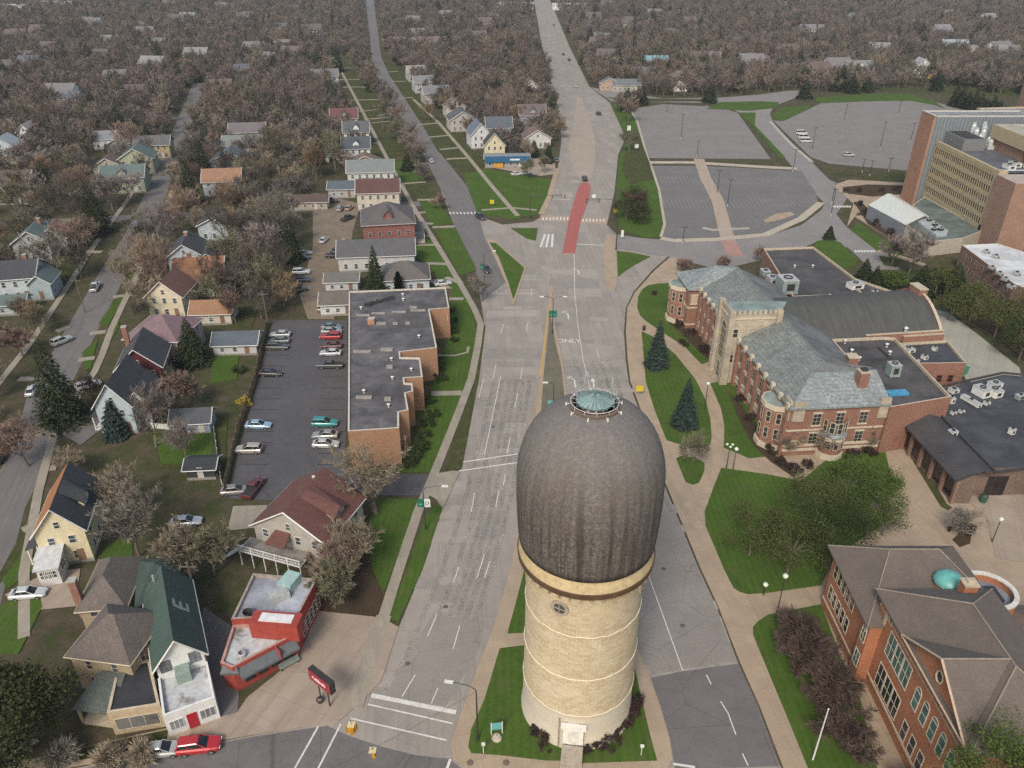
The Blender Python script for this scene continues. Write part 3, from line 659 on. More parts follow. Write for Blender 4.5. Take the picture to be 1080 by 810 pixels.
for a in (R(-118), R(-22), R(120)):
    z = 20.8; c, s_ = on_shaft(a, 6.1); tx, ty = -math.sin(a), math.cos(a)
    m = MB(); n = 20
    ring = lambda r, off: [(c+tx*r*math.cos(q)+math.cos(a)*off, s_+ty*r*math.cos(q)+math.sin(a)*off, z+r*math.sin(q)) for q in [2*math.pi*k/n for k in range(n)]]
    A, B = ring(.62,.12), ring(.95,.12); m.add(A+B, [(k,(k+1)%n,n+(k+1)%n,n+k) for k in range(n)]); Cc = ring(.95,-.15); o2 = m.add(B+Cc, [(k,(k+1)%n,n+(k+1)%n,n+k) for k in range(n)])
    for q in (0, math.pi/2): m.tube([(c+tx*.62*math.cos(q)+math.cos(a)*.14, s_+ty*.62*math.cos(q)+math.sin(a)*.14, z+.62*math.sin(q)),(c-tx*.62*math.cos(q)+math.cos(a)*.14, s_-ty*.62*math.cos(q)+math.sin(a)*.14, z-.62*math.sin(q))], .05, 4)
    wo = m.build('round_window', plain((.33,.28,.22),.8), tw)
    MB().add(ring(.64,.1), [tuple(range(n))]).build('pane', glass((.05,.05,.05)), wo)
# door, stoop and drainpipe on the camera side
a = R(-98)
d_ = Matrix.Rotation(a+math.pi/2, 4, 'Z')
def local(mb):
    mb.v = [tuple(d_ @ Vector(p)) for p in mb.v]; return mb
m = MB().box(-1.1,-6.75,1.5,1.1,-6.3,4.1); m.box(-1.35,-6.95,4.1,1.35,-6.3,4.4); local(m).build('door_surround', white, tw)
m = MB().box(-.55,-6.8,1.5,.55,-6.74,3.7); local(m).build('door', plain((.6,.58,.52),.5), tw)
m = MB()
for k in range(7): m.box(-1.15,-6.9-.32*(k+1),0,1.15,-6.9-.32*k,1.5-.2*k)
local(m).build('stair', plain((.33,.29,.24),.8), tw)
m = MB()
m.tube([(-1.6,-6.5,.5),(-1.6,-6.45,5.2)], .07, 6); local(m).build('drainpipe', plain((.3,.25,.2),.5), tw)
m = MB()
for k in range(15): m.box(-1.35,-9.25-.3*(k+1),.26,1.35,-9.27-.3*k,.32)
m.box(-1.42,-13.7,.05,-1.3,-9.2,.36); m.box(1.3,-13.7,.05,1.42,-9.2,.36)
o = local(m).build('boardwalk', plain((.42,.29,.16),.8,var=.3), None); o.location = (TX,TY,0); tag(o, 'wooden slatted boardwalk leading up to the stone tower door', 'boardwalk')

# ================================================================ campus: the slate-roofed hall
BR1, BR2 = (.17,.062,.036), (.25,.098,.06)
M_brick = brickm(BR1, BR2, stain=.3)
M_brickd = brickm((.13,.05,.032), (.19,.08,.052))
M_slate = slate((.118,.13,.121), (.178,.192,.182), (.262,.282,.268), .8, .32)
M_slate2 = slate((.145,.163,.165), (.225,.25,.254), (.325,.355,.36), .8, .32)
M_lime = brickm((.36,.31,.235), (.46,.41,.33), (.36,.32,.26), .9, .4, .6)
M_coping = plain((.42,.36,.27),.8,var=.2,scale=2)
M_flat = membrane((.055,.05,.05)); M_flatl = membrane((.075,.07,.072),.7); M_flatb = membrane((.04,.042,.048))
M_metal = plain((.42,.43,.42),.45,.2,.2); M_metalg = plain((.24,.30,.29),.5,.1,.25); M_metalw = plain((.62,.62,.6),.5,0,.12); M_dark = plain((.03,.028,.027),.6)
def parapet(parent, poly, z, h, t=.3, wallm=None, cop=None, name='parapet'):
    # upstand and coping round a flat roof; poly counter-clockwise
    a = sum(poly[i][0]*poly[(i+1)%len(poly)][1]-poly[(i+1)%len(poly)][0]*poly[i][1] for i in range(len(poly)))
    if a < 0: poly = poly[::-1]
    n = len(poly); inn = []
    for i in range(n):
        p0, p1, p2 = Vector(poly[i-1]), Vector(poly[i]), Vector(poly[(i+1)%n])
        d1, d2 = (p1-p0).normalized(), (p2-p1).normalized(); n1, n2 = Vector((-d1.y,d1.x)), Vector((-d2.y,d2.x))
        k = t/max(.25, 1+n1.dot(n2)); q = p1+(n1+n2)*k; inn.append((q.x,q.y))
    m = MB(); o = [(x,y,z) for x,y in poly]+[(x,y,z+h) for x,y in poly]+[(x,y,z+h) for x,y in inn]+[(x,y,z) for x,y in inn]
    fs = []; mi = []
    for i in range(n):
        j = (i+1)%n
        m.add([o[i],o[j],o[n+j],o[n+i]], [(0,1,2,3)], 0); m.add([o[n+i],o[n+j],o[2*n+j],o[2*n+i]], [(0,1,2,3)], 1); m.add([o[2*n+i],o[2*n+j],o[3*n+j],o[3*n+i]], [(0,1,2,3)], 1)
    return m.build(name, [wallm or M_brick, cop or M_coping], parent)
def flat_block(name, label, poly, h, wall, roof, par=.6, cat='building', group=None, z0=0, loc=None, par_name='parapet', cop=None):
    # flat-roofed block from a world outline
    cx = sum(p[0] for p in poly)/len(poly); cy = sum(p[1] for p in poly)/len(poly)
    t = thing(name, label, cat, (cx,cy,0), 0, group); lp = [(x-cx,y-cy) for x,y in poly]
    a = sum(lp[i][0]*lp[(i+1)%len(lp)][1]-lp[(i+1)%len(lp)][0]*lp[i][1] for i in range(len(lp)))
    if a < 0: lp = lp[::-1]
    m = MB(); n = len(lp)
    for i in range(n):
        j = (i+1)%n; m.add([(*lp[i],z0),(*lp[j],z0),(*lp[j],h),(*lp[i],h)], [(0,1,2,3)])
    m.build('wall', wall, t)
    MB().sheet(lp, h-.02).build('roof', roof, t)
    if par: parapet(t, lp, h+.002, par, wallm=wall, cop=cop, name=par_name)
    return t, lp, (cx,cy)
TH = R(5)
def LU(u, v, O=(46.5,110.0), th=TH): return (O[0]+u*math.cos(th)-v*math.sin(th), O[1]+u*math.sin(th)+v*math.cos(th))
hall = thing('slate_roofed_hall', 'long red brick hall with blue green slate roof and limestone tower', 'building', (46.5,110,0), TH)
EH, RH = 10.0, 14.0
# walls: west wing with a north pavilion and a short south return
m = MB(); pw = [(0,0),(17,0),(17,47),(12,60),(-2.6,60),(-2.6,50.5),(0,50.5)]
m.prism(pw, 0, EH-.05); m.build('wall', M_brick, hall)
def band(parent, p0, p1, z, h, d, mt, name):
    ang = math.atan2(p1[1]-p0[1], p1[0]-p0[0]); L = math.hypot(p1[0]-p0[0], p1[1]-p0[1]); m = MB()
    nx, ny = math.sin(ang), -math.cos(ang)
    m.obox((p0[0]+p1[0])/2+nx*d/2, (p0[1]+p1[1])/2+ny*d/2, ang, L, d, z, z+h); return m.build(name, mt, parent)
for z in (1.1,2.0,5.2): band(hall, (0,50.5), (0,0), z, .28 if z > 2 else .5, .12, M_stone, 'stone_band'); band(hall, (0,0), (17,0), z, .28 if z > 2 else .5, .12, M_stone, 'stone_band')
for z in (1.1,5.2): band(hall, (-2.6,60), (-2.6,50.5), z, .3, .12, M_stone, 'stone_band'); band(hall, (-2.6,50.5), (0,50.5), z, .3, .12, M_stone, 'stone_band')
# roof: hip-ended ridge over the wing, slope over the south return, cross hip over the north pavilion
m = MB(); e = .5
rx = 8.3
m.slab([(-e,4,EH-.1),(-e,50,EH-.1),(rx,52,RH),(rx,8,RH)], .25)                    # west slope
m.slab([(17+e,51,EH-.1),(17+e,8,EH-.1),(rx,8,RH),(rx,52,RH)], .25, 1)              # east slope
m.slab([(-2.6-e,60+e,EH-.1),(-2.6-e,50,EH-.1),(-e,50,EH-.1),(rx,52,RH),(4,55,RH-.6)], .25, 2)
m.slab([(12+e,60+e,EH-.1),(-2.6-e,60+e,EH-.1),(4,55,RH-.6),(rx,52,RH)], .25, 1)
m.slab([(17+e,51,EH-.1),(rx,52,RH),(12+e,60+e,EH-.1)], .25, 1)
m.slab([(-e,-e,EH-.1),(-e,4,EH-.1),(rx,8,RH),(5.5,6.2,12.9)], .25, 0)
m.slab([(-e,-e,EH-.1),(5.5,6.2,12.9),(17.2,6.2,12.9),(17.2,-e,EH-.1)], .25, 2)
m.slab([(5.5,6.2,12.9),(rx,8,RH),(17.2,8.2,12.4),(17.2,6.2,12.9)], .25, 1)
m.build('slate_roof', [M_slate, membrane((.11,.115,.115)), M_slate2], hall)
m = MB().tube([(rx,8,RH+.05),(rx,52,RH+.05)], .12, 6); m.tube([(4,55,RH-.5),(rx,52,RH+.05)], .12, 6); m.tube([(-2.6-e,50+.2,EH),(rx,52,RH)], .08, 5); m.tube([(-e,-e,EH),(5.5,6.2,12.95),(rx,8,RH+.05)], .1, 6); m.build('ridge_cap', plain((.16,.2,.2),.6), hall)
for c in ((13.3,3.6),): 
    m = MB().box(c[0]-.8,c[1]-.8,10.5,c[0]+.8,c[1]+.8,14.2); m.box(c[0]-.9,c[1]-.9,14.2,c[0]+.9,c[1]+.9,14.45,1); m.box(c[0]-.5,c[1]-.5,14.45,c[0]+.5,c[1]+.5,14.8,2); m.build('chimney', [M_brick, M_coping, M_dark], hall)
m = MB().box(1.5,61,0,4,63.5,8.2); m.box(1.4,60.9,8.2,4.1,63.6,8.5,1); 
m.build('chimney', [M_brick, M_coping], hall)
# windows: three storeys on the long west front, in pairs between brick piers
gl = glass((.022,.022,.024)); trimd = plain((.35,.31,.25),.6)
for v0, v1, n in ((0,25.2,7),(31.8,50.2,6)):
    wall_windows(hall, (0,v1), (0,v0), (.1,2.5,5.9), n, 1.7, 2.4, frame=trimd, pane=gl, mull=(1,2), sill=M_stone, margin=.6)
    for i in range(n+1):
        v = v0+.5+(v1-v0-1)*i/n; m = MB().box(-.55,v-.35,0,-.003,v+.35,9.4); m.box(-.6,v-.4,9.4,-.003,v+.4,10.5,1); m.build('brick_pier', [M_brick, M_stone], hall)
wall_windows(hall, (-2.6,59.5), (-2.6,51), (2.5,5.9), 2, 1.6, 2.4, frame=trimd, pane=gl, mull=(1,2), sill=M_stone)
wall_windows(hall, (1.8,0), (16,0), (2.3,6.2), 3, 1.5, 2.3, frame=trimd, pane=gl, mull=(1,2), sill=M_stone)
add_window(hall, -1.3, 50.5, 6.3, 0+math.pi, 1.5, 2.0, frame=M_stone, pane=plain((.42,.36,.28)), mull=(2,1), sill=M_stone)
# bay windows
def bay(cx, cy, ang, r, h, n=5):
    pts = [(cx+r*math.cos(ang+math.pi*(i/n-.5)), cy+r*math.sin(ang+math.pi*(i/n-.5))) for i in range(n+1)]
    m = MB().prism(pts, 0, h); m.prism([(cx+(p[0]-cx)*1.06, cy+(p[1]-cy)*1.06) for p in pts], h-.4, h+.5, 1)
    b = m.build('bay', [M_brick, M_stone], hall)
    MB().sheet([(cx+(p[0]-cx)*.98, cy+(p[1]-cy)*.98) for p in pts], h+.52).build('bay_roof', membrane((.2,.24,.22)), b)
    m = MB().prism([(cx+(p[0]-cx)*1.1, cy+(p[1]-cy)*1.1) for p in pts], 0, 1.2); m.build('bay_base', M_stone, b)
    for i in range(n):
        x, y = (pts[i][0]+pts[i+1][0])/2, (pts[i][1]+pts[i+1][1])/2; q = math.atan2(pts[i+1][1]-pts[i][1], pts[i+1][0]-pts[i][0])+math.pi
        for z in (2.2,5.4): add_window(b, x, y, z, q, .9, 2.2, frame=M_stone, pane=gl, mull=(0,1))
bay(-2.6, 56, math.pi, 2.9, 8.6); bay(0, 4.6, math.pi, 2.9, 8.4)
bay(8.2, 0, -math.pi/2, 2.1, 4.2)
m = MB(); 
for i in range(6):
    a0, a1 = math.pi*(i/6-1), math.pi*((i+1)/6-1)
    m.slab([(8.2+2.4*math.cos(a0),2.4*math.sin(a0),4.75),(8.2+2.4*math.cos(a1),2.4*math.sin(a1),4.75),(8.2,-.1,6.0)], .1)
m.build('bay_hood', M_slate2, hall)
# stone dormers / parapet gables at the bay
for (x, y, q, ww) in ((0,1.2,math.pi/2,2.2),(1.4,0,math.pi,2.0),(16.2,0,math.pi,1.8)):
    m = MB().obox(x, y, q, ww, .5, 7.2, 11.0); m.build('stone_gable', M_lime, hall)
m = MB()
for k in range(3): m.box(.9,-.18,2.2+.45*k,3.0,-.003,2.35+.45*k)
m.build('stone_step', M_stone, hall)
# limestone entrance tower
m = MB(); t0, t1, v0, v1, H = -2.2, 7.5, 25.5, 31.6, 15.0
m.prism([(t0,v0),(t1,v0),(t1,v1),(t0,v1)], 0, H)
for (x, y) in ((t0,v0),(t0,v1),(t1-.4,v0)):
    m.box(x-.55,y-.55,0,x+.55,y+.55,H+1.0); m.box(x-.75,y-.75,0,x+.75,y+.75,4.0); m.box(x-.65,y-.65,4.0,x+.65,y+.65,9.0)
lt = m.build('limestone_tower', M_lime, hall)
m = MB()
for i in range(6):
    y = v0+.55+(v1-v0-1.1)*(i+.5)/6
    m.box(t0-.1,y-.3,H,t0+.25,y+.3,H+.9); 
for i in range(8):
    x = t0+.9+(t1-t0-1.6)*(i+.5)/8; m.box(x-.33,v0-.1,H,x+.33,v0+.25,H+.9)
m.build('battlement', M_lime, lt)
m = MB().box(t0-.16,v0+.4,H-.9,t0-.003,v1-.4,H-.6); m.box(t0+.4,v0-.16,H-.9,t1-.5,v0-.003,H-.6); m.build('string_course', M_stone, lt)
m = MB().slab([(t0+.3,v0+.3,H+.15),(t1,v0+.3,H+.15),(t1+2.6,(v0+v1)/2+1,H+.7),(t1,v1-.2,H+.15),(t0+.3,v1-.2,H+.15)], .14); m.build('tower_roof', membrane((.165,.215,.205),.4), lt)
add_window(lt, t0, (v0+v1)/2, 4.6, math.pi/2, 2.6, 6.6, frame=M_stone, pane=glass((.03,.028,.026)), mull=(2,3), arch=True)
add_window(lt, t0, (v0+v1)/2, .1, math.pi/2, 2.0, 2.6, frame=M_stone, pane=gl, mull=(1,1), arch=True)
add_window(lt, 0-1.0, v0, 10.3, math.pi, 1.0, 1.8, frame=M_stone, pane=gl, mull=(0,1)); add_window(lt, -1.1, v0, 4.8, math.pi, .8, 1.8, frame=M_stone, pane=gl, mull=(0,1))

# ---------------------------------------------------------------- annexes behind it
def rot_rect(O, th, u0, v0, u1, v1): return [LU(u,v,O,th) for u,v in ((u0,v0),(u1,v0),(u1,v1),(u0,v1))]
def roof_unit(parent, x, y, z, w, d, h, rz=0, m=None, name='roof_unit', top=None):
    b = MB().box(-w/2,-d/2,.12,w/2,d/2,h); b.box(-w/2-.04,-d/2-.04,h,w/2+.04,d/2+.04,h+.08,1)
    b.box(-w/2+.15,-d/2+.15,0,w/2-.15,d/2-.15,.12,2); b.box(-w/4,-d/2-.02,h*.3,w/4,-d/2+.001,h*.8,2); b.lathe([(min(w,d)*.28,h+.08),(min(w,d)*.28,h+.3),(min(w,d)*.2,h+.3)], 12, mi=2)
    return b.build(name, [m or M_metalw, top or M_metal, M_dark], parent, (x,y,z), rz)
def roof_vent(parent, x, y, z, r=.3, h=.7):
    b = MB().lathe([(r*.6,0),(r*.6,h*.6),(r,h*.6),(r,h*.85),(r*.3,h)], 10); return b.build('roof_vent', M_metalw, parent, (x,y,z), smooth=True)
ann, lp, c = flat_block('flat_roofed_annex', 'brick annex with dark flat roof and steel plant, north of the slate roof', [(61.5,157),(63.5,187.2),(76.5,188.5),(79.5,165),(77.5,165),(77.5,158.5)], 9, M_brick, M_flat, .5)
def at(c, px, py, h): x, y = G(px,py,h); return x-c[0], y-c[1]
x, y = at(c, 838, 310, 9); 
roof_unit(ann, x-1.5, y+1.5, 9, 3.6, 4.2, 3.2, .1, M_metalg, 'cooling_unit'); roof_unit(ann, x-3.2, y+6.5, 9, 2, 3, 1.4, .1, M_metal)
roof_unit(ann, x-3.5, y+11, 9, 1.8, 2.4, 1.2, .1, M_metalg)
x, y = at(c, 904, 304, 9); roof_unit(ann, x-.6, y, 9, 3.2, 2.2, 1.3, .3, M_metalw)
for px, py in ((838,282),(857,282),(861,315),(875,313)): x, y = at(c,px,py,9); roof_vent(ann, x, y, 9)
wl, lp2, c2 = flat_block('flat_roofed_annex', 'small lower flat roofed wing beside the north annex, below its parapet', [(77.2,158),(79.2,165.5),(77.8,176),(81,177),(92,162),(90,158.5)], 6, M_brick, M_flat, .5)
roof_unit(wl, 1, 0, 6, 1.4, 1, .8)
m = MB(); gym = thing('barrel_roofed_gymnasium', 'brick gymnasium with dark curved barrel roof and stepped end wall', 'building', (61.3,137.3,0), R(8))
GW, GD, GE, GR = 25.5, 18.5, 8.6, 4.6
arc = lambda k: (GD*k/16, GE+.1+GR*math.sin(math.pi*k/16)**.9)
m.prism([(-6,0),(GW,0),(GW,GD),(-6,GD)], 0, GE); m.build('wall', M_brick, gym)
m = MB()
for k in range(16):
    (y0,z0),(y1,z1) = arc(k), arc(k+1); m.slab([(-6,y0,z0),(GW-.4,y0,z0),(GW-.4,y1,z1),(-6,y1,z1)], .2)
def mat_barrel():
    t = NT('barrel_roof'); p = t.objc(); n = t.noise(p,.4,6,.7); mp = t.node('ShaderNodeMapping'); mp.inputs['Scale'].default_value = (1.2,.08,.2); t.l(p, mp.inputs[0]); n2 = t.noise(mp.outputs[0],1.5,5,.7)
    a = t.mix(t.lin(n2,.35,.7), (.05,.052,.048), (.085,.086,.08)); a = t.mix(t.lin(n,.45,.75,0,.5), a, (.036,.038,.038)); return t.out(a,.8)
m.build('barrel_roof', mat_barrel(), gym, smooth=False)
pts = [(GW-.4,0,GE)]; m = MB()
prof = [(0,GE-.2)]+[(arc(k)[0], arc(k)[1]+.55) for k in range(17)]+[(GD,GE-.2)]
n = len(prof); m.add([(GW-.45,y,z) for y,z in prof]+[(GW+.02,y,z) for y,z in prof], [tuple(reversed(range(n))), tuple(range(n,2*n))], 0)
m.add([(GW-.55,y,z) for y,z in prof]+[(GW+.1,y,z) for y,z in prof], [(k,n+k,n+k+1,k+1) for k in range(1,n-2)], 1); m.build('end_wall', [M_brick, M_coping], gym)
m = MB().box(9,-.35,GE-2.2,GW+.1,.0,GE+.6); m.box(9,-.4,GE+.6,GW+.15,.1,GE+.75,1); m.box(16.8,-.9,GE-2.6,GW+.1,-.352,GE+.1); m.box(16.8,-.95,GE+.1,GW+.15,-.3,GE+.22,1); m.build('front_parapet', [M_brick, M_coping], gym)
MB().lathe([(.3,0),(.3,1.0),(.5,1.0),(.2,1.4)],10).build('roof_vent', M_metal, gym, (17.3,-.2,GE+.7))
m = MB().box(GW-1.2,8,GE+2,GW+.6,11.6,GE+5.9); m.box(GW-1.3,7.9,GE+5.9,GW+.7,11.7,GE+6.1,1); m.build('chimney', [M_brick, M_coping], gym)
mid, lp, c = flat_block('flat_roofed_annex', 'flat roofed brick annex with blue tarpaulin, south of the barrel roof', [(63.4,110.8),(75.3,114.2),(75.2,136.8),(73,137.2),(62.5,136.2)], 9, M_brick, M_flat, .55)
x, y = at(c, 940.5, 396, 9); roof_unit(mid, x, y, 9, 1.9, 1.9, 2.4, .1, M_metalg)
x, y = at(c, 890, 360, 9)
for px, py in ((935,366),(906,380),(898,372),(891,362),(938,374)): x, y = at(c,px,py,9); roof_vent(mid, x, y, 9, .35, .9)
x, y = at(c, 947, 417.5, 9); m = MB().box(-1.9,-.7,0,1.9,.7,.5); m.build('blue_tarpaulin', plain((.06,.25,.42),.5,var=.3), mid, (x,y+.6,9), .12)
x, y = at(c, 912, 374, 9); m = MB()
for (a, b, cc, d2) in ((-3,-2.5,-2.7,2.5),(2.7,-2.5,3,2.5),(-2.7,-2.5,2.7,-2.2),(-2.7,2.2,2.7,2.5)): m.box(a,b,0,cc,d2,.5)
m.build('roof_curb', M_flatb, mid, (x+1,y,9), .1)
m = MB().box(-.9,-.9,0,.9,.9,2.6); m.box(-1,-1,2.6,1,1,2.8,1); x, y = at(c, 896, 389, 9); m.build('chimney', [M_brick, M_coping], mid, (x,y,9))
eb, lp, c = flat_block('flat_roofed_annex', 'low brick annex below the curved roof, with rooftop ventilators', [(75.3,129.8),(86.6,130.2),(87.6,139.8),(75.3,138.3)], 7, M_brick, M_flatb, .5)
for px, py, ww in ((957,370.5,2.4),(974.5,379,1.2),(965,383,1.3),(985,370,.9)): x, y = at(c,px,py,7); roof_unit(eb, x, y, 7, ww*.7, ww*.9, .8, .4, M_metalw)
wall_windows(eb, (75.6-c[0],129.82-c[1]), (86.4-c[0],130.2-c[1]), (3.4,), 4, 1.1, 1.5, frame=plain((.2,.05,.03)), pane=gl, mull=(0,1), skip=(0,1))
m = MB()
m.box(-1.6,-1.0,0,1.6,1.0,1.5); m.box(-1.7,-1.1,1.5,1.7,1.1,1.62,1); m.box(-1.2,-1.25,.3,-.9,-1.0,1.2,1)
dp = thing('dumpster', 'green steel dumpster standing in the concrete service yard', 'dumpster', (91.5,139,0), .6)
m.build('bin', [plain((.03,.25,.12),.5,var=.2), plain((.04,.3,.16),.5)], dp); MB().box(-1.7,-1.1,1.62,1.7,.2,1.7).build('lid', plain((.03,.2,.1),.5), dp)
# dark-roofed low building
DX = [(68.4,113.6),(69.6,97.2),(72.2,97.0),(72.4,99.0),(82,99.3),(110,97),(112,125),(93.5,129),(78.5,123.5),(73.2,117.2)]
dk, lp, c = flat_block('flat_roofed_hall', 'low hall with charcoal flat roof, white vents and tall glass bays', DX, 5.6, brickm((.085,.05,.038),(.13,.075,.055)), M_flatb, 0)
def rel(p): return (p[0]-c[0], p[1]-c[1])
m = MB(); A, B = rel((67.4,113.8)), rel((68.6,96.5)); C_, D_ = rel((72.6,97.0)), rel((71.6,115.8)); E_ = rel((73.4,117.6))
m.slab([(*A,5.0),(*B,5.0),(*C_,6.7),(*D_,6.7)], .3); m.slab([(*A,5.0),(*D_,6.7),(*E_,5.8)], .3)
m.slab([(*C_,6.7),(*rel((75,97.5)),5.7),(*rel((74,116.2)),5.7),(*D_,6.7)], .3)
m.build('eave_roof', membrane((.045,.043,.046),.3), dk)
parapet(dk, [rel(p) for p in [(75,97.6),(82,98.9),(111,96.6),(112.4,125.4),(93.5,129.5),(78.3,124),(74.2,117)]], 5.62, .35, wallm=plain((.045,.04,.04)), cop=plain((.05,.045,.045)))
for k in range(5):
    t = (k+.5)/5; x = 68.4+(69.6-68.4)*t; y = 113.6+(97.2-113.6)*t; p = rel((x,y))
    add_window(dk, p[0], p[1], .7, math.atan2(97.2-113.6,1.2)+math.pi, 2.3, 3.6, frame=plain((.06,.03,.025)), pane=glass((.012,.01,.01)), mull=(1,1))
for k in range(6):
    t = k/5; p = rel((68.35+1.2*t, 113.6-16.4*t)); m = MB().box(-.35,-.3,0,.1,.3,5); m.build('brick_pier', brickm((.16,.08,.05),(.22,.12,.08)), dk, (p[0]-.02,p[1],0))
p = rel((82,98.9)); q = rel((110,96.9)); wall_windows(dk, p, q, (3.6,), 9, 2.6, 1.3, frame=plain((.5,.44,.36)), pane=glass((.1,.09,.08)), mull=(1,0)); band(dk, p, q, 2.2, .5, 1.6, plain((.3,.27,.22)), 'canopy')
add_window(dk, *rel((77,99.1)), .2, math.pi, 3.2, 3.8, frame=plain((.05,.04,.04)), pane=glass((.015,.012,.012)), mull=(2,0))
for px, py, ww, dd, hh, mm in ((1034,417,1.9,2.6,1.6,M_metalw),(1047,417,1.9,2.4,1.4,M_metalw),(1023.5,425,1.0,3.8,.7,M_metalw),(1048.5,408,2.2,1.6,.9,M_metalw),(1005,414,1.6,1.2,.8,M_metalw),(1002,425,.8,1.2,1.2,M_metalw),(1005,437,.9,.7,.5,M_metalw),(1013.5,435.5,.9,.7,.5,M_metalw),(1004,459,1.3,1.0,.9,M_metalw),(1066,458,.8,.8,1.1,M_metalw),(1075,421,1.6,1.0,.9,M_metalg),(1040,427,1.0,.8,.6,M_metalw)):
    x, y = at(c,px,py,5.6); roof_unit(dk, x, y, 5.6, ww, dd, hh, .35, mm)
bn = thing('litter_bin', 'green litter bin by the entrance of the dark flat roofed hall', 'bin', (*G(1036,530),.13)); MB().lathe([(.5,0),(.55,1.2),(.4,1.35)],12).build('bin_body', plain((.03,.09,.06)), bn); MB().lathe([(.56,1.05),(.6,1.15),(.3,1.5),(.0,1.5)],12).build('lid', plain((.02,.05,.04)), bn)

# ---------------------------------------------------------------- red-brick hall, bottom right
M_brick2 = brickm((.30,.095,.04), (.40,.145,.065), (.42,.3,.22), stain=.25)
M_roofb = shingle((.132,.108,.092), .24, .25); M_trim = plain((.46,.36,.26),.7,var=.12); M_ridge = plain((.24,.205,.17),.8)
oh = thing('old_brick_hall', 'old orange brick hall with brown hipped roofs and a pediment', 'building', (0,0,0))
m = MB().prism([(41.5,65.0),(56,65.0),(56,75.6),(41.5,75.6)], 0, 10); m.prism([(42.5,45.2),(54.5,45.2),(54.5,65),(42.5,65)], 0, 13); m.box(41.1,63.2,0,42.5,65.0,9.85); m.build('wall', M_brick2, oh)
m = MB(); 
z0, z1 = 9.9, 13.2
m.slab([(40.4,62.7,z0),(46.0,71.9,z1),(40.7,76.3,z0)], .22); m.slab([(40.7,76.3,z0),(46,71.9,z1),(52,71.9,z1),(56.8,76.3,z0)], .22); m.slab([(56.8,76.3,z0),(52,71.9,z1),(56.8,64.6,z0)], .22); m.slab([(40.4,62.7,z0),(56.8,62.7,z0),(52,71.9,z1),(46,71.9,z1)], .22)
e1, r1 = 12.95, 17.0
m.slab([(41.8,65.6,e1),(48.5,59.3,r1),(48.5,51.2,r1),(41.8,44.5,e1)], .24); m.slab([(41.8,44.5,e1),(48.5,51.2,r1),(55.2,44.5,e1)], .24); m.slab([(41.8,65.6,e1),(55.2,65.6,e1),(48.5,59.3,r1)], .24); m.slab([(55.2,65.6,e1),(55.2,44.5,e1),(48.5,51.2,r1),(48.5,59.3,r1)], .24)
m.slab([(41.7,58.6,e1+.15),(41.7,52,r1+.1),(48.4,52,r1+.1)], .24); m.slab([(41.7,52,r1+.1),(41.7,45.4,e1+.15),(48.4,52,r1+.1)], .24)
m.build('hipped_roof', M_roofb, oh)
m = MB()
for a, b in (((40.4,62.7,9.98),(46,71.9,13.28)),((46,71.9,13.28),(52,71.9,13.28)),((52,71.9,13.28),(56.8,64.6,9.98)),((40.7,76.3,9.98),(46,71.9,13.28)),((41.8,65.6,13.0),(48.5,59.3,17.08)),((48.5,59.3,17.08),(55.2,65.6,13)),((48.5,59.3,17.08),(48.5,51.2,17.08)),((55.2,44.5,13.02),(48.5,51.2,17.08)),((41.7,52,17.2),(48.4,52,17.2)),((41.8,44.5,13.02),(48.5,51.2,17.08))): m.tube([a,b], .09, 5)
m.build('ridge_cap', M_ridge, oh)
m = MB().add([(42.3,58.6,13.0),(42.3,45.4,13.0),(42.3,52,16.9)], [(0,1,2)]); m.build('pediment', M_brick2, oh)
m = MB(); m.tube([(41.75,58.7,13.15),(41.75,52,17.15),(41.75,45.3,13.15)], .14, 4); m.tube([(41.75,58.7,13.1),(41.75,45.3,13.1)], .12, 4); m.build('rake_trim', M_trim, oh)
m = MB(); pts = [(42.22, 52+.55*math.cos(2*math.pi*k/16), 14.6+.7*math.sin(2*math.pi*k/16)) for k in range(17)]; m.tube(pts, .12, 4, cap=False); ov = m.build('oval_window', M_trim, oh); MB().add(pts[:16], [tuple(range(16))]).build('pane', gl, ov)
for p0, p1, z, h, d in (((42.5,65),(42.5,45.2),12.3,.25,.18),((42.5,65),(42.5,45.2),11.2,.14,.1),((42.5,65),(42.5,45.2),1.6,.3,.15),((41.5,75.6),(41.5,65),9.3,.25,.15),((41.5,75.6),(41.5,65),1.5,.3,.14),((41.5,65),(54,65),9.4,.2,.12)): band(oh, p0, p1, z, h, d, M_trim, 'stone_band')
m = MB().box(40.9,65.0,9.6,42.4,65.3,9.7); m.box(41.3,64.6,0,41.48,65.1,9.8); m.box(42.3,62.9,9.7,42.48,63.3,12.9); m.build('downpipe', M_trim, oh)
gg = glass((.06,.1,.09)); wf = plain((.62,.55,.45),.6,var=.1)
wall_windows(oh, (41.5,75.2), (41.5,67.6), (2.6,6.3), 5, 1.0, 2.3, frame=wf, pane=gl, mull=(0,1), sill=None, margin=.4)
add_window(oh, 41.1, 64.1, 6.2, math.pi/2, 1.1, 1.8, frame=wf, pane=gg, mull=(1,1), arch=True); add_window(oh, 41.1, 64.1, 2.2, math.pi/2, 1.3, 2.3, frame=wf, pane=gg, mull=(1,1))
for z, nn in ((7.2,3),(2.2,3)): [add_window(oh, 42.5, 58.9+q_, z, math.pi/2, 1.75, 3.4, frame=wf, pane=gg if z > 5 else gl, mull=(1,1)) for q_ in (-1.82,0,1.82)]
wall_windows(oh, (42.5,55.4), (42.5,45.8), (7.0,), 5, 1.15, 2.6, frame=wf, pane=gg, mull=(0,1), arch=True, margin=.3)
wall_windows(oh, (42.5,55.4), (42.5,49.4), (2.0,), 3, 1.15, 2.6, frame=wf, pane=gl, mull=(0,1), margin=.3)
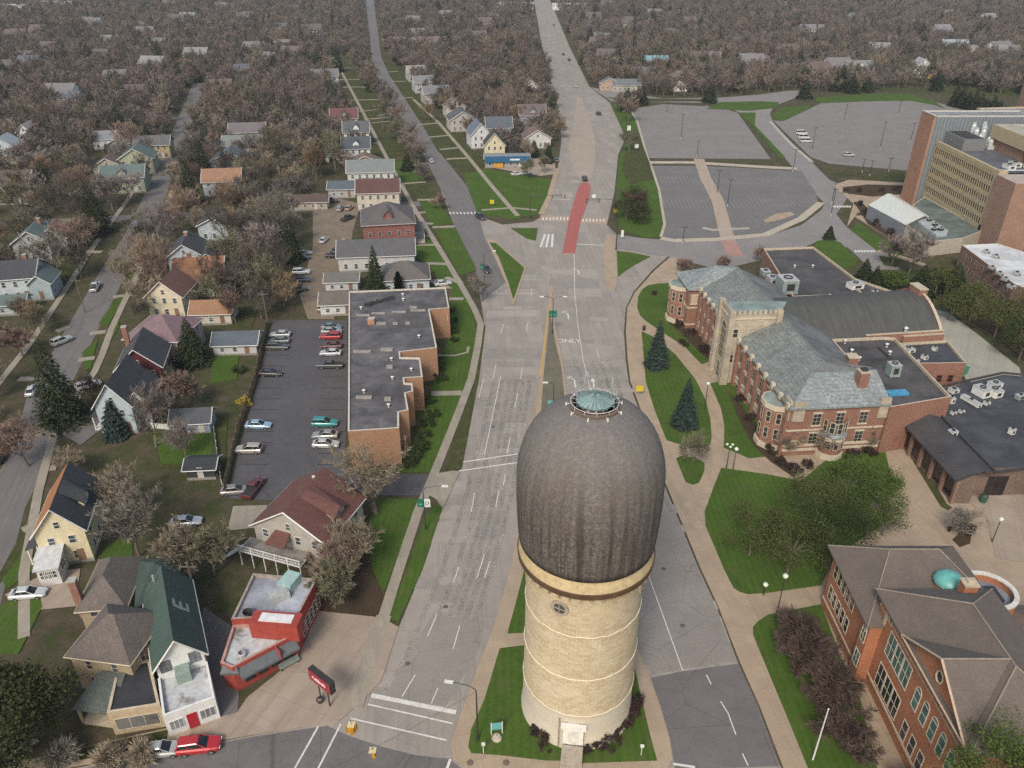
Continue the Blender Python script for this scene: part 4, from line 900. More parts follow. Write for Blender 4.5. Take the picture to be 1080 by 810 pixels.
wall_windows(oh, (42.5,63.6), (42.5,61.6), (10.9,), 2, .7, 1.0, frame=wf, pane=gl, mull=(0,0), margin=.1)
wall_windows(oh, (42.5,56), (42.5,55), (11.6,), 1, .6, .6, frame=wf, pane=gl, mull=(0,0), margin=.1)
# dome, chimney, round stair drum, entrance porch
m = MB().lathe([(1.5,0),(1.5,1.1)], 20); m.build('dome_drum', M_brick2, oh, (51.3,67.4,11.2)); m = MB().lathe([(1.75,1.1),(1.7,1.45),(1.35,1.85),(.8,2.2),(0.02,2.35)], 24); m.build('green_dome', plain((.12,.36,.33),.45,0,.2), oh, (51.3,67.4,11.2), smooth=True)
x, y = G(1020,622,14); m = MB().box(-.75,-.6,-2,.75,.6,2.0); m.box(-.85,-.7,2.0,.85,.7,2.2,1); m.box(-.4,-.3,2.2,.4,.3,2.5,1); m.build('chimney', [M_brick2, M_coping], oh, (x,y,13))
x, y = G(1046,628,8.5)
m = MB().lathe([(3.1,0),(3.1,9.3),(2.8,9.3),(2.8,8.3)], 40, a0=-1.9, a1=1.9); dr = m.build('round_stair_drum', M_brick2, oh, (x-.6,y,0))
m = MB().lathe([(3.2,9.3),(3.2,9.55),(2.65,9.55),(2.65,9.3)], 40, a0=-1.9, a1=1.9); m.build('coping', plain((.55,.53,.48),.6), dr)
m = MB().lathe([(0.01,8.3),(2.8,8.3)], 40, a0=-1.9, a1=1.9); m.build('drum_roof', membrane((.18,.2,.25)), dr)
m = MB().box(-.6,-1.2,8.3,1.4,1.2,8.9); m.build('roof_hatch', M_dark, dr); MB().box(-.8,-1.3,8.9,-.65,1.3,9.1).build('roof_curb', M_metalw, dr)
MB().lathe([(.5,0),(.5,.6),(.6,.7),(.3,1.0)],12).build('roof_vent', M_metalw, oh, (*G(1038,645,10.5),10.2))
m = MB().box(39.3,46.4,0,42.49,48.6,3.6,0); m.box(39.0,46.1,3.6,42.49,48.9,3.9,1); m.build('porch', [M_dark, M_trim], oh)
eo = thing('brick_wing', 'brick wing with brown roof and green bay at the right edge of the frame', 'building', (60,60,0))
m = MB().box(0,-3,0,12,8,7.5); m.build('wall', M_brick2, eo); m = MB().slab([(-.6,-3.6,7.3),(12,-3.6,7.3),(12,2.5,9.6),(2.5,2.5,9.6)], .2); m.slab([(-.6,8.6,7.3),(-.6,-3.6,7.3),(2.5,2.5,9.6)], .2); m.slab([(12,8.6,7.3),(-.6,8.6,7.3),(2.5,2.5,9.6),(12,2.5,9.6)], .2); m.build('roof', M_roofb, eo)

# ---------------------------------------------------------------- tall office block and its neighbours
to_ = thing('office_tower_block', 'six storey tan concrete office block with brick end towers', 'building', (135.5,216,0))
M_tan = plain((.36,.30,.19),.8,var=.12,scale=.8); M_brick3 = brickm((.22,.115,.075),(.28,.15,.10)); M_brick4 = brickm((.28,.12,.06),(.34,.155,.085)); M_corr = None
def mat_corr():
    t = NT('ribbed_metal'); uv = t.walluv(); sp = t.node('ShaderNodeSeparateXYZ'); t.l(uv, sp.inputs[0])
    fr = t.math('FRACT', t.math('DIVIDE', sp.outputs[0], 1.1)); n = t.noise(t.pos(),.4,4)
    a = t.mix(t.lin(fr,.0,.5,0,1), (.11,.13,.155), (.2,.225,.25)); a = t.mix(t.lin(n,.4,.7,0,.4), a, (.12,.14,.165)); return t.out(a,.5,.1)
M_corr = mat_corr()
HB = 20.6
MB().box(.2,2.5,4.2,30,37.4,HB).build('wall', plain((.08,.075,.06),.6), to_)
m = MB().box(0,.5,2.9,.9,37.6,5.4)
for f in range(5): z = 5.4+f*3.05; m.box(0,2.5,z+1.75,.9,37.5,z+3.05)
for k in range(30): y = 2.7+k*(34.6/29); m.box(0.02,y-.2,5.35,.21,y+.2,HB-1.0)
m.box(-.05,2.5,HB-.5,.95,37.55,HB+.6); m.box(0,.6,2.9,2.5,2.5,HB+.6)
m.build('concrete_grid', M_tan, to_)
pn = glass((.018,.018,.018))
for f in range(5):
    z = 5.4+f*3.05
    for k in range(29):
        y = 2.7+(k+.5)*(34.6/29)
        add_window(to_, .2, y, z+.02, math.pi/2, .78, 1.7, frame=M_dark, pane=pn, mull=(0,0))
m = MB().box(1.2,2.4,0,30,37.5,4.19); m.build('undercroft', M_dark, to_)
m = MB()
for k in range(8): m.box(-.1,3+k*4.5,0,.5,3.8+k*4.5,2.9)
m.build('pilotis', M_tan, to_)
m = MB().box(-.6,-9,0,7.5,.5,HB-.2); m.build('brick_stair_tower', M_brick3, to_)
m = MB().box(-2.6,37.8,0,-2.0,46.5,28.7); m.build('brick_end_tower', M_brick4, to_)
m = MB().box(-2.0,37.8,0,29,46.5,28.4); rt = m.build('ribbed_tower', M_corr, to_)
m = MB().box(-2.7,37.7,28.7,-1.9,46.6,28.95); m.box(-1.9,37.7,28.4,29.1,38.2,28.85); m.box(-1.9,46.1,28.4,29.1,46.6,28.85); m.build('coping', plain((.42,.42,.40),.6), rt)
MB().sheet([(-1.9,38.2),(29,38.2),(29,46.1),(-1.9,46.1)], 28.43).build('tower_roof', membrane((.16,.16,.165)), rt)
MB().sheet([(.9,.6),(30,.6),(30,37.7),(.9,37.7)], HB+.1).build('roof', membrane((.085,.09,.105),.3), to_)
m = MB().box(2.2,26,HB+.12,9,37.6,HB+3.6); ps = m.build('plant_screen', plain((.16,.165,.18),.5), to_)
MB().box(2.8,26.6,HB+3.6,8.4,37.1,HB+3.7).build('screen_roof', M_dark, ps)
for k, (x, y, h) in enumerate([(10,31.5,4),(11.5,33,5.5),(10.5,35.2,5),(12.5,30.5,3.4),(13,35.6,6),(12,28.6,3),(10.8,38,6.2),(14,38,6.4),(14.6,33,5)]):
    m = MB().lathe([(.8,0),(.8,h*.8),(.55,h*.9),(.55,h)], 12); m.box(-.95,-.95,0,.95,.95,h*.4); m.build('air_handler', plain((.5,.54,.54),.4,.2), to_, (x,y,HB+.12))
m = MB().box(13,13,HB+.12,30,30,HB+5.2); m.build('penthouse_core', M_brick3, to_)
m = MB().box(12.2,4.6,HB+3.4,31,30.6,HB+7.2); ph = m.build('penthouse', plain((.40,.335,.215),.8), to_)
MB().sheet([(12.6,5),(31,5),(31,30.2),(12.6,30.2)], HB+7.22).build('penthouse_roof', membrane((.30,.28,.23),.3), ph)
m = MB().box(14,4.9,HB+.12,30,13,HB+3.4); m.build('penthouse_glass', glass((.02,.02,.02)), ph)
for (x, y) in ((5,5),(8,7.5),(11,5)): roof_unit(to_, x, y, HB+.12, 2.2, 3, 1.2, .1, M_metalw)
m = MB().box(1.5,1.0,HB+.6,12,1.8,HB+.7); m.build('skylight', plain((.5,.52,.52),.4), to_)
# back slab
bs, lp, c = flat_block('long_flat_block', 'long grey roofed block behind the tan office tower', [(166,266),(240,258),(240,300),(166,290)], 24, plain((.2,.2,.2)), membrane((.2,.2,.215)), .5)
# pavilion with white metal roof, and its flat neighbour
pv = thing('metal_roofed_pavilion', 'low pavilion with pale grey pitched metal roof near the brick end tower', 'building', (112.2,238,0), R(0))
P1, P2, P3, P4 = G(916,216,4.5), G(936,204,6), G(976,227,6), G(955,237,4.5)
q = [Vector(p)-Vector((112.2,238)) for p in (P1,P2,P3,P4)]
m = MB().slab([(*q[0],4.5),(*q[3],4.5),(*q[2],6),(*q[1],6)], .25); b2 = [(q[1]+(q[1]-q[0])*.25), (q[2]+(q[2]-q[3])*.25)]; m.slab([(*q[1],6),(*q[2],6),(*b2[1],5.4),(*b2[0],5.4)], .25); m.build('metal_roof', plain((.56,.58,.53),.45,.1,.1), pv)
m = MB().prism([tuple(q[0]*.97),tuple(q[3]*.97),tuple(b2[1]*.97),tuple(b2[0]*.97)], 0, 4.4); m.build('wall', plain((.17,.19,.22),.5), pv)
lw, lp, c = flat_block('flat_roofed_wing', 'low flat roofed wing with white skylight at the foot of the office block', [G(955,238,4),G(975,228,4),G(962,217,4),G(975,208,4),(135,242),(136.3,216.5),G(1016,252,4),G(981,256,4)], 4, plain((.4,.36,.3)), membrane((.10,.125,.115),.3), .3)
x, y = at(c, 984, 240, 4.2); m = MB()
SKY = [(a-c[0], b-c[1]) for a, b in GP([(968,233),(977,227),(1000,243),(999,247),(988,248)], 4.6)]
m.prism(SKY, 4.0, 4.6); m.build('skylight', plain((.36,.4,.42),.35), lw)
for px, py in ((980,233),(986,238),(992,243),(985,243)): x, y = at(c,px,py,4.6); roof_unit(lw, x, y, 4.62, 1.4, 1.0, .7, .4, M_dark)
# white flat-roofed brick building, far right
wb, lp, c = flat_block('white_roofed_block', 'two storey brick block with a bright white flat roof, far right', [(119.5,197.2),(129.5,198.5),(145,170),(128,150),(118.5,170.5)], 6.5, M_brickd, membrane((.5,.52,.53),.12), .25, cop=plain((.5,.5,.48)))
for px, py in ((1040,267),(1046,284),(1054,290),(1060,296),(1050,272),(1066,304),(1072,290)): x, y = at(c,px,py,6.5); roof_unit(wb, x, y, 6.5, 1.2, 1.6, .7, .3, M_metal)
wall_windows(wb, (119.5-c[0],197.2-c[1]), (118.5-c[0],170.5-c[1]), (1.2,4.0), 8, 1.3, 1.5, frame=trimd, pane=gl)
# brick block at the far right edge
fb, lp, c = flat_block('brick_block', 'plain red brick block at the far right edge beyond the parking lot', [(243,356),(262,350),(262,395),(246,396)], 18, M_brick3, membrane((.4,.4,.4)), .6, cop=plain((.5,.5,.48)))
# ================================================================ houses
FOOT = []          # footprints kept clear of trees: (x, y, radius)
WHITE, CREAM, BLUEW, GREYW = (.72,.73,.72), (.68,.60,.41), (.48,.57,.63), (.38,.39,.39)
RG, RDK, RBR, RMAR, ROR, RTEAL, RBLUE = (.11,.11,.115), (.052,.055,.062), (.115,.085,.07), (.13,.045,.042), (.25,.125,.068), (.10,.14,.135), (.085,.105,.125)
def build_house(t, w, d, h, rh, roof, wall, style='gable_y', ov=.45, trim=(.6,.59,.56), floors=2, win=True, chimney=None, dormer=False, porch=None, pane=None, win_w=.95, attic=True, roof2=None):
    wm = siding(wall) if isinstance(wall, tuple) else wall
    rm = shingle(roof); rm2 = shingle(roof2) if roof2 else rm; tm = plain(trim, .6, var=.08)
    m = MB(); x, y = w/2, d/2
    if style == 'gable_y':
        m.add([(-x,-y,0),(x,-y,0),(x,y,0),(-x,y,0),(-x,-y,h),(x,-y,h),(x,y,h),(-x,y,h),(0,-y,h+rh),(0,y,h+rh)],
              [(0,1,5,8,4),(1,2,6,5),(2,3,7,9,6),(3,0,4,7)])
    elif style == 'gable_x':
        m.add([(-x,-y,0),(x,-y,0),(x,y,0),(-x,y,0),(-x,-y,h),(x,-y,h),(x,y,h),(-x,y,h),(-x,0,h+rh),(x,0,h+rh)],
              [(0,1,5,4),(1,2,6,9,5),(2,3,7,6),(3,0,4,8,7)])
    else: m.box(-x,-y,0,x,y,h)
    m.box(-x-.06,-y-.06,0,x+.06,y+.06,.5,1)
    m.build('wall', [wm, plain((.25,.24,.22),.9)], t)
    m = MB(); th = .2; zt = .12
    if style == 'gable_y':
        k = rh/x; a = (x+ov); lo = h-ov*k+zt
        m.slab([(-a,-y-ov,lo),(0,-y-ov,h+rh+zt),(0,y+ov,h+rh+zt),(-a,y+ov,lo)], th, 1); m.slab([(0,-y-ov,h+rh+zt),(a,-y-ov,lo),(a,y+ov,lo),(0,y+ov,h+rh+zt)], th, 0)
        ro = m.build('roof', [rm, rm2], t)
        m = MB()
        for s in (-1,):
            yy = s*(y+ov+.03); m.tube([(-a,yy,lo-.08),(0,yy,h+rh+zt-.08),(a,yy,lo-.08)], .13, 4)
        m.tube([(-a-.04,-y-ov,lo-.1),(-a-.04,y+ov,lo-.1)], .08, 4); m.tube([(a+.04,-y-ov,lo-.1),(a+.04,y+ov,lo-.1)], .08, 4)
        m.build('fascia', tm, ro)
    elif style == 'gable_x':
        k = rh/y; a = (y+ov); lo = h-ov*k+zt
        m.slab([(-x-ov,-a,lo),(x+ov,-a,lo),(x+ov,0,h+rh+zt),(-x-ov,0,h+rh+zt)], th); m.slab([(-x-ov,0,h+rh+zt),(x+ov,0,h+rh+zt),(x+ov,a,lo),(-x-ov,a,lo)], th, 1)
        ro = m.build('roof', [rm, rm2], t)
        m = MB(); m.tube([(-x-ov,-a-.04,lo-.1),(x+ov,-a-.04,lo-.1)], .09, 4)
        for s in (-1,1): m.tube([(s*(x+ov+.03),-a,lo-.08),(s*(x+ov+.03),0,h+rh+zt-.08),(s*(x+ov+.03),a,lo-.08)], .12, 4)
        m.build('fascia', tm, ro)
    else:
        r = min(x,y); ax, ay = x+ov, y+ov; k = rh/r; lo = h-ov*k*.8+zt; zz = h+rh+zt
        px_, py_ = max(0, x-r), max(0, y-r)
        if px_ < .3 and py_ < .3: px_ = .3
        A,B,C_,D_ = (-ax,-ay,lo),(ax,-ay,lo),(ax,ay,lo),(-ax,ay,lo)
        if px_ >= py_: P,Q = (-px_,0,zz),(px_,0,zz); m.slab([A,B,Q,P],th); m.slab([B,C_,Q],th); m.slab([C_,D_,P,Q],th); m.slab([D_,A,P],th)
        else: P,Q = (0,-py_,zz),(0,py_,zz); m.slab([A,B,P],th); m.slab([B,C_,Q,P],th); m.slab([C_,D_,Q],th); m.slab([D_,A,P,Q],th)
        ro = m.build('roof', [rm], t); m = MB(); m.tube([A,B], .08, 4); m.tube([B,C_], .08, 4); m.tube([D_,A], .08, 4); m.build('fascia', tm, ro)
    if chimney:
        cx, cy = chimney[:2]; cm = MB().box(cx-.45,cy-.4,h*.5,cx+.45,cy+.4,h+rh+.9); cm.box(cx-.52,cy-.47,h+rh+.9,cx+.52,cy+.47,h+rh+1.08,1)
        cm.build('chimney', [brickm((.19,.07,.045),(.26,.11,.07)), plain((.35,.33,.3))], ro)
    pane = pane or glass()
    if win:
        zs = [.95+2.75*f for f in range(floors) if .95+2.75*f+1.5 < h+.35]
        wh = 1.4 if h > 3.2 else 1.0
        nx, ny = max(1,int(w/2.6)), max(1,int(d/3))
        fr = tm if isinstance(wall, tuple) and sum(wall) < 1.2 else plain((.5,.5,.5))
        for (p0,p1,n) in (((-x,-y),(x,-y),nx),((x,-y),(x,y),ny),((-x,y),(-x,-y),ny)):
            wall_windows(t, p0, p1, zs, n, win_w, wh, frame=tm, pane=pane, mull=(0,1), margin=.5)
        if style == 'gable_y' and attic and rh > 2:
            add_window(t, 0, -y, h+.35, math.pi, .8, min(1.2, rh*.4), frame=tm, pane=pane, mull=(0,1))
        if style == 'gable_x' and attic and rh > 2:
            for s in (-1,1): add_window(t, s*x, 0, h+.35, -s*math.pi/2, .8, 1.0, frame=tm, pane=pane, mull=(0,1))
    if dormer:
        dm = MB(); 
        if style == 'gable_y':
            k = rh/x; dx = x*.55; z0 = h+rh-dx*k
            for s in (1,):
                dm.slab([(s*.2,-1.6,h+rh+zt-.2),(s*.2,0,h+rh+zt+.1),(s*(x*.95),0,h+rh*.62),(s*(x*.95),-1.7,h+rh*.35)][::s], .15); dm.slab([(s*.2,1.6,h+rh+zt-.2),(s*(x*.95),1.7,h+rh*.35),(s*(x*.95),0,h+rh*.62),(s*.2,0,h+rh+zt+.1)][::s], .15)
                dm.build('dormer_roof', rm, ro)
                q = MB().add([(s*x*.88,-1.4,h+.3),(s*x*.88,1.4,h+.3),(s*x*.88,1.4,h+rh*.38),(s*x*.88,0,h+rh*.6),(s*x*.88,-1.4,h+rh*.38)], [(0,1,2,3,4)]); q.box(s*x*.4,-1.35,h+.3,s*x*.879,1.35,h+rh*.36); dw = q.build('dormer', wm, ro)
                add_window(dw, s*x*.88, 0, h+.55, -s*math.pi/2, .8, .9, frame=tm, pane=pane, mull=(0,1))
        else:
            dm.slab([(-1.5,-y*.85,h+rh*.45),(0,-y*.85,h+rh*.85),(0,-.1,h+rh*.95),(-1.5,-.3,h+rh*.75)], .14); dm.slab([(0,-y*.85,h+rh*.85),(1.5,-y*.85,h+rh*.45),(1.5,-.3,h+rh*.75),(0,-.1,h+rh*.95)], .14); dm.build('dormer_roof', rm, ro)
            q = MB(); q.add([(-1.2,-y*.8,h+.1),(1.2,-y*.8,h+.1),(1.2,-y*.8,h+rh*.45),(0,-y*.8,h+rh*.76),(-1.2,-y*.8,h+rh*.45)], [(0,1,2,3,4)]); q.box(-1.2,-y*.799,h+.1,1.2,-y*.3,h+rh*.44); dw = q.build('dormer', wm, ro)
            add_window(dw, 0, -y*.8, h+.3, math.pi, .8, .8, frame=tm, pane=pane, mull=(0,1))
    if porch:
        side, pw, pd, ph = porch; pm = MB(); cr = rm
        m1 = MB()
        if side == 'front':
            pm.slab([(-pw/2,-y-pd,ph),(pw/2,-y-pd,ph),(pw/2,-y-.003,ph+.7),(-pw/2,-y-.003,ph+.7)], .16)
            m1.box(-pw/2+.1,-y-pd+.1,0,pw/2-.1,-y-.01,.4)
            for k in range(4): q = -pw/2+.2+(pw-.4)*k/3; m1.box(q-.09,-y-pd+.15,.4,q+.09,-y-pd+.33,ph-.12)
        else:
            s = -1 if side == 'left' else 1
            q = [(s*(x+pd),-pw/2,ph),(s*(x+.003),-pw/2,ph+.7),(s*(x+.003),pw/2,ph+.7),(s*(x+pd),pw/2,ph)]; pm.slab(q if s < 0 else q[::-1], .16)
            xa, xb = sorted((s*(x+.01), s*(x+pd-.1))); m1.box(xa,-pw/2+.1,0,xb,pw/2-.1,.4)
            for k in range(4): q = -pw/2+.2+(pw-.4)*k/3; m1.box(s*(x+pd-.25)-.09,q-.09,.4,s*(x+pd-.25)+.09,q+.09,ph-.12)
        po = pm.build('porch_roof', cr, t); m1.build('porch', tm, t)
    dp = MB().box(-.48,-.05,.4,.48,.0,2.5); dp.build('door', plain((.2,.12,.08) if sum(wall if isinstance(wall,tuple) else (1,1,1)) > 1.1 else (.5,.48,.44)), t, (w*.28 if w > 6 else 0, -y-.012, 0))
    return ro
def house(label, px, rot, w, d, h, rh, roof, wall, style='gable_y', name='house', cat='house', group='houses in the neighbourhood', z=0, **k):
    fx, fy = G(*px); a = R(rot); cx, cy = fx-math.sin(a)*d/2, fy+math.cos(a)*d/2
    t = thing(name, label, cat, (cx,cy,z), a, group); build_house(t, w, d, h, rh, roof, wall, style, **k); FOOT.append((cx,cy,max(w,d)*.55+.8)); return t
def house3(label, A, B, C, h, rh, roof, wall, style='gable_y', name='house', cat='house', group='houses in the neighbourhood', inset=.4, swap=False, **k):
    # three roof-edge corners seen in the photo at eave height h: front left, front right, rear right
    a, b, c = (Vector(G(*p, h)) for p in (A,B,C)); u = (b-a); ang = math.atan2(u.y,u.x); v = (c-b); n = Vector((-math.sin(ang), math.cos(ang)))
    w = u.length-2*inset; d = v.dot(n)-2*inset; ctr = a+u/2+n*(v.dot(n)/2)
    t = thing(name, label, cat, (ctr.x,ctr.y,0), ang, group); build_house(t, w, d, h, rh, roof, wall, style, **k); FOOT.append((ctr.x,ctr.y,max(w,d)*.55+.8)); t['size'] = (w,d); return t
NB = 'houses in the neighbourhood'; GAR = 'sheds and garages behind the houses'
# --- foreground corner block
cream = house3('cream two storey house with orange and charcoal roof and white sunroom', (31,566), (90,557), (106,506), 6.2, 3.9, RDK, CREAM, roof2=(.30,.135,.06), dormer=True, porch=('left',9,2.2,3.0))
w_, d_0 = cream['size']; q = MB().box(-w_/2+.3,-d_0/2-4.0,0,w_/2-3.3,-d_0/2-.003,3.1); sun = q.build('sunroom', siding((.6,.6,.6)), cream)
MB().slab([(-w_/2,-d_0/2-4.3,3.15),(w_/2-3.0,-d_0/2-4.3,3.15),(w_/2-3.0,-d_0/2-.01,3.9),(-w_/2,-d_0/2-.01,3.9)], .15).build('sunroom_roof', plain((.48,.49,.5),.5), sun)
wall_windows(sun, (-w_/2+.3,-d_0/2-4.0), (w_/2-3.3,-d_0/2-4.0), (1.3,), 4, .75, 1.3, mull=(0,1), margin=.4); add_window(sun, w_/2-3.3, -d_0/2-2, 1.3, math.pi*1.5, 1.6, 1.3)
bh = house3('grey house with maroon shingle roof and white rear deck by the asphalt lot', (263,553), (344,574), (371,521), 5.6, 3.8, (.125,.055,.047), (.42,.40,.36), dormer=True, chimney=None)
w_, d_0 = bh['size']; y0 = -d_0/2
m = MB().box(-w_/2-1,y0-3.0,2.6,w_/2-2.5,y0-.01,2.78)
for k in range(6): m.box(-w_/2-.9+k*(w_-1.8)/5,y0-2.95,0,-w_/2-.76+k*(w_-1.8)/5,y0-2.8,3.75)
m.box(-w_/2-1,y0-3.0,3.68,w_/2-2.5,y0-2.9,3.78); m.box(-w_/2-1,y0-3.0,3.2,w_/2-2.5,y0-2.94,3.26)
for k in range(40): q = -w_/2-.95+k*(w_-1.7)/39; m.box(q-.025,y0-2.98,2.78,q+.025,y0-2.93,3.7)
dk_ = m.build('deck', plain((.62,.62,.61),.6), bh); MB().box(-w_/2-.9,y0-2.85,2.782,w_/2-2.6,y0-.02,2.8).build('deck_floor', plain((.2,.18,.165),.8,var=.3), dk_)
m = MB()
for k in range(9): m.box(-w_/2-1.3-.32*(k+1),y0-2.6,2.5-.27*(k+1),-w_/2-1.3-.32*k,y0-1.4,2.62-.27*(k+1))
m.tube([(-w_/2-1,y0-2.7,3.7),(-w_/2-4.2,y0-2.7,1.1)], .06, 4); m.tube([(-w_/2-1,y0-1.3,3.7),(-w_/2-4.2,y0-1.3,1.1)], .06, 4); m.build('deck_stair', plain((.56,.56,.55),.6), dk_)
MB().slab([(-2.6,y0-2.3,4.7),(.6,y0-2.3,4.7),(.2,y0-.01,5.5),(-2.2,y0-.01,5.5)], .15).build('deck_roof', shingle((.125,.055,.047)), dk_)
MB().lathe([(.3,0),(.3,.5),(.15,.7)],8).build('roof_vent', M_metal, bh, (-.6,3.2,8.9))
eh = house3('white gabled house with dark green roof bearing a pale letter', (160,707), (218,687), (194,611), 5.6, 3.2, (.045,.068,.06), WHITE, attic=False, win=False, roof2=(.05,.085,.072))
w_, d_0 = eh['size']; y0 = -d_0/2
for sx in (-1.6,1.6): add_window(eh, sx, y0, 4.2, math.pi, 1.25, 1.7, frame=plain((.1,.11,.11)), pane=glass((.10,.11,.12)), mull=(1,2))
wall_windows(eh, (w_/2,y0), (w_/2,d_0/2), (1.2,3.9), 4, .9, 1.4)
# painted letter lies on the east slope
kk = 3.2/(w_/2)
le = link('painted_letter', text_mesh('painted_letter', 'E', 3.4, plain((.26,.30,.28),.9), .012, .07), eh, (w_*.27, .2, 5.6+3.2-kk*w_*.27+.17)); le.rotation_mode = 'QUATERNION'
le.rotation_quaternion = (Matrix.Rotation(math.atan(kk),4,'Y') @ Matrix.Rotation(R(90),4,'Z')).to_quaternion()
m = MB(); ew = w_+.3; m.box(-ew/2,y0-5.6,0,ew/2,y0-.003,3.1,0)
for (a0,a1,b0,b1) in ((-ew/2,-ew/2+.25,y0-5.6,y0-.01),(ew/2-.25,ew/2,y0-5.6,y0-.01),(-ew/2+.25,ew/2-.25,y0-5.6,y0-5.35)): m.box(a0,b0,3.1,a1,b1,3.65)
ex = m.build('shop_front_extension', [siding(WHITE)], eh)
def mat_worn_white():
    t = NT('weathered_white_roof'); p = t.pos(); n = t.noise(p,.45,5,.6); n2 = t.noise(p,1.4,6,.7); a = t.mix(t.lin(n2,.35,.7), (.36,.37,.38), (.55,.56,.57)); a = t.mix(t.lin(n,.52,.66,0,.85), a, (.1,.075,.06)); return t.out(a,.7)
M_worn = mat_worn_white()
MB().sheet([(-ew/2+.25,y0-5.35),(ew/2-.25,y0-5.35),(ew/2-.25,y0-.01),(-ew/2+.25,y0-.01)], 3.13).build('extension_roof', M_worn, ex)
MB().box(-.8,y0-1.6,3.13,.8,y0-.01,4.6).build('roof_hatch', plain((.22,.28,.25)), ex)
yy = y0-5.6
for (xa,ww) in ((-ew*.3,ew*.27),(ew*.3,ew*.3)): add_window(ex, xa, yy, .9, math.pi, ww, 1.5, frame=plain((.6,.6,.6)), pane=glass((.12,.13,.14)), mull=(2,0))
MB().box(-.55,yy-.06,.15,.55,yy-.005,2.5).build('red_door', plain((.36,.02,.035),.4), ex)
m = MB(); m.tube([(-w_*.22,d_0*.42,7.9),(-w_*.22,d_0*.42,8.9)], .14, 6); m.build('flue', M_metal, eh)
ev, lp, c = flat_block('rear_wing', 'rear wing with green roof behind the white house, under bare trees', [G(143,640,5.2),G(190,608,5.2),G(182,585,5.2),G(146,592,5.2)], 5.2, siding((.42,.42,.4)), shingle((.045,.068,.06)), 0, cat='house')
m = MB(); pc = [Vector(p) for p in lp]; cz = sum(pc, Vector((0,0)))/4
for i in range(4): m.slab([(*(pc[i]*1.06),5.2),(*(pc[(i+1)%4]*1.06),5.2),(0,0,7.2)], .18)
m.build('hip_roof', shingle((.05,.075,.066)), ev); FOOT.append((c[0],c[1],6))
tan = house3('tan two storey house with grey brown hipped roof next to the black roof', (67,692), (137,701), (145,640), 5.9, 3.0, (.125,.105,.092), (.40,.32,.22), style='hip', trim=(.5,.42,.3), win_w=.8)
tan2 = house3('grey brown roofed rear house of two wings behind the tan house', (78,645), (133,640), (140,586), 5.2, 2.6, (.13,.11,.098), (.40,.32,.22), style='hip', trim=(.5,.42,.3), chimney=(-3,-3))
m = MB().box(-2,-2,0,2,2,2.8); w_, d_0 = tan['size']; pv_ = MB().slab([(-2.4,-2.4,2.9),(2.4,-2.4,2.9),(1.6,2.2,3.9),(-1.6,2.2,3.9)], .18); pv_.build('porch_roof', shingle((.10,.115,.10)), tan, (w_*.18,-d_0/2-2.4,0)); m = MB()
for s in (-1,1): m.box(s*2-.12,-2.1,0,s*2+.12,-1.85,2.85)
m.box(-2.1,-2.1,0,2.1,2.2,.35); m.build('porch', plain((.45,.38,.28)), tan, (w_*.18,-d_0/2-2.4,0))
blk, lp, c = flat_block('single_storey_shop', 'one storey tan shop with flat black roof beside the white house', [G(113,753,3.6),G(169,744,3.6),G(158,696,3.6),G(124,704,3.6)], 3.6, plain((.42,.33,.22),.8), membrane((.03,.031,.036),.25), .18, cop=plain((.5,.42,.3)), cat='shop'); FOOT.append((*c,6))
fr_ = [Vector(p)-Vector(c) for p in (G(113,753,3.6),G(169,744,3.6))]
wall_windows(blk, tuple(fr_[0]), tuple(fr_[1]), (.7,), 3, 1.6, 1.9, frame=plain((.5,.45,.35)), pane=glass((.08,.08,.075)), mull=(0,0), margin=.5)
wall_windows(blk, tuple(fr_[1]), tuple(Vector(G(158,696,3.6))-Vector(c)), (1.2,), 2, 1.0, 1.3)
# --- red corner shop with awning
rs = thing('red_corner_shop', 'red painted corner shop with grey awning and silvery flat roofs', 'shop', (-30.5,69.5,0)); FOOT.append((-30.5,69.5,9))
M_red = brickm((.28,.04,.03),(.34,.06,.045),(.28,.06,.045),.45,.16,.3); M_silver = membrane((.24,.25,.28),.6)
base = [(-34.6,68.4),(-26.5,69.2),(-25.5,75.4),(-34.2,76.4)]; lp = [(x+30.5,y-69.5) for x,y in base]
m = MB().prism(lp, 0, 4.6); m.build('wall', M_red, rs); MB().sheet(lp, 4.62).build('roof', M_silver, rs); parapet(rs, lp, 4.61, .45, wallm=M_red, cop=plain((.3,.25,.22),.8,var=.3))
fb_ = [(-34.2,62.6),(-32.6,61.9),(-26.6,66.8),(-26.45,69.19),(-34.55,68.39)]; lp2 = [(x+30.5,y-69.5) for x,y in fb_]
m = MB().prism(lp2, 0, 3.7); m.build('front_wall', M_red, rs); MB().sheet(lp2, 3.72).build('front_roof', mat_worn_white(), rs); parapet(rs, lp2, 3.71, .4, wallm=M_red, cop=plain((.38,.22,.18),.8,var=.3))
F0, F1 = Vector(G(262,657,6.3))-Vector((-30.5,69.5)), Vector(G(313,661,6.3))-Vector((-30.5,69.5)); dn = (F1-F0).normalized(); dn = Vector((-dn.y,dn.x))
Bk0, Bk1 = F0+dn*2.1, F1+dn*2.1
m = MB().prism([tuple(F0),tuple(F1),tuple(Bk1),tuple(Bk0)], 3.74, 6.3); m.build('raised_facade', plain((.30,.045,.032),.6,var=.15), rs)
q0, q1 = F0+(F1-F0)*.18+dn*.4, F0+(F1-F0)*.86+dn*.4; m = MB().prism([tuple(q0),tuple(q1),tuple(q1+dn*1.3),tuple(q0+dn*1.3)], 6.3, 6.42); m.build('raised_roof', plain((.6,.6,.61)), rs)
A, B = Vector((-1.7,-7.3)), Vector((4.0,-2.75)); n = (B-A).normalized(); n = Vector((n.y,-n.x)); A2, B2 = A+n*1.0, B+n*1.0; m = MB()
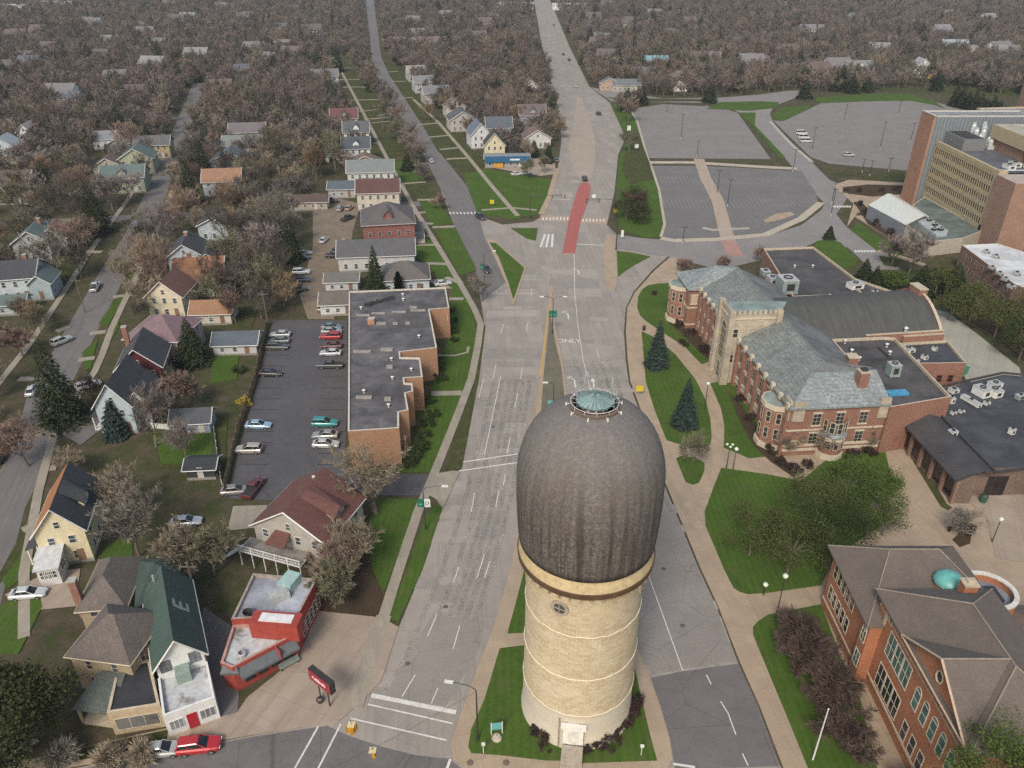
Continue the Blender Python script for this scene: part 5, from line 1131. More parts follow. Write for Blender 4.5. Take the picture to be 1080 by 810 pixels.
m.add([(*A,3.55),(*B,3.55),(*B2,2.75),(*A2,2.75),(*A2,2.45),(*B2,2.45)], [(0,3,2,1),(3,4,5,2)])
m.add([(*A,3.55),(*A2,2.75),(*A2,2.45),(*B,3.55),(*B2,2.75),(*B2,2.45)], [(0,1,2),(3,5,4)])
A0 = Vector((-3.4,-7.1)); m.add([(*A0,3.9),(*(A+n*.1),3.9),(*(A+n*.5),3.3),(*(A0+Vector((-.2,-.7))),3.3),(*(A+n*.5),3.0),(*(A0+Vector((-.2,-.7))),3.0)], [(0,3,2,1),(3,5,4,2)]); m.build('awning', plain((.095,.105,.115),.7,var=.2), rs)
wall_windows(rs, (A.x,A.y), (B.x,B.y), (.8,), 4, 1.2, 1.4, frame=M_dark, pane=gl, margin=.4)
wall_windows(rs, (4.0,-.35), (5.0,5.8), (.7,), 5, .95, 2.3, frame=plain((.5,.45,.4)), pane=gl, mull=(0,2), margin=.2)
m = MB().box(-1.2,-.8,0,1.2,.8,.9); m.box(-1.0,-.6,.9,1.0,.6,1.0); m.build('roof_unit', M_metal, rs, (.8,3.0,4.64), .5); m = MB().box(-1,-1.3,0,1,1.3,1.2); m.build('roof_unit', plain((.3,.42,.4)), rs, (1.6,5.2,4.64), -.35)
m = MB().lathe([(.35,0),(.45,.5),(.6,.9)],10); m.build('exhaust_fan', M_dark, rs, (-2.3,-.2,4.6)); m = MB().lathe([(.5,0),(.55,.5),(.35,.6)],10); m.build('exhaust_fan', M_metal, rs, (-1.6,-5.6,3.75))
m = MB().box(-.05,-.6,0,.05,.6,1.3); m.build('red_panel', plain((.4,.06,.07)), rs, (2.4,-4.7,2.6), .7)
bnh = thing('bench', 'grey bench under the awning of the red corner shop', 'bench', (*G(306,703),.12), .68)
m = MB().box(-1.3,-.25,.42,1.3,.25,.48); m.build('seat', plain((.2,.23,.22)), bnh); MB().box(-1.3,.25,.5,1.3,.3,.95).build('backrest', plain((.2,.23,.22)), bnh)
for s in (-1,1): MB().box(-.05,-.2,0,.05,.28,.42).build('leg', M_dark, bnh, (s*1.1,0,0))
# --- brick flat-roofed apartments by the left road
apt_px = [(368,308.5),(470,304),(474,326),(453,327.5),(461,368),(422,372.5),(422.5,378),(443,378.5),(446,399),(426.5,400),(427,405),(435,405.5),(436,414),(428,416),(431,434),(421,436),(421,453),(367,456.5)]
M_aptb = brickm((.26,.135,.075),(.33,.18,.105),(.34,.25,.18),.45,.16,.2)
apt, lp, c = flat_block('flat_roofed_apartment_block', 'stepped orange brick apartment block with a patched grey flat roof', GP(apt_px,7), 7, M_aptb, M_flatl, .3, cop=plain((.5,.46,.40),.7), cat='apartment block')
for p in apt_px[::2]+[(395,340),(395,420)]: FOOT.append((*G(*p,7),5))
for px, py, a, b, hh in ((383,333,3,.5,.3),(399,331,3,.5,.3),(421,329.5,3,.5,.3),(441,328,3.2,.5,.3),(382,371.5,3.4,.6,.35),(408,369.5,2.4,.9,.4),(402,342,2,.6,.4),(417,342,1,.6,.4),(430,341.5,1,.6,.4),(436,325,1.6,.6,.4),(411,388,1.2,.7,.5),(409,422,1.2,.7,.5),(384,420,2.8,.6,.4)):
    x, y = G(px,py,7); m = MB().box(-a/2,-b/2,0,a/2,b/2,hh); m.build('roof_curb', plain((.26,.24,.225),.7,var=.25), apt, (x-c[0],y-c[1],7.0))
for px, py in ((381,326),(425,312),(425.5,317),(442,356),(413,380),(434,391),(414,400),(384,414),(410,429)): x, y = G(px,py,7); roof_vent(apt, x-c[0], y-c[1], 7, .32, .7)
x, y = G(392,341,7); MB().box(-.7,-.7,0,.7,.7,1.2).build('chimney', brickm((.33,.15,.07),(.4,.2,.1)), apt, (x-c[0],y-c[1],7)); 
m = MB()
for k in range(16): a = rnd.uniform(-1,1); m.box(a*3.2-.4, a*1.6+rnd.uniform(-.6,.6)-.3, 0, a*3.2+.4, a*1.6+rnd.uniform(-.2,.8)+.3, rnd.uniform(.15,.5))
x, y = G(400,318,7.1); m.build('debris', plain((.025,.025,.025),.9), apt, (x-c[0],y-c[1],7.0), .2)
wp = [(G(*p,7)[0]-c[0], G(*p,7)[1]-c[1]) for p in apt_px]
x, y = wp[2]; m = MB().box(-.7,-.1,0,.7,-.003,1.6); m.build('vent_louvre', plain((.55,.48,.42)), apt, (x-1.2,y,4.2))
# shrubs are set with the plants; small brick annex stoop
# --- houses west of the lot and along the west street
house3('dark red gabled house with charcoal roof and a brick chimney', (119,391), (171,386), (183,361), 6.0, 3.9, RDK, (.105,.022,.026), chimney=(-3.2,4.0), dormer=False, porch=('left',9,2.2,3))
house3('pale blue gabled house with dark roof behind the blue spruce', (96,429), (139,427), (147,394), 6.2, 4.2, RDK, (.42,.50,.56), porch=('left',8,2,3))
house('narrow white house wing with dark roof beside the pale blue gable', (152,449), 8, 3.4, 8, 5.4, 1.9, RDK, (.5,.53,.55), style='gable_y', floors=2)
house3('house with dusty mauve hipped roof behind the dark red gable', (128,358), (187,361), (191,334), 5.6, 3.2, (.19,.125,.14), (.35,.3,.3), style='hip')
house3('cream gabled house with brown roof and brick ground floor', (151,313), (192,313), (199,296), 5.6, 3.6, (.135,.072,.058), (.62,.56,.42), roof2=(.24,.10,.06))
house('sage green house under an orange tiled side gable roof', (212,314), 8, 11.5, 11, 5.0, 3.6, ROR, (.35,.42,.26), style='gable_x', chimney=(-2.5,1))
house('small white garage with tan orange roof behind the cream house', (224,343), 4, 9, 6.5, 3.0, 1.9, (.27,.15,.085), (.58,.55,.46), style='gable_x', name='garage', cat='garage', group=GAR, floors=1)
house('white garage with slate blue roof near the lot, two bay', (249,375), 4, 9, 6, 2.7, 1.6, RBLUE, (.52,.53,.54), style='gable_x', name='garage', cat='garage', group=GAR, floors=1)
house('pale blue house with charcoal roof behind the orange roofed house', (199,291), 12, 8.5, 11, 5.6, 3.0, RDK, BLUEW, chimney=(0,2))
house('charcoal roofed rear wing right of the pale blue house', (222,292), 12, 6, 8, 4.4, 2.0, RDK, BLUEW)
house('light blue house with low grey roof among bare trees mid left', (232,254), 8, 11, 8, 4.8, 2.6, RDK, (.45,.52,.56))
house('blue grey shed with dark roof in the fenced back yard', (203,458), 6, 6.5, 4.5, 2.6, 1.5, (.075,.08,.09), (.3,.35,.42), style='gable_x', name='shed', cat='shed', group=GAR, floors=1, win=False)
house('black flat topped shed at the end of the back yard', (213,506), 4, 4.5, 3.6, 2.3, .8, (.03,.035,.04), (.04,.05,.05), style='gable_x', name='shed', cat='shed', group=GAR, floors=1, win=False)
house('white and blue house with dark roof at the left edge', (16,318), 12, 11.5, 10, 6, 2.8, RDK, (.5,.56,.6), style='gable_x', chimney=(3,1))
house('grey roofed porch house in front of the white and blue house', (12,333), 12, 7, 5, 2.9, 1.4, RTEAL, (.46,.52,.55), style='gable_x', floors=1)
house('teal roofed annex right of the white and blue house', (46,317), 12, 5, 8, 4.5, 2, RTEAL, (.35,.42,.46))
house('grey house with sage roof set back on the west street', (38,276), 14, 9, 11, 5.6, 3, RTEAL, (.38,.4,.4), chimney=(1,3))
house('brown roofed house beside the sage roof on the west street', (58,268), 14, 8, 9, 4.6, 2.6, (.17,.085,.07), (.42,.4,.38))
house('white and blue house with pale orange roof beside tall spruces', (236,207), 8, 12.5, 9, 5.2, 3.2, (.27,.155,.10), (.52,.58,.63), style='gable_x')
house('dark slate roofed house just behind the pale orange roof', (244,185), 10, 13, 11, 5.4, 3.2, RBLUE, (.4,.42,.45))
house('house with light grey green roof and cream walls, mid left', (257,167), 8, 15, 9, 5.2, 3.0, (.17,.19,.185), (.48,.46,.4), style='gable_x')
house('mauve roofed house behind the light grey green roof', (262,152), 8, 15, 10, 5.0, 3, (.15,.13,.14), (.4,.37,.36), style='gable_x')
house('teal roofed green house with white trim on the west cross street', (132,204), 12, 14, 11, 5.4, 3.2, RTEAL, (.33,.37,.28), style='gable_x', dormer=True)
house('sage gabled house with teal roof behind the green house', (146,184), 12, 12, 11, 5.8, 3.6, RTEAL, (.38,.40,.28))
house('cream gabled cottage left of the teal roofed house', (116,188), 12, 10, 9, 4.4, 2.8, RBR, (.46,.40,.32))
house('yellow tan house with dark roof far up the west street', (163,168), 10, 13, 9, 5.6, 2.8, RG, (.45,.35,.19), style='gable_x')
house('small white house with grey roof left of the yellow house', (116,158), 10, 12, 8, 4.4, 2.6, (.2,.21,.23), WHITE, style='gable_x')
house('small blue roofed cottage beside the yellow house', (128,162), 10, 8, 8, 4.2, 2.4, (.1,.11,.14), GREYW)
house('dark brown house with broad brown roof at the left edge', (9,216), 6, 15, 12, 6, 4, (.085,.066,.062), (.07,.052,.045), style='gable_x')
house('pale blue gabled house behind the brown house at left edge', (6,173), 10, 11, 10, 6, 4, (.3,.34,.37), (.5,.58,.64))
house('tall narrow white house beyond the pale blue gable', (30,156), 10, 6, 8, 6.5, 3, (.3,.3,.3), WHITE)
# --- between the lot and the upper street
house('red brick house with large grey hipped roof and white bays', (412,262), 10, 14.5, 15, 7.2, 4.2, (.105,.095,.098), brickm((.15,.035,.03),(.21,.055,.045)), style='hip', trim=(.45,.4,.38), dormer=True, porch=('right',10,3,3.2))
house('long low house with grey roof in front of the red brick house', (398,286), 6, 20, 10, 4.4, 2.8, (.095,.095,.102), (.5,.5,.5), style='gable_x')
house('pale blue cottage with grey brown hip roof beside the spruce', (428,309), 8, 12, 10, 3.6, 3.0, (.115,.105,.10), (.48,.54,.58), style='hip', floors=1)
house('white low garage with grey roof left of the tall spruce', (361,308), 4, 8, 6, 2.8, 1.2, (.13,.125,.115), (.52,.53,.54), style='gable_x', name='garage', cat='garage', group=GAR, floors=1)
house('white garage with brown grey roof touching the apartment block', (357,333), 6, 8, 8, 3.0, 1.5, (.13,.115,.10), (.56,.58,.6), style='gable_x', name='garage', cat='garage', group=GAR, floors=1)
house('cream house with maroon brown side gable roof behind the brick house', (400,222), 6, 13.5, 10, 6.0, 3.0, (.10,.05,.046), (.55,.5,.42), style='gable_x')
house('white columned house with pale grey green roof on the upper street', (392,199), 6, 16, 10, 6.0, 3.0, (.17,.19,.19), (.55,.55,.52), style='gable_x', porch=('front',9,2.5,3.2))
house('slate roofed garage with white lean-to left of the columned house', (361,209), 4, 9, 7, 3.2, 1.8, RBLUE, (.4,.4,.4), style='gable_x', name='garage', cat='garage', group=GAR, floors=1)
house('white house with dark slate roof, nearer of two twin gables', (377,172), 8, 10.5, 9, 5.8, 3.4, (.07,.082,.095), WHITE, dormer=True, style='gable_x')
house('white house with slate roof, farther of two twin gables', (377,154), 8, 10.5, 9, 5.8, 3.6, (.09,.10,.11), WHITE, dormer=True, style='gable_x')
house('white gabled house with a maroon roof on the upper street', (364,138), 8, 12, 11, 5.6, 3.4, (.14,.055,.06), (.55,.55,.53), style='gable_x', dormer=True)
house('white back yard garage with slate roof west of twin gables', (337,172), 4, 7.5, 6, 2.8, 1.5, (.075,.085,.09), WHITE, style='gable_x', name='garage', cat='garage', group=GAR, floors=1)
house('long brown roofed garage row with a cream door by the gravel yard', (318,222), 4, 17, 7, 2.8, 1.4, (.09,.062,.055), (.42,.37,.29), style='gable_x', name='garage', cat='garage', group=GAR, floors=1)
house('white house half hidden by bare trees on the upper street', (344,92), 12, 15, 10, 6, 3.5, (.16,.15,.16), (.55,.56,.58), dormer=True, style='gable_x')
house('tan bungalow with brown roof beside the twin white gables', (386,181), 10, 11, 7, 3.4, 2.4, (.17,.12,.09), (.36,.29,.22), style='gable_y', floors=1)
# --- block between the two roads
house('white house with blue slate gables left of the blue shop', (508,157), 14, 8.5, 11, 6.0, 4.4, (.12,.15,.2), (.6,.62,.66))
house('slate blue roofed house behind the white gables', (527,150), 6, 11, 10, 6.2, 3.6, (.09,.105,.13), (.3,.35,.42), style='gable_x')
house('cream steep gabled house behind the blue shop', (522,168), 4, 8, 9, 5.6, 4.6, (.055,.055,.05), (.6,.54,.38))
sh = house('long shop with a bright blue fascia and grey roof', (535,177), 3, 17, 8, 3.6, .7, (.2,.21,.22), (.3,.31,.33), style='gable_x', name='blue_fronted_shop', cat='shop', floors=1, group=None)
m = MB().box(-8.7,-4.75,2.3,8.7,-4.4,4.5); m.build('blue_fascia', plain((.02,.10,.21),.5), sh); MB().box(1.0,-4.8,3.0,4.8,-4.753,3.6).build('sign_panel', plain((.6,.62,.64)), sh); MB().box(-5.2,-4.9,.3,-1.6,-4.4,1.9).build('yellow_panel', plain((.5,.26,.03)), sh)
house('grey house with blue grey and maroon roof by the main road', (562,137), 4, 12, 14, 6.5, 3.6, (.13,.10,.105), (.28,.31,.36), style='gable_x', dormer=True)
house('brown house with white front gable beside the main road', (567,157), 6, 11, 10, 4.4, 3.2, (.16,.11,.10), (.55,.55,.54))
house('maroon gabled house farther up the main road', (560,105), 5, 10, 11, 6, 4, (.15,.08,.075), (.45,.42,.42))
house('dark slate roofed house left of the white gables', (489,139), 14, 12, 11, 5.4, 3.4, (.085,.095,.105), (.45,.42,.4))
house('brown and white house behind the slate roof, between the roads', (481,124), 14, 10, 9, 5.2, 3.2, (.15,.11,.1), (.52,.48,.45))
house('long grey apartment house with pale roof between the two roads', (462,110), 16, 14, 12, 5.6, 3, (.17,.175,.185), (.4,.4,.42), style='gable_x')
house('grey apartment house with pale roof behind the first one', (452,98), 16, 15, 12, 5.6, 3, (.18,.185,.2), (.42,.42,.44), style='gable_x')
house('pale roofed apartment house farthest of the grey row', (444,86), 16, 15, 12, 5.6, 3, (.26,.255,.25), (.42,.42,.42), style='gable_x')
house('very long low brick building far up between the roads', (452,52), 8, 52, 16, 6, 2.4, (.16,.12,.115), (.3,.2,.17), style='gable_x')
# --- beyond the parking lots
house('turquoise house among bare trees beyond the parking lot', (692,76), 0, 15, 11, 6, 3.4, (.17,.3,.33), (.22,.42,.45), style='gable_x', dormer=True)
house('long grey roofed house left of the conifers beyond the lot', (661,97), -4, 17, 9, 3.8, 2.6, (.125,.14,.15), (.35,.33,.3), style='gable_x')
house('small tan house with grey roof at the road corner', (643,96), -2, 11, 9, 4, 2.8, (.13,.13,.135), (.42,.3,.22))
house('slate roofed house behind the long grey roof', (679,86), 0, 13, 9, 4.6, 3, (.13,.15,.17), (.3,.32,.35), style='gable_x')
house('wide brown grey roofed house beyond the lot', (723,92), 0, 21, 13, 4.4, 4, (.13,.115,.11), (.36,.34,.33), style='hip')
house('white garage with gable door in front of the wide brown roof', (717,97), 0, 8, 6, 3, 2.2, (.5,.5,.5), WHITE, name='garage', cat='garage', group=GAR, floors=1)
house('white gabled house right of the far lot, under bare trees', (907,82), 0, 17, 11, 5.6, 4, (.2,.2,.21), WHITE, style='gable_x', dormer=True)
house('white steep gabled house near the yellow sign beyond the lot', (972,82), 0, 12, 10, 6, 5, (.3,.3,.31), WHITE)
house('pale blue house high in the woods at upper right', (1007,57), -4, 18, 11, 6, 3.6, (.3,.36,.4), (.5,.56,.6), style='gable_x')
house('white house deep in the woods at far right', (1029,62), -4, 14, 10, 5, 3.5, (.3,.3,.3), WHITE)
house('long white roofed depot at the top of the main road', (543,10), 0, 45, 30, 6, 1, (.5,.5,.5), WHITE, style='gable_x', name='depot', cat='building', group='white roofed depots up the main road')
house('white roofed depot right of the road top', (601,11), 0, 40, 25, 6, 1, (.55,.55,.55), WHITE, style='gable_x', name='depot', cat='building', group='white roofed depots up the main road')
house('pale roofed hall at the far upper left edge', (8,13), 0, 40, 22, 7, 1, (.4,.4,.38), WHITE, style='gable_x', name='depot', cat='building', group=None)
house('white roofed warehouse behind woods at upper left', (60,9), 0, 40, 22, 7, 1, (.4,.4,.38), WHITE, style='gable_x', name='depot', cat='building', group=None)
# --- far houses, mostly hidden by the trees: a few kinds, copied
far_kinds = []
for i, (rf, wl_) in enumerate([((.22,.22,.22),sc(WHITE,.75)),((.17,.16,.165),WHITE),((.12,.1,.095),(.42,.4,.38)),((.2,.2,.21),(.5,.48,.44)),((.1,.11,.13),(.55,.55,.53)),((.13,.1,.09),(.35,.28,.24))]):
    m = MB(); x, y, h, rh = 6, 5, 5.4, 3.2
    m.add([(-x,-y,0),(x,-y,0),(x,y,0),(-x,y,0),(-x,-y,h),(x,-y,h),(x,y,h),(-x,y,h),(-x,0,h+rh),(x,0,h+rh)], [(0,1,5,4),(1,2,6,9,5),(2,3,7,6),(3,0,4,8,7)])
    m.slab([(-x-.4,-y-.4,h-.1),(x+.4,-y-.4,h-.1),(x+.4,0,h+rh+.1),(-x-.4,0,h+rh+.1)], .15, 1); m.slab([(-x-.4,0,h+rh+.1),(x+.4,0,h+rh+.1),(x+.4,y+.4,h-.1),(-x-.4,y+.4,h-.1)], .15, 1)
    for xx in (-4,-1.3,1.3,4):
        for z in (1,3.6): m.add([(xx-.5,-y-.03,z),(xx+.5,-y-.03,z),(xx+.5,-y-.03,z+1.3),(xx-.5,-y-.03,z+1.3)], [(0,1,2,3)], 2)
    far_kinds.append(m.mesh('far_house', [plain(wl_), shingle(rf), glass()]))
fr2 = random.Random(11)
FAR_PX = [(20,45),(45,40),(55,58),(95,28),(100,32),(118,50),(150,35),(155,42),(170,52),(188,27),(200,25),(258,24),(262,22),(125,90),(145,105),(70,110),(80,112),(165,78),(210,68),(35,75),(5,78),(30,66),(255,82),(262,86),(235,100),(110,65),(300,55),(297,35),(330,40),(345,45),(270,60),(284,68),(310,65),(440,42),(437,28),(520,25),(512,30),(505,44),(470,20),(655,30),(662,28),(630,52),(635,48),(640,68),(625,25),(735,68),(748,70),(790,75),(800,72),(770,50),(850,38),(860,36),(830,62),(880,80),(860,83),(925,60),(935,50),(960,30),(990,40),(1050,60),(1060,62),(1000,20),(1040,25),(705,40),(690,20),(725,30),(900,25),(180,10),(235,12),(310,15),(350,20),(480,8),(640,10)]
farlab = ['white walled white roofed house far off among bare trees','white house with grey roof far off among bare trees','brown roofed tan house far off among bare trees','pale cream house far off among bare trees','white house with blue slate roof far off among bare trees','reddish brown house far off among bare trees']
for px_ in FAR_PX:
    i = fr2.choice([0,1,1,2,2,3,4,5]); X, Y = G(*px_)
    o = link('far_house', far_kinds[i], None, (X,Y,0), fr2.uniform(-.3,.4)); s = fr2.uniform(.9,1.3); o.scale = (s,s,s); tag(o, farlab[i], 'house', 'far houses among the trees'); FOOT.append((X,Y,11))
# ================================================================ trees and plants
def mat_twig(name, use_rand):
    t = NT(name); oi = t.node('ShaderNodeObjectInfo')
    if use_rand: base = t.ramp(oi.outputs['Random'], [(0,(.15,.112,.095)),(.18,(.19,.16,.15)),(.34,(.105,.098,.09)),(.5,(.22,.18,.145)),(.64,(.115,.112,.084)),(.78,(.165,.13,.135)),(.9,(.20,.155,.122)),(1,(.12,.102,.094))])
    else: base = oi.outputs['Color']
    n = t.noise(t.pos(), .6, 3)
    return t.out(t.mix(t.lin(n,.3,.7), t.mix(1, base, (.72,.72,.72), 'MULTIPLY'), t.mix(1, base, (1.3,1.27,1.22), 'MULTIPLY')), .9, spec=.1)
M_twig = mat_twig('twigs', False); M_twigr = mat_twig('woods_twigs', True)
M_bark = plain((.14,.115,.095),.9,var=.35,scale=3); M_barkl = plain((.17,.14,.115),.9,var=.3,scale=3)
def mat_leaf(name, c1, c2, use_col=False):
    t = NT(name); n = t.noise(t.pos(), .9, 4); n2 = t.noise(t.pos(), 5, 2); a = t.mix(t.lin(n,.35,.68), c1, c2); a = t.mix(t.lin(n2,.4,.7,0,.35), a, sc(c2,1.4))
    oi = t.node('ShaderNodeObjectInfo'); a = t.mix(t.lin(oi.outputs['Random'],0,1,0,.45), a, sc(c1,.8))
    return t.out(a, .85, spec=.15)
M_needle = mat_leaf('needles', (.016,.026,.012), (.042,.055,.022)); M_needleb = mat_leaf('blue_needles', (.022,.036,.03), (.05,.075,.066)); M_olive = mat_leaf('olive_leaves', (.055,.066,.022), (.10,.115,.036)); M_spring = mat_leaf('spring_leaves', (.048,.074,.017), (.10,.138,.036)); M_shrub = mat_leaf('shrub_leaves', (.02,.034,.012), (.05,.065,.02)); M_gold = mat_leaf('yellow_flowers', (.36,.24,.02), (.5,.36,.03))
M_purple = mat_leaf('dark_twig_shrub', (.035,.022,.02), (.06,.04,.034))
def bare_mesh(seed, H=12.0, W=5.0, twigs=2400, tw=.032, tl=.9, trunk=.26, lean=(0,0), bark=None, tm=None, fork=.3, coarse=False):
    r = random.Random(seed); tm = tm or M_twig
    T = MB(); C = MB(); ends = []
    def grow(p, d, L, rad, lev):
        n = 2 if lev else 3
        pts, rr = [p], [rad]; q = p; dd = d
        for i in range(n):
            dd = (dd+Vector((r.uniform(-.16,.16), r.uniform(-.16,.16), r.uniform(-.03,.12)))).normalized(); q = q+dd*L/n; pts.append(q); rr.append(rad*(1-.42*(i+1)/n))
        (T if lev < 2 else C).tube(pts, rr, 6 if lev == 0 else 4 if lev == 1 else 3, 0 if lev < 2 else 1, cap=False)
        if lev >= 2:
            for i in range(len(pts)-1): ends.append((pts[i], pts[i+1], lev))
        if lev >= (3 if not coarse else 2): return
        nb = r.randint(4,6) if lev == 0 else r.randint(3,5)
        for k in range(nb):
            f = r.uniform(.45,1) if lev else r.uniform(.55,1.0)
            b = pts[0].lerp(pts[-1], f) if lev == 0 else pts[min(n-1,int(f*n))].lerp(pts[min(n,int(f*n)+1)], f*n-int(f*n))
            az = 2*math.pi*(k/nb)+r.uniform(-.5,.5); el = r.uniform(.45,1.15) if lev == 0 else r.uniform(.15,1.1)
            nd = Vector((math.cos(az)*math.cos(el)*W/5, math.sin(az)*math.cos(el)*W/5, math.sin(el)))
            nd = (nd+dd*(.35 if lev else .2)).normalized()
            grow(b, nd, L*r.uniform(.55,.8) if lev else H*r.uniform(.30,.42), rr[-1]*r.uniform(.55,.8), lev+1)
        if lev == 0: grow(pts[-1], (dd+Vector((0,0,.3))).normalized(), H*.36, rr[-1]*.9, 1)
    grow(Vector((0,0,-.1)), Vector((lean[0],lean[1],1)).normalized(), H*fork, trunk, 0)
    # keep the crown to a rounded outline
    zc = H*.62
    for i in range(twigs):
        a, b, lev = r.choice(ends); p = a.lerp(b, r.random())
        ctr = Vector((lean[0]*H*.3, lean[1]*H*.3, zc*.75)); o = (p-ctr).normalized()
        d = (o*.75+Vector((r.gauss(0,.55), r.gauss(0,.55), r.gauss(.25,.45)))).normalized(); L = tl*r.uniform(.5,1.5)
        s = d.cross(Vector((r.uniform(-1,1), r.uniform(-1,1), r.uniform(-1,1)))).normalized()*tw*r.uniform(.6,1.3)
        m_ = p+d*L*.55+Vector((r.uniform(-.1,.1),)*3)*L; C.add([p-s, p+s, m_+s*.7, p+d*L], [(0,1,2),(0,2,3)], 1)
    return T, C
def thin(T, C, name, bark, tm):
    tr = T.mesh('trunk', [bark]); cr = C.mesh('crown', [bark, tm]); 
    return tr, cr
protos = []
for i, (H, W, tr) in enumerate([(13,5.2,.26),(11.5,5.6,.24),(14.5,5,.28),(12,4.6,.22),(10,5,.2),(13.5,6,.3),(9,4.6,.17)]):
    protos.append((thin(*bare_mesh(20+i, H, W, 2300, .024, 1.1, tr), 'bare', M_bark if i % 2 else M_barkl, M_twig), H))
def conifer_mesh(seed, H, Rb, m, n=2600, size=.5, col_=False):
    r = random.Random(seed); T = MB().tube([(0,0,-.1),(0,0,H*.5),(0,0,H*.98)], [.018*H,.011*H,.02], 6); C = MB()
    lay = int(H*2.4)
    for i in range(n):
        z = H*(.06+.94*(1-math.sqrt(r.random()*.98))) if not col_ else H*r.uniform(.05,.97); f = 1-z/H
        lump = 1+.22*math.sin(z*lay/H*6.28*.5+seed)+.18*math.sin(3*r.random()*6.28)
        rad = Rb*(f**.85 if not col_ else (min(1,f*3))*.9)*lump; a = r.uniform(0,6.283); a += .25*math.sin(a*5+z*1.3)
        q = rad*(r.random()**.45); x, y = q*math.cos(a), q*math.sin(a); s = size*r.uniform(.6,1.3)*(.55+.45*f)
        o = Vector((math.cos(a), math.sin(a), -.35 if not col_ else .6)).normalized(); sd = o.cross(Vector((0,0,1))).normalized(); p = Vector((x,y,z-.25*q))
        t1 = r.uniform(-.5,.5); u = (Vector((0,0,1))*t1+sd).normalized()
        C.add([p-u*s*.45, p+o*s*.5-u*s*.3+Vector((0,0,.1*s)), p+o*s*1.1, p+o*s*.45+u*s*.35, p+u*s*.4], [(0,1,2,3,4)])
    return T.mesh('trunk', [M_bark]), C.mesh('crown', [m])
def leafy_mesh(seed, H, Rr, m, n=3600, size=.34, trunk=.2, clumps=26, low=.25):
    r = random.Random(seed); T = MB().tube([(0,0,-.1),(.1,0,H*.35),(.2,.1,H*.6)], [trunk,trunk*.7,trunk*.3], 7); C = MB(); cl = []
    for k in range(clumps):
        a = r.uniform(0,6.283); el = math.asin(r.uniform(-.35,1)); q = r.uniform(.45,1)
        c = Vector((math.cos(a)*math.cos(el)*Rr*q, math.sin(a)*math.cos(el)*Rr*q, H*(low+.35)+math.sin(el)*H*(1-low)*.52*q)); cl.append((c, Rr*r.uniform(.2,.42)))
        if k < 9: T.tube([(.1,0,H*.35), tuple(c*.55+Vector((0,0,H*.2))), tuple(c)], [trunk*.45,trunk*.25,.03], 4, cap=False)
    for i in range(n):
        c, rr = r.choice(cl); d = Vector((r.gauss(0,1), r.gauss(0,1), r.gauss(0,1))).normalized()*rr*(r.random()**.4); p = c+d; s = size*r.uniform(.6,1.3)
        u = Vector((r.gauss(0,1), r.gauss(0,1), r.gauss(0,1))).normalized(); v = u.cross(Vector((r.gauss(0,1), r.gauss(0,1), r.gauss(0,1)))).normalized()
        C.add([p-u*s*.5, p+v*s*.35, p+u*s*.5, p-v*s*.35], [(0,1,2,3)])
    return T.mesh('trunk', [M_bark]), C.mesh('crown', [m])
def tree(name, meshes, x, y, s, rz, label, cat='tree', group=None, color=None, z=0, sz=None):
    t = thing(name, label, cat, (x,y,z), rz, group); t.scale = (s,s,sz or s); link('trunk', meshes[0], t); c = link('crown', meshes[1], t)
    if color: c.color = (*color,1)
    return t
def height_from(px, top_y):
    X, Y = G(*px); lo, hi = .1, 60
    for _ in range(40):
        m_ = (lo+hi)/2
        if PX(X,Y,m_)[1] > top_y: lo = m_
        else: hi = m_
    return lo
TREES = []     # (x, y, clear radius)
# tints: name -> colour
TINT0 = {'reddish brown':(.165,.12,.10), 'grey brown':(.14,.128,.112), 'tan brown':(.175,.148,.112), 'mauve grey':(.15,.128,.122), 'olive brown':(.125,.118,.08), 'orange brown':(.18,.135,.09), 'dark purple brown':(.082,.06,.052)}
TINT = {k: (sc(v,1.22) if k[0] != 'd' else v) for k, v in TINT0.items()}
def solo(px, H, seed, label, tint, W=5, twigs=4200, tw=.0165, name='bare_tree', trunk=.24, lean=(0,0), tl=.8, bark=None, fork=.3, z=0, cat='tree'):
    X, Y = G(*px); tree(name, thin(*bare_mesh(seed, H, W, twigs, tw, tl, trunk, lean, fork=fork), 'b', bark or M_bark, M_twig), X, Y, 1, 0, label, cat, None, TINT[tint], z); TREES.append((X,Y,4))
solo((396,541), 13.5, 101, 'large bare tree with a thick leaning trunk by the lot driveway', 'tan brown', 5.5, 3200, .03, trunk=.55, lean=(-.22,.12), bark=M_barkl)
solo((148,588), 12.5, 102, 'tall bare tree between the cream house and the green roof', 'grey brown', 5.5, 5600)
solo((128,545), 11, 103, 'bare tree just right of the cream house, forked low', 'tan brown', 5.2, 5000)
solo((195,612), 9.5, 104, 'bushy bare tree overhanging the rear green roof', 'tan brown', 6, 5600)
solo((226,606), 9, 105, 'bushy bare tree between rear green roof and red shop', 'olive brown', 6, 5600)
solo((352,622), 8, 106, 'brown bare tree right of the grey house deck', 'reddish brown', 6.2, 5200)
solo((374,600), 9, 107, 'tan bare tree on the brown bank beside the left road', 'tan brown', 6, 5200)
solo((362,636), 7.5, 108, 'low olive bare bush tree nearest the red shop yard', 'olive brown', 6.5, 4800)
solo((30,492), 9.5, 109, 'reddish bare tree on the verge of the west street', 'reddish brown', 5.6, 4200)
solo((196,432), 8.5, 110, 'rounded reddish bare tree beside the dark red house', 'reddish brown', 5, 5200)
solo((172,446), 7, 111, 'small tan bare tree by the blue grey shed', 'tan brown', 5, 4200)
solo((24,376), 8, 112, 'pinkish red budding tree at the left edge', 'reddish brown', 6, 5000)
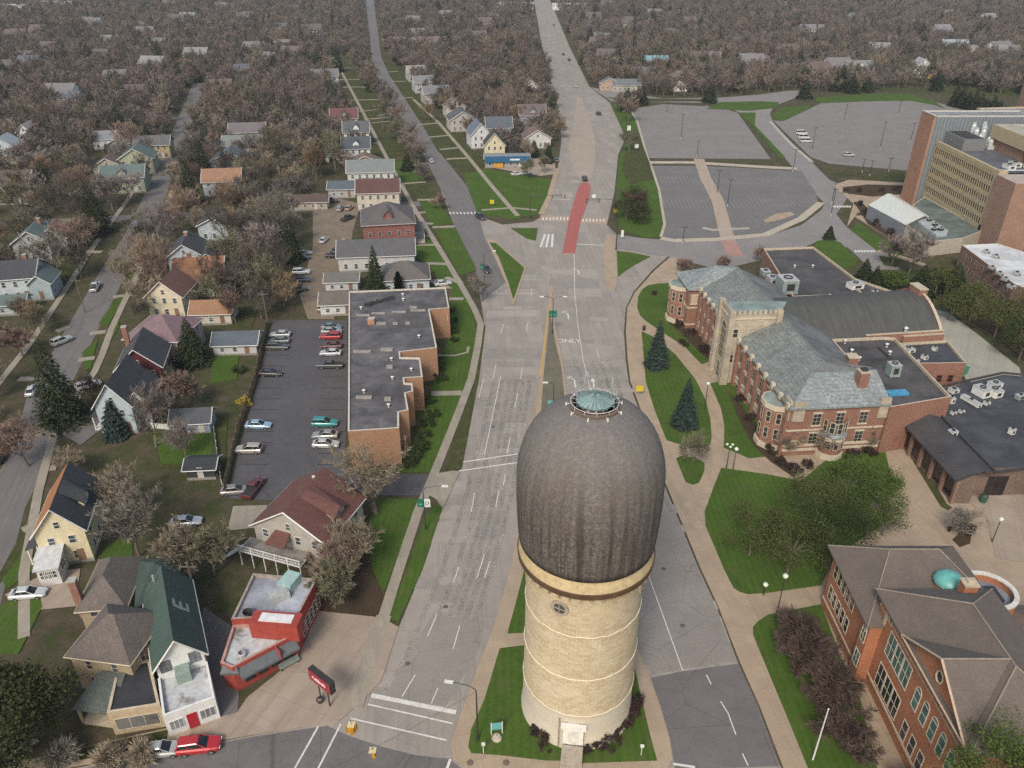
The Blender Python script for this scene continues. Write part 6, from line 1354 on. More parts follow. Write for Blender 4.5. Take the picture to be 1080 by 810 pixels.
solo((931,566), 7.5, 113, 'spreading bare tree in the paved court by the old brick hall', 'grey brown', 6.5, 700, .02, trunk=.16, bark=M_barkl, fork=.18)
solo((1012,566), 6.5, 114, 'small bare tree in the round planting bed', 'grey brown', 5.5, 900, .02, trunk=.13, fork=.2)
solo((729,494), 7.2, 115, 'slender bare sapling on the small teardrop lawn', 'olive brown', 4, 1500, .02, trunk=.1)
solo((722,288), 5, 116, 'round reddish bush tree at the north end of the slate hall', 'reddish brown', 6, 3200, trunk=.12, fork=.15)
solo((763,284), 4.5, 117, 'thin reddish bush tree near the red paver crossing', 'reddish brown', 5, 1800, trunk=.1, fork=.15)
solo((800,276), 4.5, 118, 'thin reddish tree behind the north annex', 'reddish brown', 5, 1500, trunk=.1)
solo((957,291), 14, 119, 'tall grey bare tree in front of the pavilion', 'mauve grey', 4.6, 5200, .03)
solo((940,280), 9, 120, 'shorter grey bare tree beside the pavilion walk', 'mauve grey', 5, 3600, .03)
solo((846,705), 8, 121, 'dark bare crabapple nearest the globe lamp', 'dark purple brown', 7, 6500, .024, trunk=.18, fork=.14)
solo((872,742), 8, 122, 'dark bare crabapple in front of the old hall windows', 'dark purple brown', 7, 6500, .024, trunk=.18, fork=.14)
solo((893,790), 7.5, 123, 'dark bare crabapple by the old hall porch', 'dark purple brown', 7, 6000, .024, trunk=.18, fork=.14)
solo((840,678), 6, 124, 'smaller dark bare crabapple at the walk corner', 'dark purple brown', 6.5, 4500, .024, trunk=.14, fork=.15)
solo((866,480), 6.5, 125, 'bare ornamental tree against the slate hall south wall', 'tan brown', 5, 2600, trunk=.1)
solo((912,472), 6.5, 126, 'bare tree in the corner of the slate hall and annex', 'tan brown', 5, 2600, trunk=.1)
solo((830,478), 5.5, 127, 'bare shrub tree beside the south bay window', 'tan brown', 5, 2200, trunk=.1)
solo((508,318), 8, 128, 'dark bare street tree leaning over the upper street kerb', 'grey brown', 5.5, 1100, trunk=.18, fork=.25)
solo((464,222), 5.5, 129, 'small reddish street tree by the upper street crosswalk', 'reddish brown', 5, 2000, trunk=.12)
for i, (px, H, tint) in enumerate([((447,192),8,'mauve grey'),((438,168),8.5,'mauve grey'),((429,150),8,'mauve grey'),((420,150),10,'olive brown'),((404,128),10,'olive brown'),((452,128),11,'orange brown'),((470,120),9,'orange brown')]):
    solo(px, H, 140+i, ['mauve bare tree overhanging the upper street','mauve bare tree in the row along the upper street','mauve bare tree farthest in the upper street row','olive bare tree on the upper street lawn','olive bare tree farther up the upper street lawn','orange brown bare tree before the grey apartments','smaller orange brown tree beside the grey apartments'][i], tint, 5.5, 2600, .035, trunk=.18)
solo((118,806), 3.4, 150, 'bare bush at the foot of the frame on the verge', 'tan brown', 7, 2600, trunk=.06, fork=.08, name='bare_bush', cat='bush')
solo((152,800), 3, 151, 'bare bush behind the silver car on the verge', 'tan brown', 7, 2200, trunk=.06, fork=.08, name='bare_bush', cat='bush')
solo((66,806), 3.6, 152, 'bare bush on the verge under the dark evergreen', 'grey brown', 7, 2400, trunk=.06, fork=.08, name='bare_bush', cat='bush')
solo((666,228), 9, 153, 'dark brown bare tree left of the evergreen clump', 'dark purple brown', 5, 3400, .035)
solo((556,190), 8, 154, 'bare tree in front of the blue shop', 'olive brown', 5, 1800, .03, trunk=.14)
solo((574,183), 7, 155, 'bare tree at the right end of the shop lawn', 'olive brown', 5, 1800, .03, trunk=.14)
solo((590,146), 9, 156, 'orange brown bare tree on the kerb of the main road', 'orange brown', 5, 2600, .035)
solo((545,135), 12, 157, 'tan bare tree behind the blue shop', 'orange brown', 5, 2800, .035)
solo((530,122), 12, 158, 'tan bare tree left of the grey and maroon roof', 'orange brown', 5, 2800, .035)
# evergreens: base pixel, top pixel y, radius, kind, label
CON = [((68,446),354,4.6,'n','largest dark spruce beside the west street sidewalk'),((124,460),421,2.3,'b','blue green spruce before the pale blue house'),((397,311),257,2.4,'n','tall conical spruce behind the apartment block'),((205,384),334,3.4,'n','dark pine right of the dark red house'),((692,387),337,2.2,'b','blue spruce on the lawn nearest the slate hall door'),((721,450),398,2.1,'b','blue spruce on the curved lawn by the tower'),((216,190),141,3.6,'n','darkest tall spruce behind the pale orange roof'),((203,218),162,3.8,'n','tall spruce left of the pale orange roof'),((104,246),186,5,'n','big dark pine by the west cross street'),((50,205),168,3.6,'n','spruce right of the dark brown house'),((310,276),226,2.8,'n','narrow spruce by the gravel yard'),((357,76),44,3.8,'n','tall spruce beside the upper street houses'),((325,74),47,3.6,'n','spruce left of the tall upper street spruce'),((421,312),286,.9,'c','slim columnar arborvitae beside the pale blue cottage'),((430,180),160,2.6,'n','dark yew by the white columned house'),((676,110),88,4.2,'n','broad pine at the parking lot corner'),((748,108),86,4.4,'n','broad pine behind the north lot'),((848,104),82,4.5,'n','dark pine at the lot entrance road'),((897,98),76,4.5,'n','dark pine behind the east lot'),((914,97),80,4,'n','second dark pine behind the east lot'),((987,96),72,4,'n','dark pine near the yellow sign'),((909,300),272,2.6,'n','young pine by the curved campus walk'),((921,304),280,2.2,'n','young pine next to the brick crossing'),((874,252),238,1.6,'n','small cone shaped pine on the campus lawn'),((968,312),278,4,'n','broad dark pine behind the gymnasium'),((1003,312),276,4,'n','dark pine by the white flat roof'),((842,76),50,5,'n','dark pine high in the woods right of centre'),((970,46),22,6,'n','broad pine deep in the woods at upper right'),((1028,45),20,6,'n','dark pine group leader at the upper right'),((170,70),42,5,'n','dark pine deep in the woods upper left'),((148,62),38,5,'n','second dark pine deep in the upper left woods'),((240,62),40,4,'n','dark spruce between streets upper left'),((622,50),26,5,'n','dark pine right of the upper main road'),((668,45),24,5,'n','dark pine in woods above the north lot'),((690,18),0,6,'n','dark pine at the top edge of the woods'),((462,14),-4,6,'n','dark pine near the top between the roads'),((578,172),150,2.2,'n','dark round evergreen right of the blue shop'),((563,166),147,2.2,'n','dark round evergreen behind the blue shop')]
for k in range(9): CON.append(((1006+k*6.5, 112+k*1.6), 84+k*2.5+(k%3)*3, 3.2, 'n', None))
for i, (px, ty, rad, kd, lab) in enumerate(CON):
    X, Y = G(*px); H = height_from(px, ty); far = Y > 250
    me = conifer_mesh(300+i, H, rad, M_needleb if kd == 'b' else M_needle, int((1500 if far else 3600)*max(1,rad/3)), .9 if far else .55, kd == 'c')
    tree('conifer', me, X, Y, 1, rnd.uniform(0,6), lab or 'dark pine in the row beside the far brick block', 'tree', None if lab else 'row of dark pines'); TREES.append((X,Y,rad+1))
LEAFY = [((660,232),8.5,4.2,'dark','leftmost rounded evergreen of the roadside clump'),((676,236),7.5,3.8,'dark','rightmost rounded evergreen of the roadside clump'),((670,222),9,4.2,'dark','rear rounded evergreen of the roadside clump'),((34,792),12.5,6.0,'dark','broad dark evergreen tree filling the lower left corner'),((912,568),10,4.5,'spring','light green leafing tree by the paved court'),((925,535),7,3.4,'spring','pale green tree nearest the dark flat roofed hall'),((872,602),11,5.0,'shrub','dark green tree behind the old brick hall roof'),((830,604),10,5.2,'olive','olive leafing tree in the middle of the campus lawn'),((790,586),9,4.7,'olive','olive leafing tree at the left of the lawn grove'),((850,556),9.5,4.7,'olive','olive tree near the slate hall south wall'),((890,532),8.5,4.2,'spring','pale green tree against the annex corner'),((985,312),8,4,'olive','olive tree behind the barrel roof'),((1022,338),9,4.8,'olive','grey olive tree in front of the white flat roof'),((1048,356),9,4.8,'olive','grey olive tree above the service yard'),((1074,380),9,4.8,'shrub','dark tree at the right edge above the service yard'),((1082,346),9,5,'olive','olive tree at the right edge by the white roof'),((940,306),5,3.2,'spring','bright green small tree by the campus path'),((1000,338),6.5,3.4,'olive','small olive tree along the service yard bed')]
M_darkleaf = mat_leaf('dark_olive_leaves', (.026,.034,.012), (.056,.064,.024)); LM = {'dark':M_darkleaf,'olive':M_olive,'spring':M_spring,'shrub':M_shrub}
for i, (px, H, rad, kd, lab) in enumerate(LEAFY):
    X, Y = G(*px); tree('leafy_tree', leafy_mesh(500+i, H, rad, LM[kd], (15000 if kd == 'dark' else 8000) if Y < 130 else 3000, .36 if kd == 'dark' else .22 if Y < 130 else .4, .22, 60 if kd == 'dark' else 38, .05 if kd == 'dark' else .25), X, Y, 1, rnd.uniform(0,6), lab); TREES.append((X,Y,rad))
tree('leafy_tree', leafy_mesh(590, 17.5, 4.6, M_spring, 9000, .24, .3, 44, .4), 43.4, 42.6, 1, 0, 'tall green tree whose crown fills the lower right corner', 'tree')
# shrubs
sm = [leafy_mesh(600+k, 1.6, 1.2, M_shrub, 700, .22, .05, 12, .05) for k in range(3)]; pm_ = [leafy_mesh(610+k, 1.5, 1.2, M_purple, 700, .2, .05, 12, .05) for k in range(2)]; gm = leafy_mesh(620, 2.2, 1.6, M_gold, 800, .25, .05, 12, .05)
def shrub(px, s, kind, lab, grp, z=.1):
    X, Y = G(*px); tree('shrub', (sm if kind == 's' else pm_)[rnd.randrange(2)], X, Y, s, rnd.uniform(0,6), lab, 'shrub', grp, z=z)
for px, s in [((444,473),1.3),((448,464),1.2),((436,486),1.4),((440,478),1.3),((432,492),1.1),((452,450),1.2),((457,440),1.1),((455,425),1.1),((464,402),1.2),((462,394),1.2),((466,384),1.1),((477,352),1.2),((478,342),1.1),((480,360),.9),((477,330),.9)]: shrub(px, s, 's', 'dark green foundation shrub along the apartment block wall', 'shrubs along the apartment block')
for px, s in [((668,748),1.2),((664,758),1.2),((657,768),1.1),((648,777),1.0),((640,785),1.2),((630,790),.8),((618,793),.7),((571,781),1.0),((563,775),.8),((576,788),.8)]: shrub(px, s, 'p', 'dark purple shrub at the foot of the stone tower', 'shrubs round the tower foot', .14)
for px, s in [((716,345),1.2),((728,355),1.2),((742,372),1.3),((752,380),1.2),((708,338),1.0),((780,425),1.2),((790,445),1.1),((800,460),1.2),((812,478),1.1),((822,490),1.1),((835,498),1.3),((850,495),1.2),((1014,566),1.6),((900,485),1.2),((915,480),1.2)]: shrub(px, s, 'p', 'leafless dark shrub in the beds round the slate hall', 'shrubs in the slate hall beds', .14)
for px, s in [((720,365),1.1),((690,312),.8),((760,388),1.0),((905,218),1.4),((915,226),1.4),((925,238),1.4),((938,248),1.4),((890,204),1.2),((905,203),1.2),((930,203),1.2),((945,202),1.2)]: shrub(px, s, 'p', 'low brown shrub in the campus planting beds', 'shrubs in campus beds', .14)
X, Y = G(256,428); tree('shrub', gm, X, Y, 1, 0, 'bright yellow flowering shrub at the corner of the lot', 'shrub')
X, Y = G(253,392); tree('shrub', sm[0], X, Y, 1.3, 0, 'green shrub behind the slate blue roofed garage', 'shrub')

# ---------------------------------------------------------------- scattered bare trees and the far woods
def inside(poly, x, y):
    c = False; n = len(poly); j = n-1
    for i in range(n):
        xi, yi = poly[i]; xj, yj = poly[j]
        if (yi > y) != (yj > y) and x < (xj-xi)*(y-yi)/(yj-yi)+xi: c = not c
        j = i
    return c
BLOCK = [ROAD, GP(ROAD_E), GP(LOTN), GP(LOTS), GP(LOTE), GP(LOTA), ribbon(WST, 7.2), ribbon([(-200,226),(-150,236),(-112,243),(-60,252),(-30,256)],5), ribbon([(-330,380),(-200,392),(-60,405)],5),
  ribbon(GP(WALK_U[:6]),13), ribbon(GP([(404,66),(436,105),(463,130),(493,165),(520,198)]),12),
  GP([(640,262),(640,240),(690,108),(1000,92),(1110,110),(1110,420),(1090,820),(640,820)]), GP([(330,200),(384,200),(384,260),(365,340),(310,340),(318,260)]), GP([(366,300),(512,300),(470,540),(366,500)]), GP([(485,178),(590,178),(575,235),(500,228)]), GP([(200,500),(420,500),(420,700),(380,770),(0,820),(0,560),(120,520)]), GP([(438,185),(460,180),(515,300),(440,300),(425,220)])]
BB = [(min(p[0] for p in q)-4, min(p[1] for p in q)-4, max(p[0] for p in q)+4, max(p[1] for p in q)+4, q) for q in BLOCK]
def blocked(x, y, mg):
    for x0, y0, x1, y1, q in BB:
        if x0 < x < x1 and y0 < y < y1:
            if inside(q, x, y): return True
            if mg and any(inside(q, x+dx, y+dy) for dx, dy in ((mg,0),(-mg,0),(0,mg),(0,-mg))): return True
    return False
grid = {}
def near(lst, x, y, k=1.0): return any((x-a)**2+(y-b)**2 < (r_*k)**2 for a, b, r_ in lst)
def dens(px, py, y):
    if y > 330: return .86
    if 235 < px < 335 and 200 < py < 345: return .9
    if 200 < px < 335 and 140 < py < 345: return .42
    if px < 100 and py < 330: return .42
    if 100 <= px <= 200 and py < 350: return .28
    if px < 200 and py < 460: return .28
    if 205 < px < 280 and py < 520: return .16
    if 330 <= px < 440 and py < 215: return .3
    if 430 < px < 570 and py < 180: return .55
    return .4
r5 = random.Random(5); cand = []
Y_ = 70.0
while Y_ < 1900:
    step = 5.4 if Y_ < 330 else 6.2 if Y_ < 700 else 8.5
    hw = Y_*.62+45; X_ = -hw
    while X_ < hw:
        x, y = X_+r5.uniform(-.45,.45)*step, Y_+r5.uniform(-.45,.45)*step; X_ += step
        px, py = PX(x, y); 
        if px < -70 or px > 1150: continue
        if r5.random() > dens(px, py, y): continue
        if blocked(x, y, 2.6 if y < 600 else 5): continue
        if y < 620 and near(FOOT, x, y, 1.02 if y < 330 else .75): continue
        if y >= 620 and near(FOOT, x, y, .35): continue
        if y < 420 and (near(FOOT, x, y+5, .8) or near(FOOT, x+1.5, y+10, .55)): continue
        if near(TREES, x, y): continue
        cand.append((x, y))
    Y_ += step
cand.sort(key=lambda p: p[1]); NIND = 252
def zone(px, py):
    if py < 150: return 'in the woods beyond the rooftops'
    if px < 105: return 'among the houses at the left edge'
    if px < 200: return 'along the west street verges'
    if px < 335: return 'in the back yards between the two streets'
    if px < 445: return 'behind the houses of the upper street'
    if px < 600: return 'between the upper street and the main road'
    return 'beyond the campus parking lots'
TN = ['reddish brown','grey brown','tan brown','mauve grey','olive brown','grey brown','mauve grey','reddish brown','tan brown','grey brown','orange brown']
kinds = {}
for i, (x, y) in enumerate(cand[:NIND]):
    me, H = protos[r5.randrange(len(protos))]; px, py = PX(x, y); tn = r5.choice(TN); zn = zone(px, py); s = r5.uniform(.65,1.1)
    if py > 345: s *= .7
    tree('bare_tree', me, x, y, s, r5.uniform(0,6.283), f'leafless {tn} tree {zn}', 'tree', f'bare {tn} trees {zn}', sc(TINT[tn], r5.uniform(.72,1.28)), sz=s*r5.uniform(.8,1.25))
far = cand[NIND:]
def woods_proto(seed, H, W):
    T, C = bare_mesh(seed, H, W, 620, .085, 1.7, .3, tm=M_twigr, coarse=True)
    o = len(T.v); C.v = T.v+[v for v in C.v]; C.f = T.f+[tuple(i+o for i in f) for f in C.f]; C.m = [0]*len(T.f)+C.m
    return bpy.data.objects.new('woods_tree', C.mesh('woods_tree', [M_bark, M_twigr]))
WP = [woods_proto(700+k, h, w_2) for k, (h, w_2) in enumerate([(13,5.5),(11,6),(15,5.2),(12,5),(14,6.2)])]
cf = conifer_mesh(720, 15, 4, M_needle, 700, 1.3); WP.append(bpy.data.objects.new('woods_pine', cf[1]))
def woods(name, pts, protos_, label):
    me = bpy.data.meshes.new(name); me.from_pydata([(x,y,0) for x,y in pts], [], []); o = link(name, me); tag(o, label, None, None, 'stuff')
    ng = bpy.data.node_groups.new('plant_woods', 'GeometryNodeTree'); ng.interface.new_socket('Geometry', in_out='INPUT', socket_type='NodeSocketGeometry'); ng.interface.new_socket('Geometry', in_out='OUTPUT', socket_type='NodeSocketGeometry')
    N = ng.nodes; gi = N.new('NodeGroupInput'); go = N.new('NodeGroupOutput'); ip = N.new('GeometryNodeInstanceOnPoints'); jn = N.new('GeometryNodeGeometryToInstance')
    for p in protos_:
        oi = N.new('GeometryNodeObjectInfo'); oi.inputs['Object'].default_value = p; ng.links.new(oi.outputs['Geometry'], jn.inputs[0])
    def rv(dt, lo, hi, seed):
        n = N.new('FunctionNodeRandomValue'); n.data_type = dt; n.inputs['Seed'].default_value = seed
        idx = {'FLOAT':(2,3),'FLOAT_VECTOR':(0,1),'INT':(4,5)}[dt]; n.inputs[idx[0]].default_value = lo; n.inputs[idx[1]].default_value = hi
        return n.outputs[{'FLOAT':1,'FLOAT_VECTOR':0,'INT':2}[dt]]
    ng.links.new(gi.outputs[0], ip.inputs['Points']); ng.links.new(jn.outputs[0], ip.inputs['Instance']); ip.inputs['Pick Instance'].default_value = True
    ng.links.new(rv('INT',0,len(protos_)-1,1), ip.inputs['Instance Index']); ng.links.new(rv('FLOAT_VECTOR',(0,0,0),(0,0,6.283),2), ip.inputs['Rotation']); ng.links.new(rv('FLOAT_VECTOR',(.6,.6,.6),(1.15,1.15,1.1),3), ip.inputs['Scale'])
    ng.links.new(ip.outputs[0], go.inputs[0]); md = o.modifiers.new('plant_woods', 'NODES'); md.node_group = ng
    return o
woods('woods', [p for i, p in enumerate(far) if r5.random() > .05], WP[:5], 'bare brown woods covering the neighbourhood out to the top of the picture')
woods('evergreen_woods', [p for p in far if r5.random() < .085], WP[5:], 'dark evergreens sprinkled through the far woods')
print('TREES', len(cand), len(far), cand[NIND] if len(cand) > NIND else None)
# ================================================================ vehicles
def mat_paint():
    t = NT('car_paint'); oi = t.node('ShaderNodeObjectInfo'); n = t.noise(t.objc(), 2, 3)
    t.b.inputs['Coat Weight'].default_value = .5; t.b.inputs['Coat Roughness'].default_value = .08
    return t.out(t.mix(t.lin(n,.3,.7,0,.12), oi.outputs['Color'], (.2,.19,.17)), .4, .15)
M_paint = mat_paint(); M_tyre = plain((.015,.015,.015),.85); M_rim = plain((.35,.35,.36),.35,.7); M_cglass = glass((.012,.014,.016)); M_head = plain((.7,.7,.68),.15); M_tail = plain((.35,.01,.01),.3)
def car_mesh(kind):
    # stations along the length: (x, half width, sill z, belt z); front at +x
    if kind == 'sedan': st = [(-2.3,.70,.42,.82),(-2.22,.82,.30,.93),(-1.5,.89,.24,.97),(-.5,.91,.22,.95),(.6,.91,.22,.92),(1.4,.89,.24,.84),(2.1,.82,.28,.72),(2.32,.66,.38,.62)]; cab = [(-1.85,.62,.95),(-1.15,.60,1.42),(.15,.60,1.44),(1.05,.66,.92)]
    elif kind == 'wagon': st = [(-2.3,.76,.45,.95),(-2.25,.86,.34,1.05),(-1.5,.92,.28,1.08),(-.5,.93,.27,1.06),(.6,.93,.27,1.04),(1.3,.92,.28,1.0),(2.1,.85,.34,.9),(2.32,.70,.42,.75)]; cab = [(-2.2,.72,1.07),(-1.95,.66,1.64),(.1,.66,1.68),(1.0,.72,1.04)]
    elif kind == 'pickup': st = [(-2.7,.80,.5,1.0),(-2.65,.88,.42,1.08),(-1.5,.92,.36,1.08),(-.5,.93,.34,1.08),(.6,.93,.34,1.08),(1.4,.92,.36,1.06),(2.4,.88,.42,1.0),(2.65,.72,.5,.85)]; cab = [(-.75,.74,1.08),(-.55,.68,1.72),(.55,.68,1.75),(1.25,.74,1.07)]
    else: st = [(-2.5,.85,.45,1.1),(-2.45,.95,.36,1.2),(-1.5,.98,.32,1.2),(-.5,.98,.32,1.2),(.8,.98,.32,1.2),(1.8,.97,.34,1.15),(2.35,.9,.4,1.0),(2.5,.8,.46,.8)]; cab = [(-2.42,.84,1.2),(-2.3,.78,2.0),(1.0,.78,2.02),(1.95,.84,1.14)]
    B = MB(); ring = []
    for x, hw, z0, z1 in st: ring.append([(x,-hw*.9,z0),(x,-hw,z0+.18),(x,-hw,z1-.14),(x,-hw*.86,z1),(x,hw*.86,z1),(x,hw,z1-.14),(x,hw,z0+.18),(x,hw*.9,z0)])
    for a, b in zip(ring, ring[1:]): B.add(a+b, [(k,8+k,8+(k+1)%8,(k+1)%8)[::-1] for k in range(8)])
    B.add(ring[0], [tuple(range(8))[::-1]]); B.add(ring[-1], [tuple(range(8))])
    (x0,w0,z0),(x1,w1,z1),(x2,w2,z2),(x3,w3,z3) = cab
    B.add([(x1-.05,-w1,z1-.06),(x2+.05,-w2,z2-.06),(x2+.05,w2,z2-.06),(x1-.05,w1,z1-.06),(x1+.12,-w1+.12,z1+.04),(x2-.12,-w2+.12,z2+.04),(x2-.12,w2-.12,z2+.04),(x1+.12,w1-.12,z1+.04)], [(4,5,6,7),(0,1,5,4),(1,2,6,5),(2,3,7,6),(3,0,4,7)])
    for s in (-1,1):                                       # pillars
        for (xa,wa,za,xb,wb,zb) in ((x0,w0,z0,x1,w1,z1),((x1+x2)/2-.05,w1*1.06,z0,(x1+x2)/2,w1,z1),(x3,w3,z3,x2,w2,z2)): B.tube([(xa,s*(wa+.03),za-.05),(xb,s*(wb+.01),zb)], .05, 4)
    if kind == 'pickup': B.add([(-2.55,-.75,1.085),(-.8,-.75,1.085),(-.8,.75,1.085),(-2.55,.75,1.085)], [(0,1,2,3)], 1)
    body = B.mesh('body', [M_paint, M_dark])
    g1 = MB().add([(x3,-w3,z3),(x3,w3,z3),(x2,w2-.02,z2-.05),(x2,-w2+.02,z2-.05)], [(0,1,2,3)]).mesh('windscreen', [M_cglass])
    g2 = MB().add([(x0,-w0,z0),(x1,-w1+.02,z1-.05),(x1,w1-.02,z1-.05),(x0,w0,z0)], [(0,1,2,3)]).mesh('rear_window', [M_cglass])
    gs = [MB().add([(x0,s*w0,z0-.02),(x3,s*w3,z3-.02),(x2,s*w2,z2-.04),(x1,s*w1,z1-.04)], [(0,1,2,3) if s < 0 else (3,2,1,0)]).mesh('side_window', [M_cglass]) for s in (-1,1)]
    ax = {'sedan':(-1.4,1.4,.32),'wagon':(-1.4,1.4,.35),'pickup':(-1.65,1.65,.38),'van':(-1.5,1.6,.36)}[kind]; hw = max(s[1] for s in st); r = ax[2]
    wh = MB()
    ty = [(r*math.cos(2*math.pi*k/14), r*math.sin(2*math.pi*k/14)) for k in range(14)]
    wh.add([(a,-.11,b) for a,b in ty]+[(a,.11,b) for a,b in ty], [tuple(range(14)), tuple(range(27,13,-1))]+[(k,14+k,14+(k+1)%14,(k+1)%14) for k in range(14)])
    rim = MB().add([(a*.62,-.118,b*.62) for a,b in ty]+[(a*.62,.118,b*.62) for a,b in ty], [tuple(range(14)), tuple(range(27,13,-1))])
    hz = st[-2][3]-.22; hx = st[-1][0]-.1; tx_ = st[0][0]+.0
    hl = MB().box(-.08,-.15,-.07,.14,.15,.07).mesh('headlight', [M_head]); tl = MB().box(-.06,-.13,-.09,.05,.13,.09).mesh('taillight', [M_tail])
    return dict(body=body, glass=[('windscreen',g1),('rear_window',g2),('side_window',gs[0]),('side_window',gs[1])], wheel=wh.mesh('wheel',[M_tyre]), rim=rim.mesh('rim',[M_rim]), ax=(ax[0],ax[1],hw-.1,r), hl=hl, tl=tl, hp=(hx,st[-1][1]*.78,hz), tp=(tx_,st[0][1]*.8,st[0][3]-.02))
CK = {}
def car(label, px, head, c, kind='sedan', group=None, z=.03, cat='car', name='parked_car'):
    if kind not in CK: CK[kind] = car_mesh(kind)
    k = CK[kind]; X, Y = G(*px); t = thing(name, label, cat, (X,Y,z), R(head), group)
    b = link('body', k['body'], t); b.color = (*c,1)
    for nm, me in k['glass']: link(nm, me, t)
    a0, a1, hw, r = k['ax']
    for ax in (a0,a1):
        for s in (-1,1): w = link('wheel', k['wheel'], t, (ax,s*hw,r)); link('rim', k['rim'], w)
    for s in (-1,1): link('headlight', k['hl'], t, (k['hp'][0],s*k['hp'][1],k['hp'][2])); link('taillight', k['tl'], t, (k['tp'][0],s*k['tp'][1],k['tp'][2]))
    return t
W_, S_, D_G, BK, RD_ = (.55,.56,.57), (.34,.36,.38), (.05,.055,.06), (.014,.014,.016), (.33,.015,.02)
PL = 'cars in the apartment parking lot'
for lab, px, hd, c, kd in [
  ('grey blue car at the top right of the apartment lot', (350,347), 0, (.13,.19,.22), 'sedan'), ('pale silver car behind the red sports utility car', (350,351.5), 0, (.3,.32,.33), 'sedan'), ('bright red car in the apartment lot', (349,357.5), 180, RD_, 'wagon'),
  ('dark car with red trim just below the bright red car', (350,367), 180, (.09,.035,.035), 'sedan'), ('silver white car in the right column of the apartment lot', (349,374.5), 180, (.44,.47,.5), 'sedan'), ('charcoal pickup in the right column of the apartment lot', (348.5,388), 180, (.055,.06,.07), 'pickup'),
  ('pale silver car at the top left of the apartment lot', (296,355), 180, (.4,.43,.43), 'sedan'), ('grey car between pale silver and olive grey cars', (295,361.5), 180, (.16,.18,.18), 'sedan'), ('olive grey car third in the left column of the lot', (293,368.5), 0, (.07,.08,.075), 'wagon'), ('black car alone in the left column of the lot', (286,396), 0, (.03,.03,.036), 'sedan'),
  ('teal car in the lower right of the apartment lot', (343,449), 0, (.03,.25,.25), 'wagon'), ('flat grey car between teal and silver cars', (343.5,461.5), 180, (.26,.27,.27), 'sedan'), ('silver car lowest in the right column of the lot', (344,471), 0, (.46,.48,.48), 'sedan'),
  ('light blue car in the lower left of the apartment lot', (273,451), 0, (.26,.40,.52), 'sedan'), ('beige silver car at the lower left edge of the lot', (263,477), 180, (.36,.34,.31), 'wagon')]:
    car(lab, px, hd, c, kd, PL)
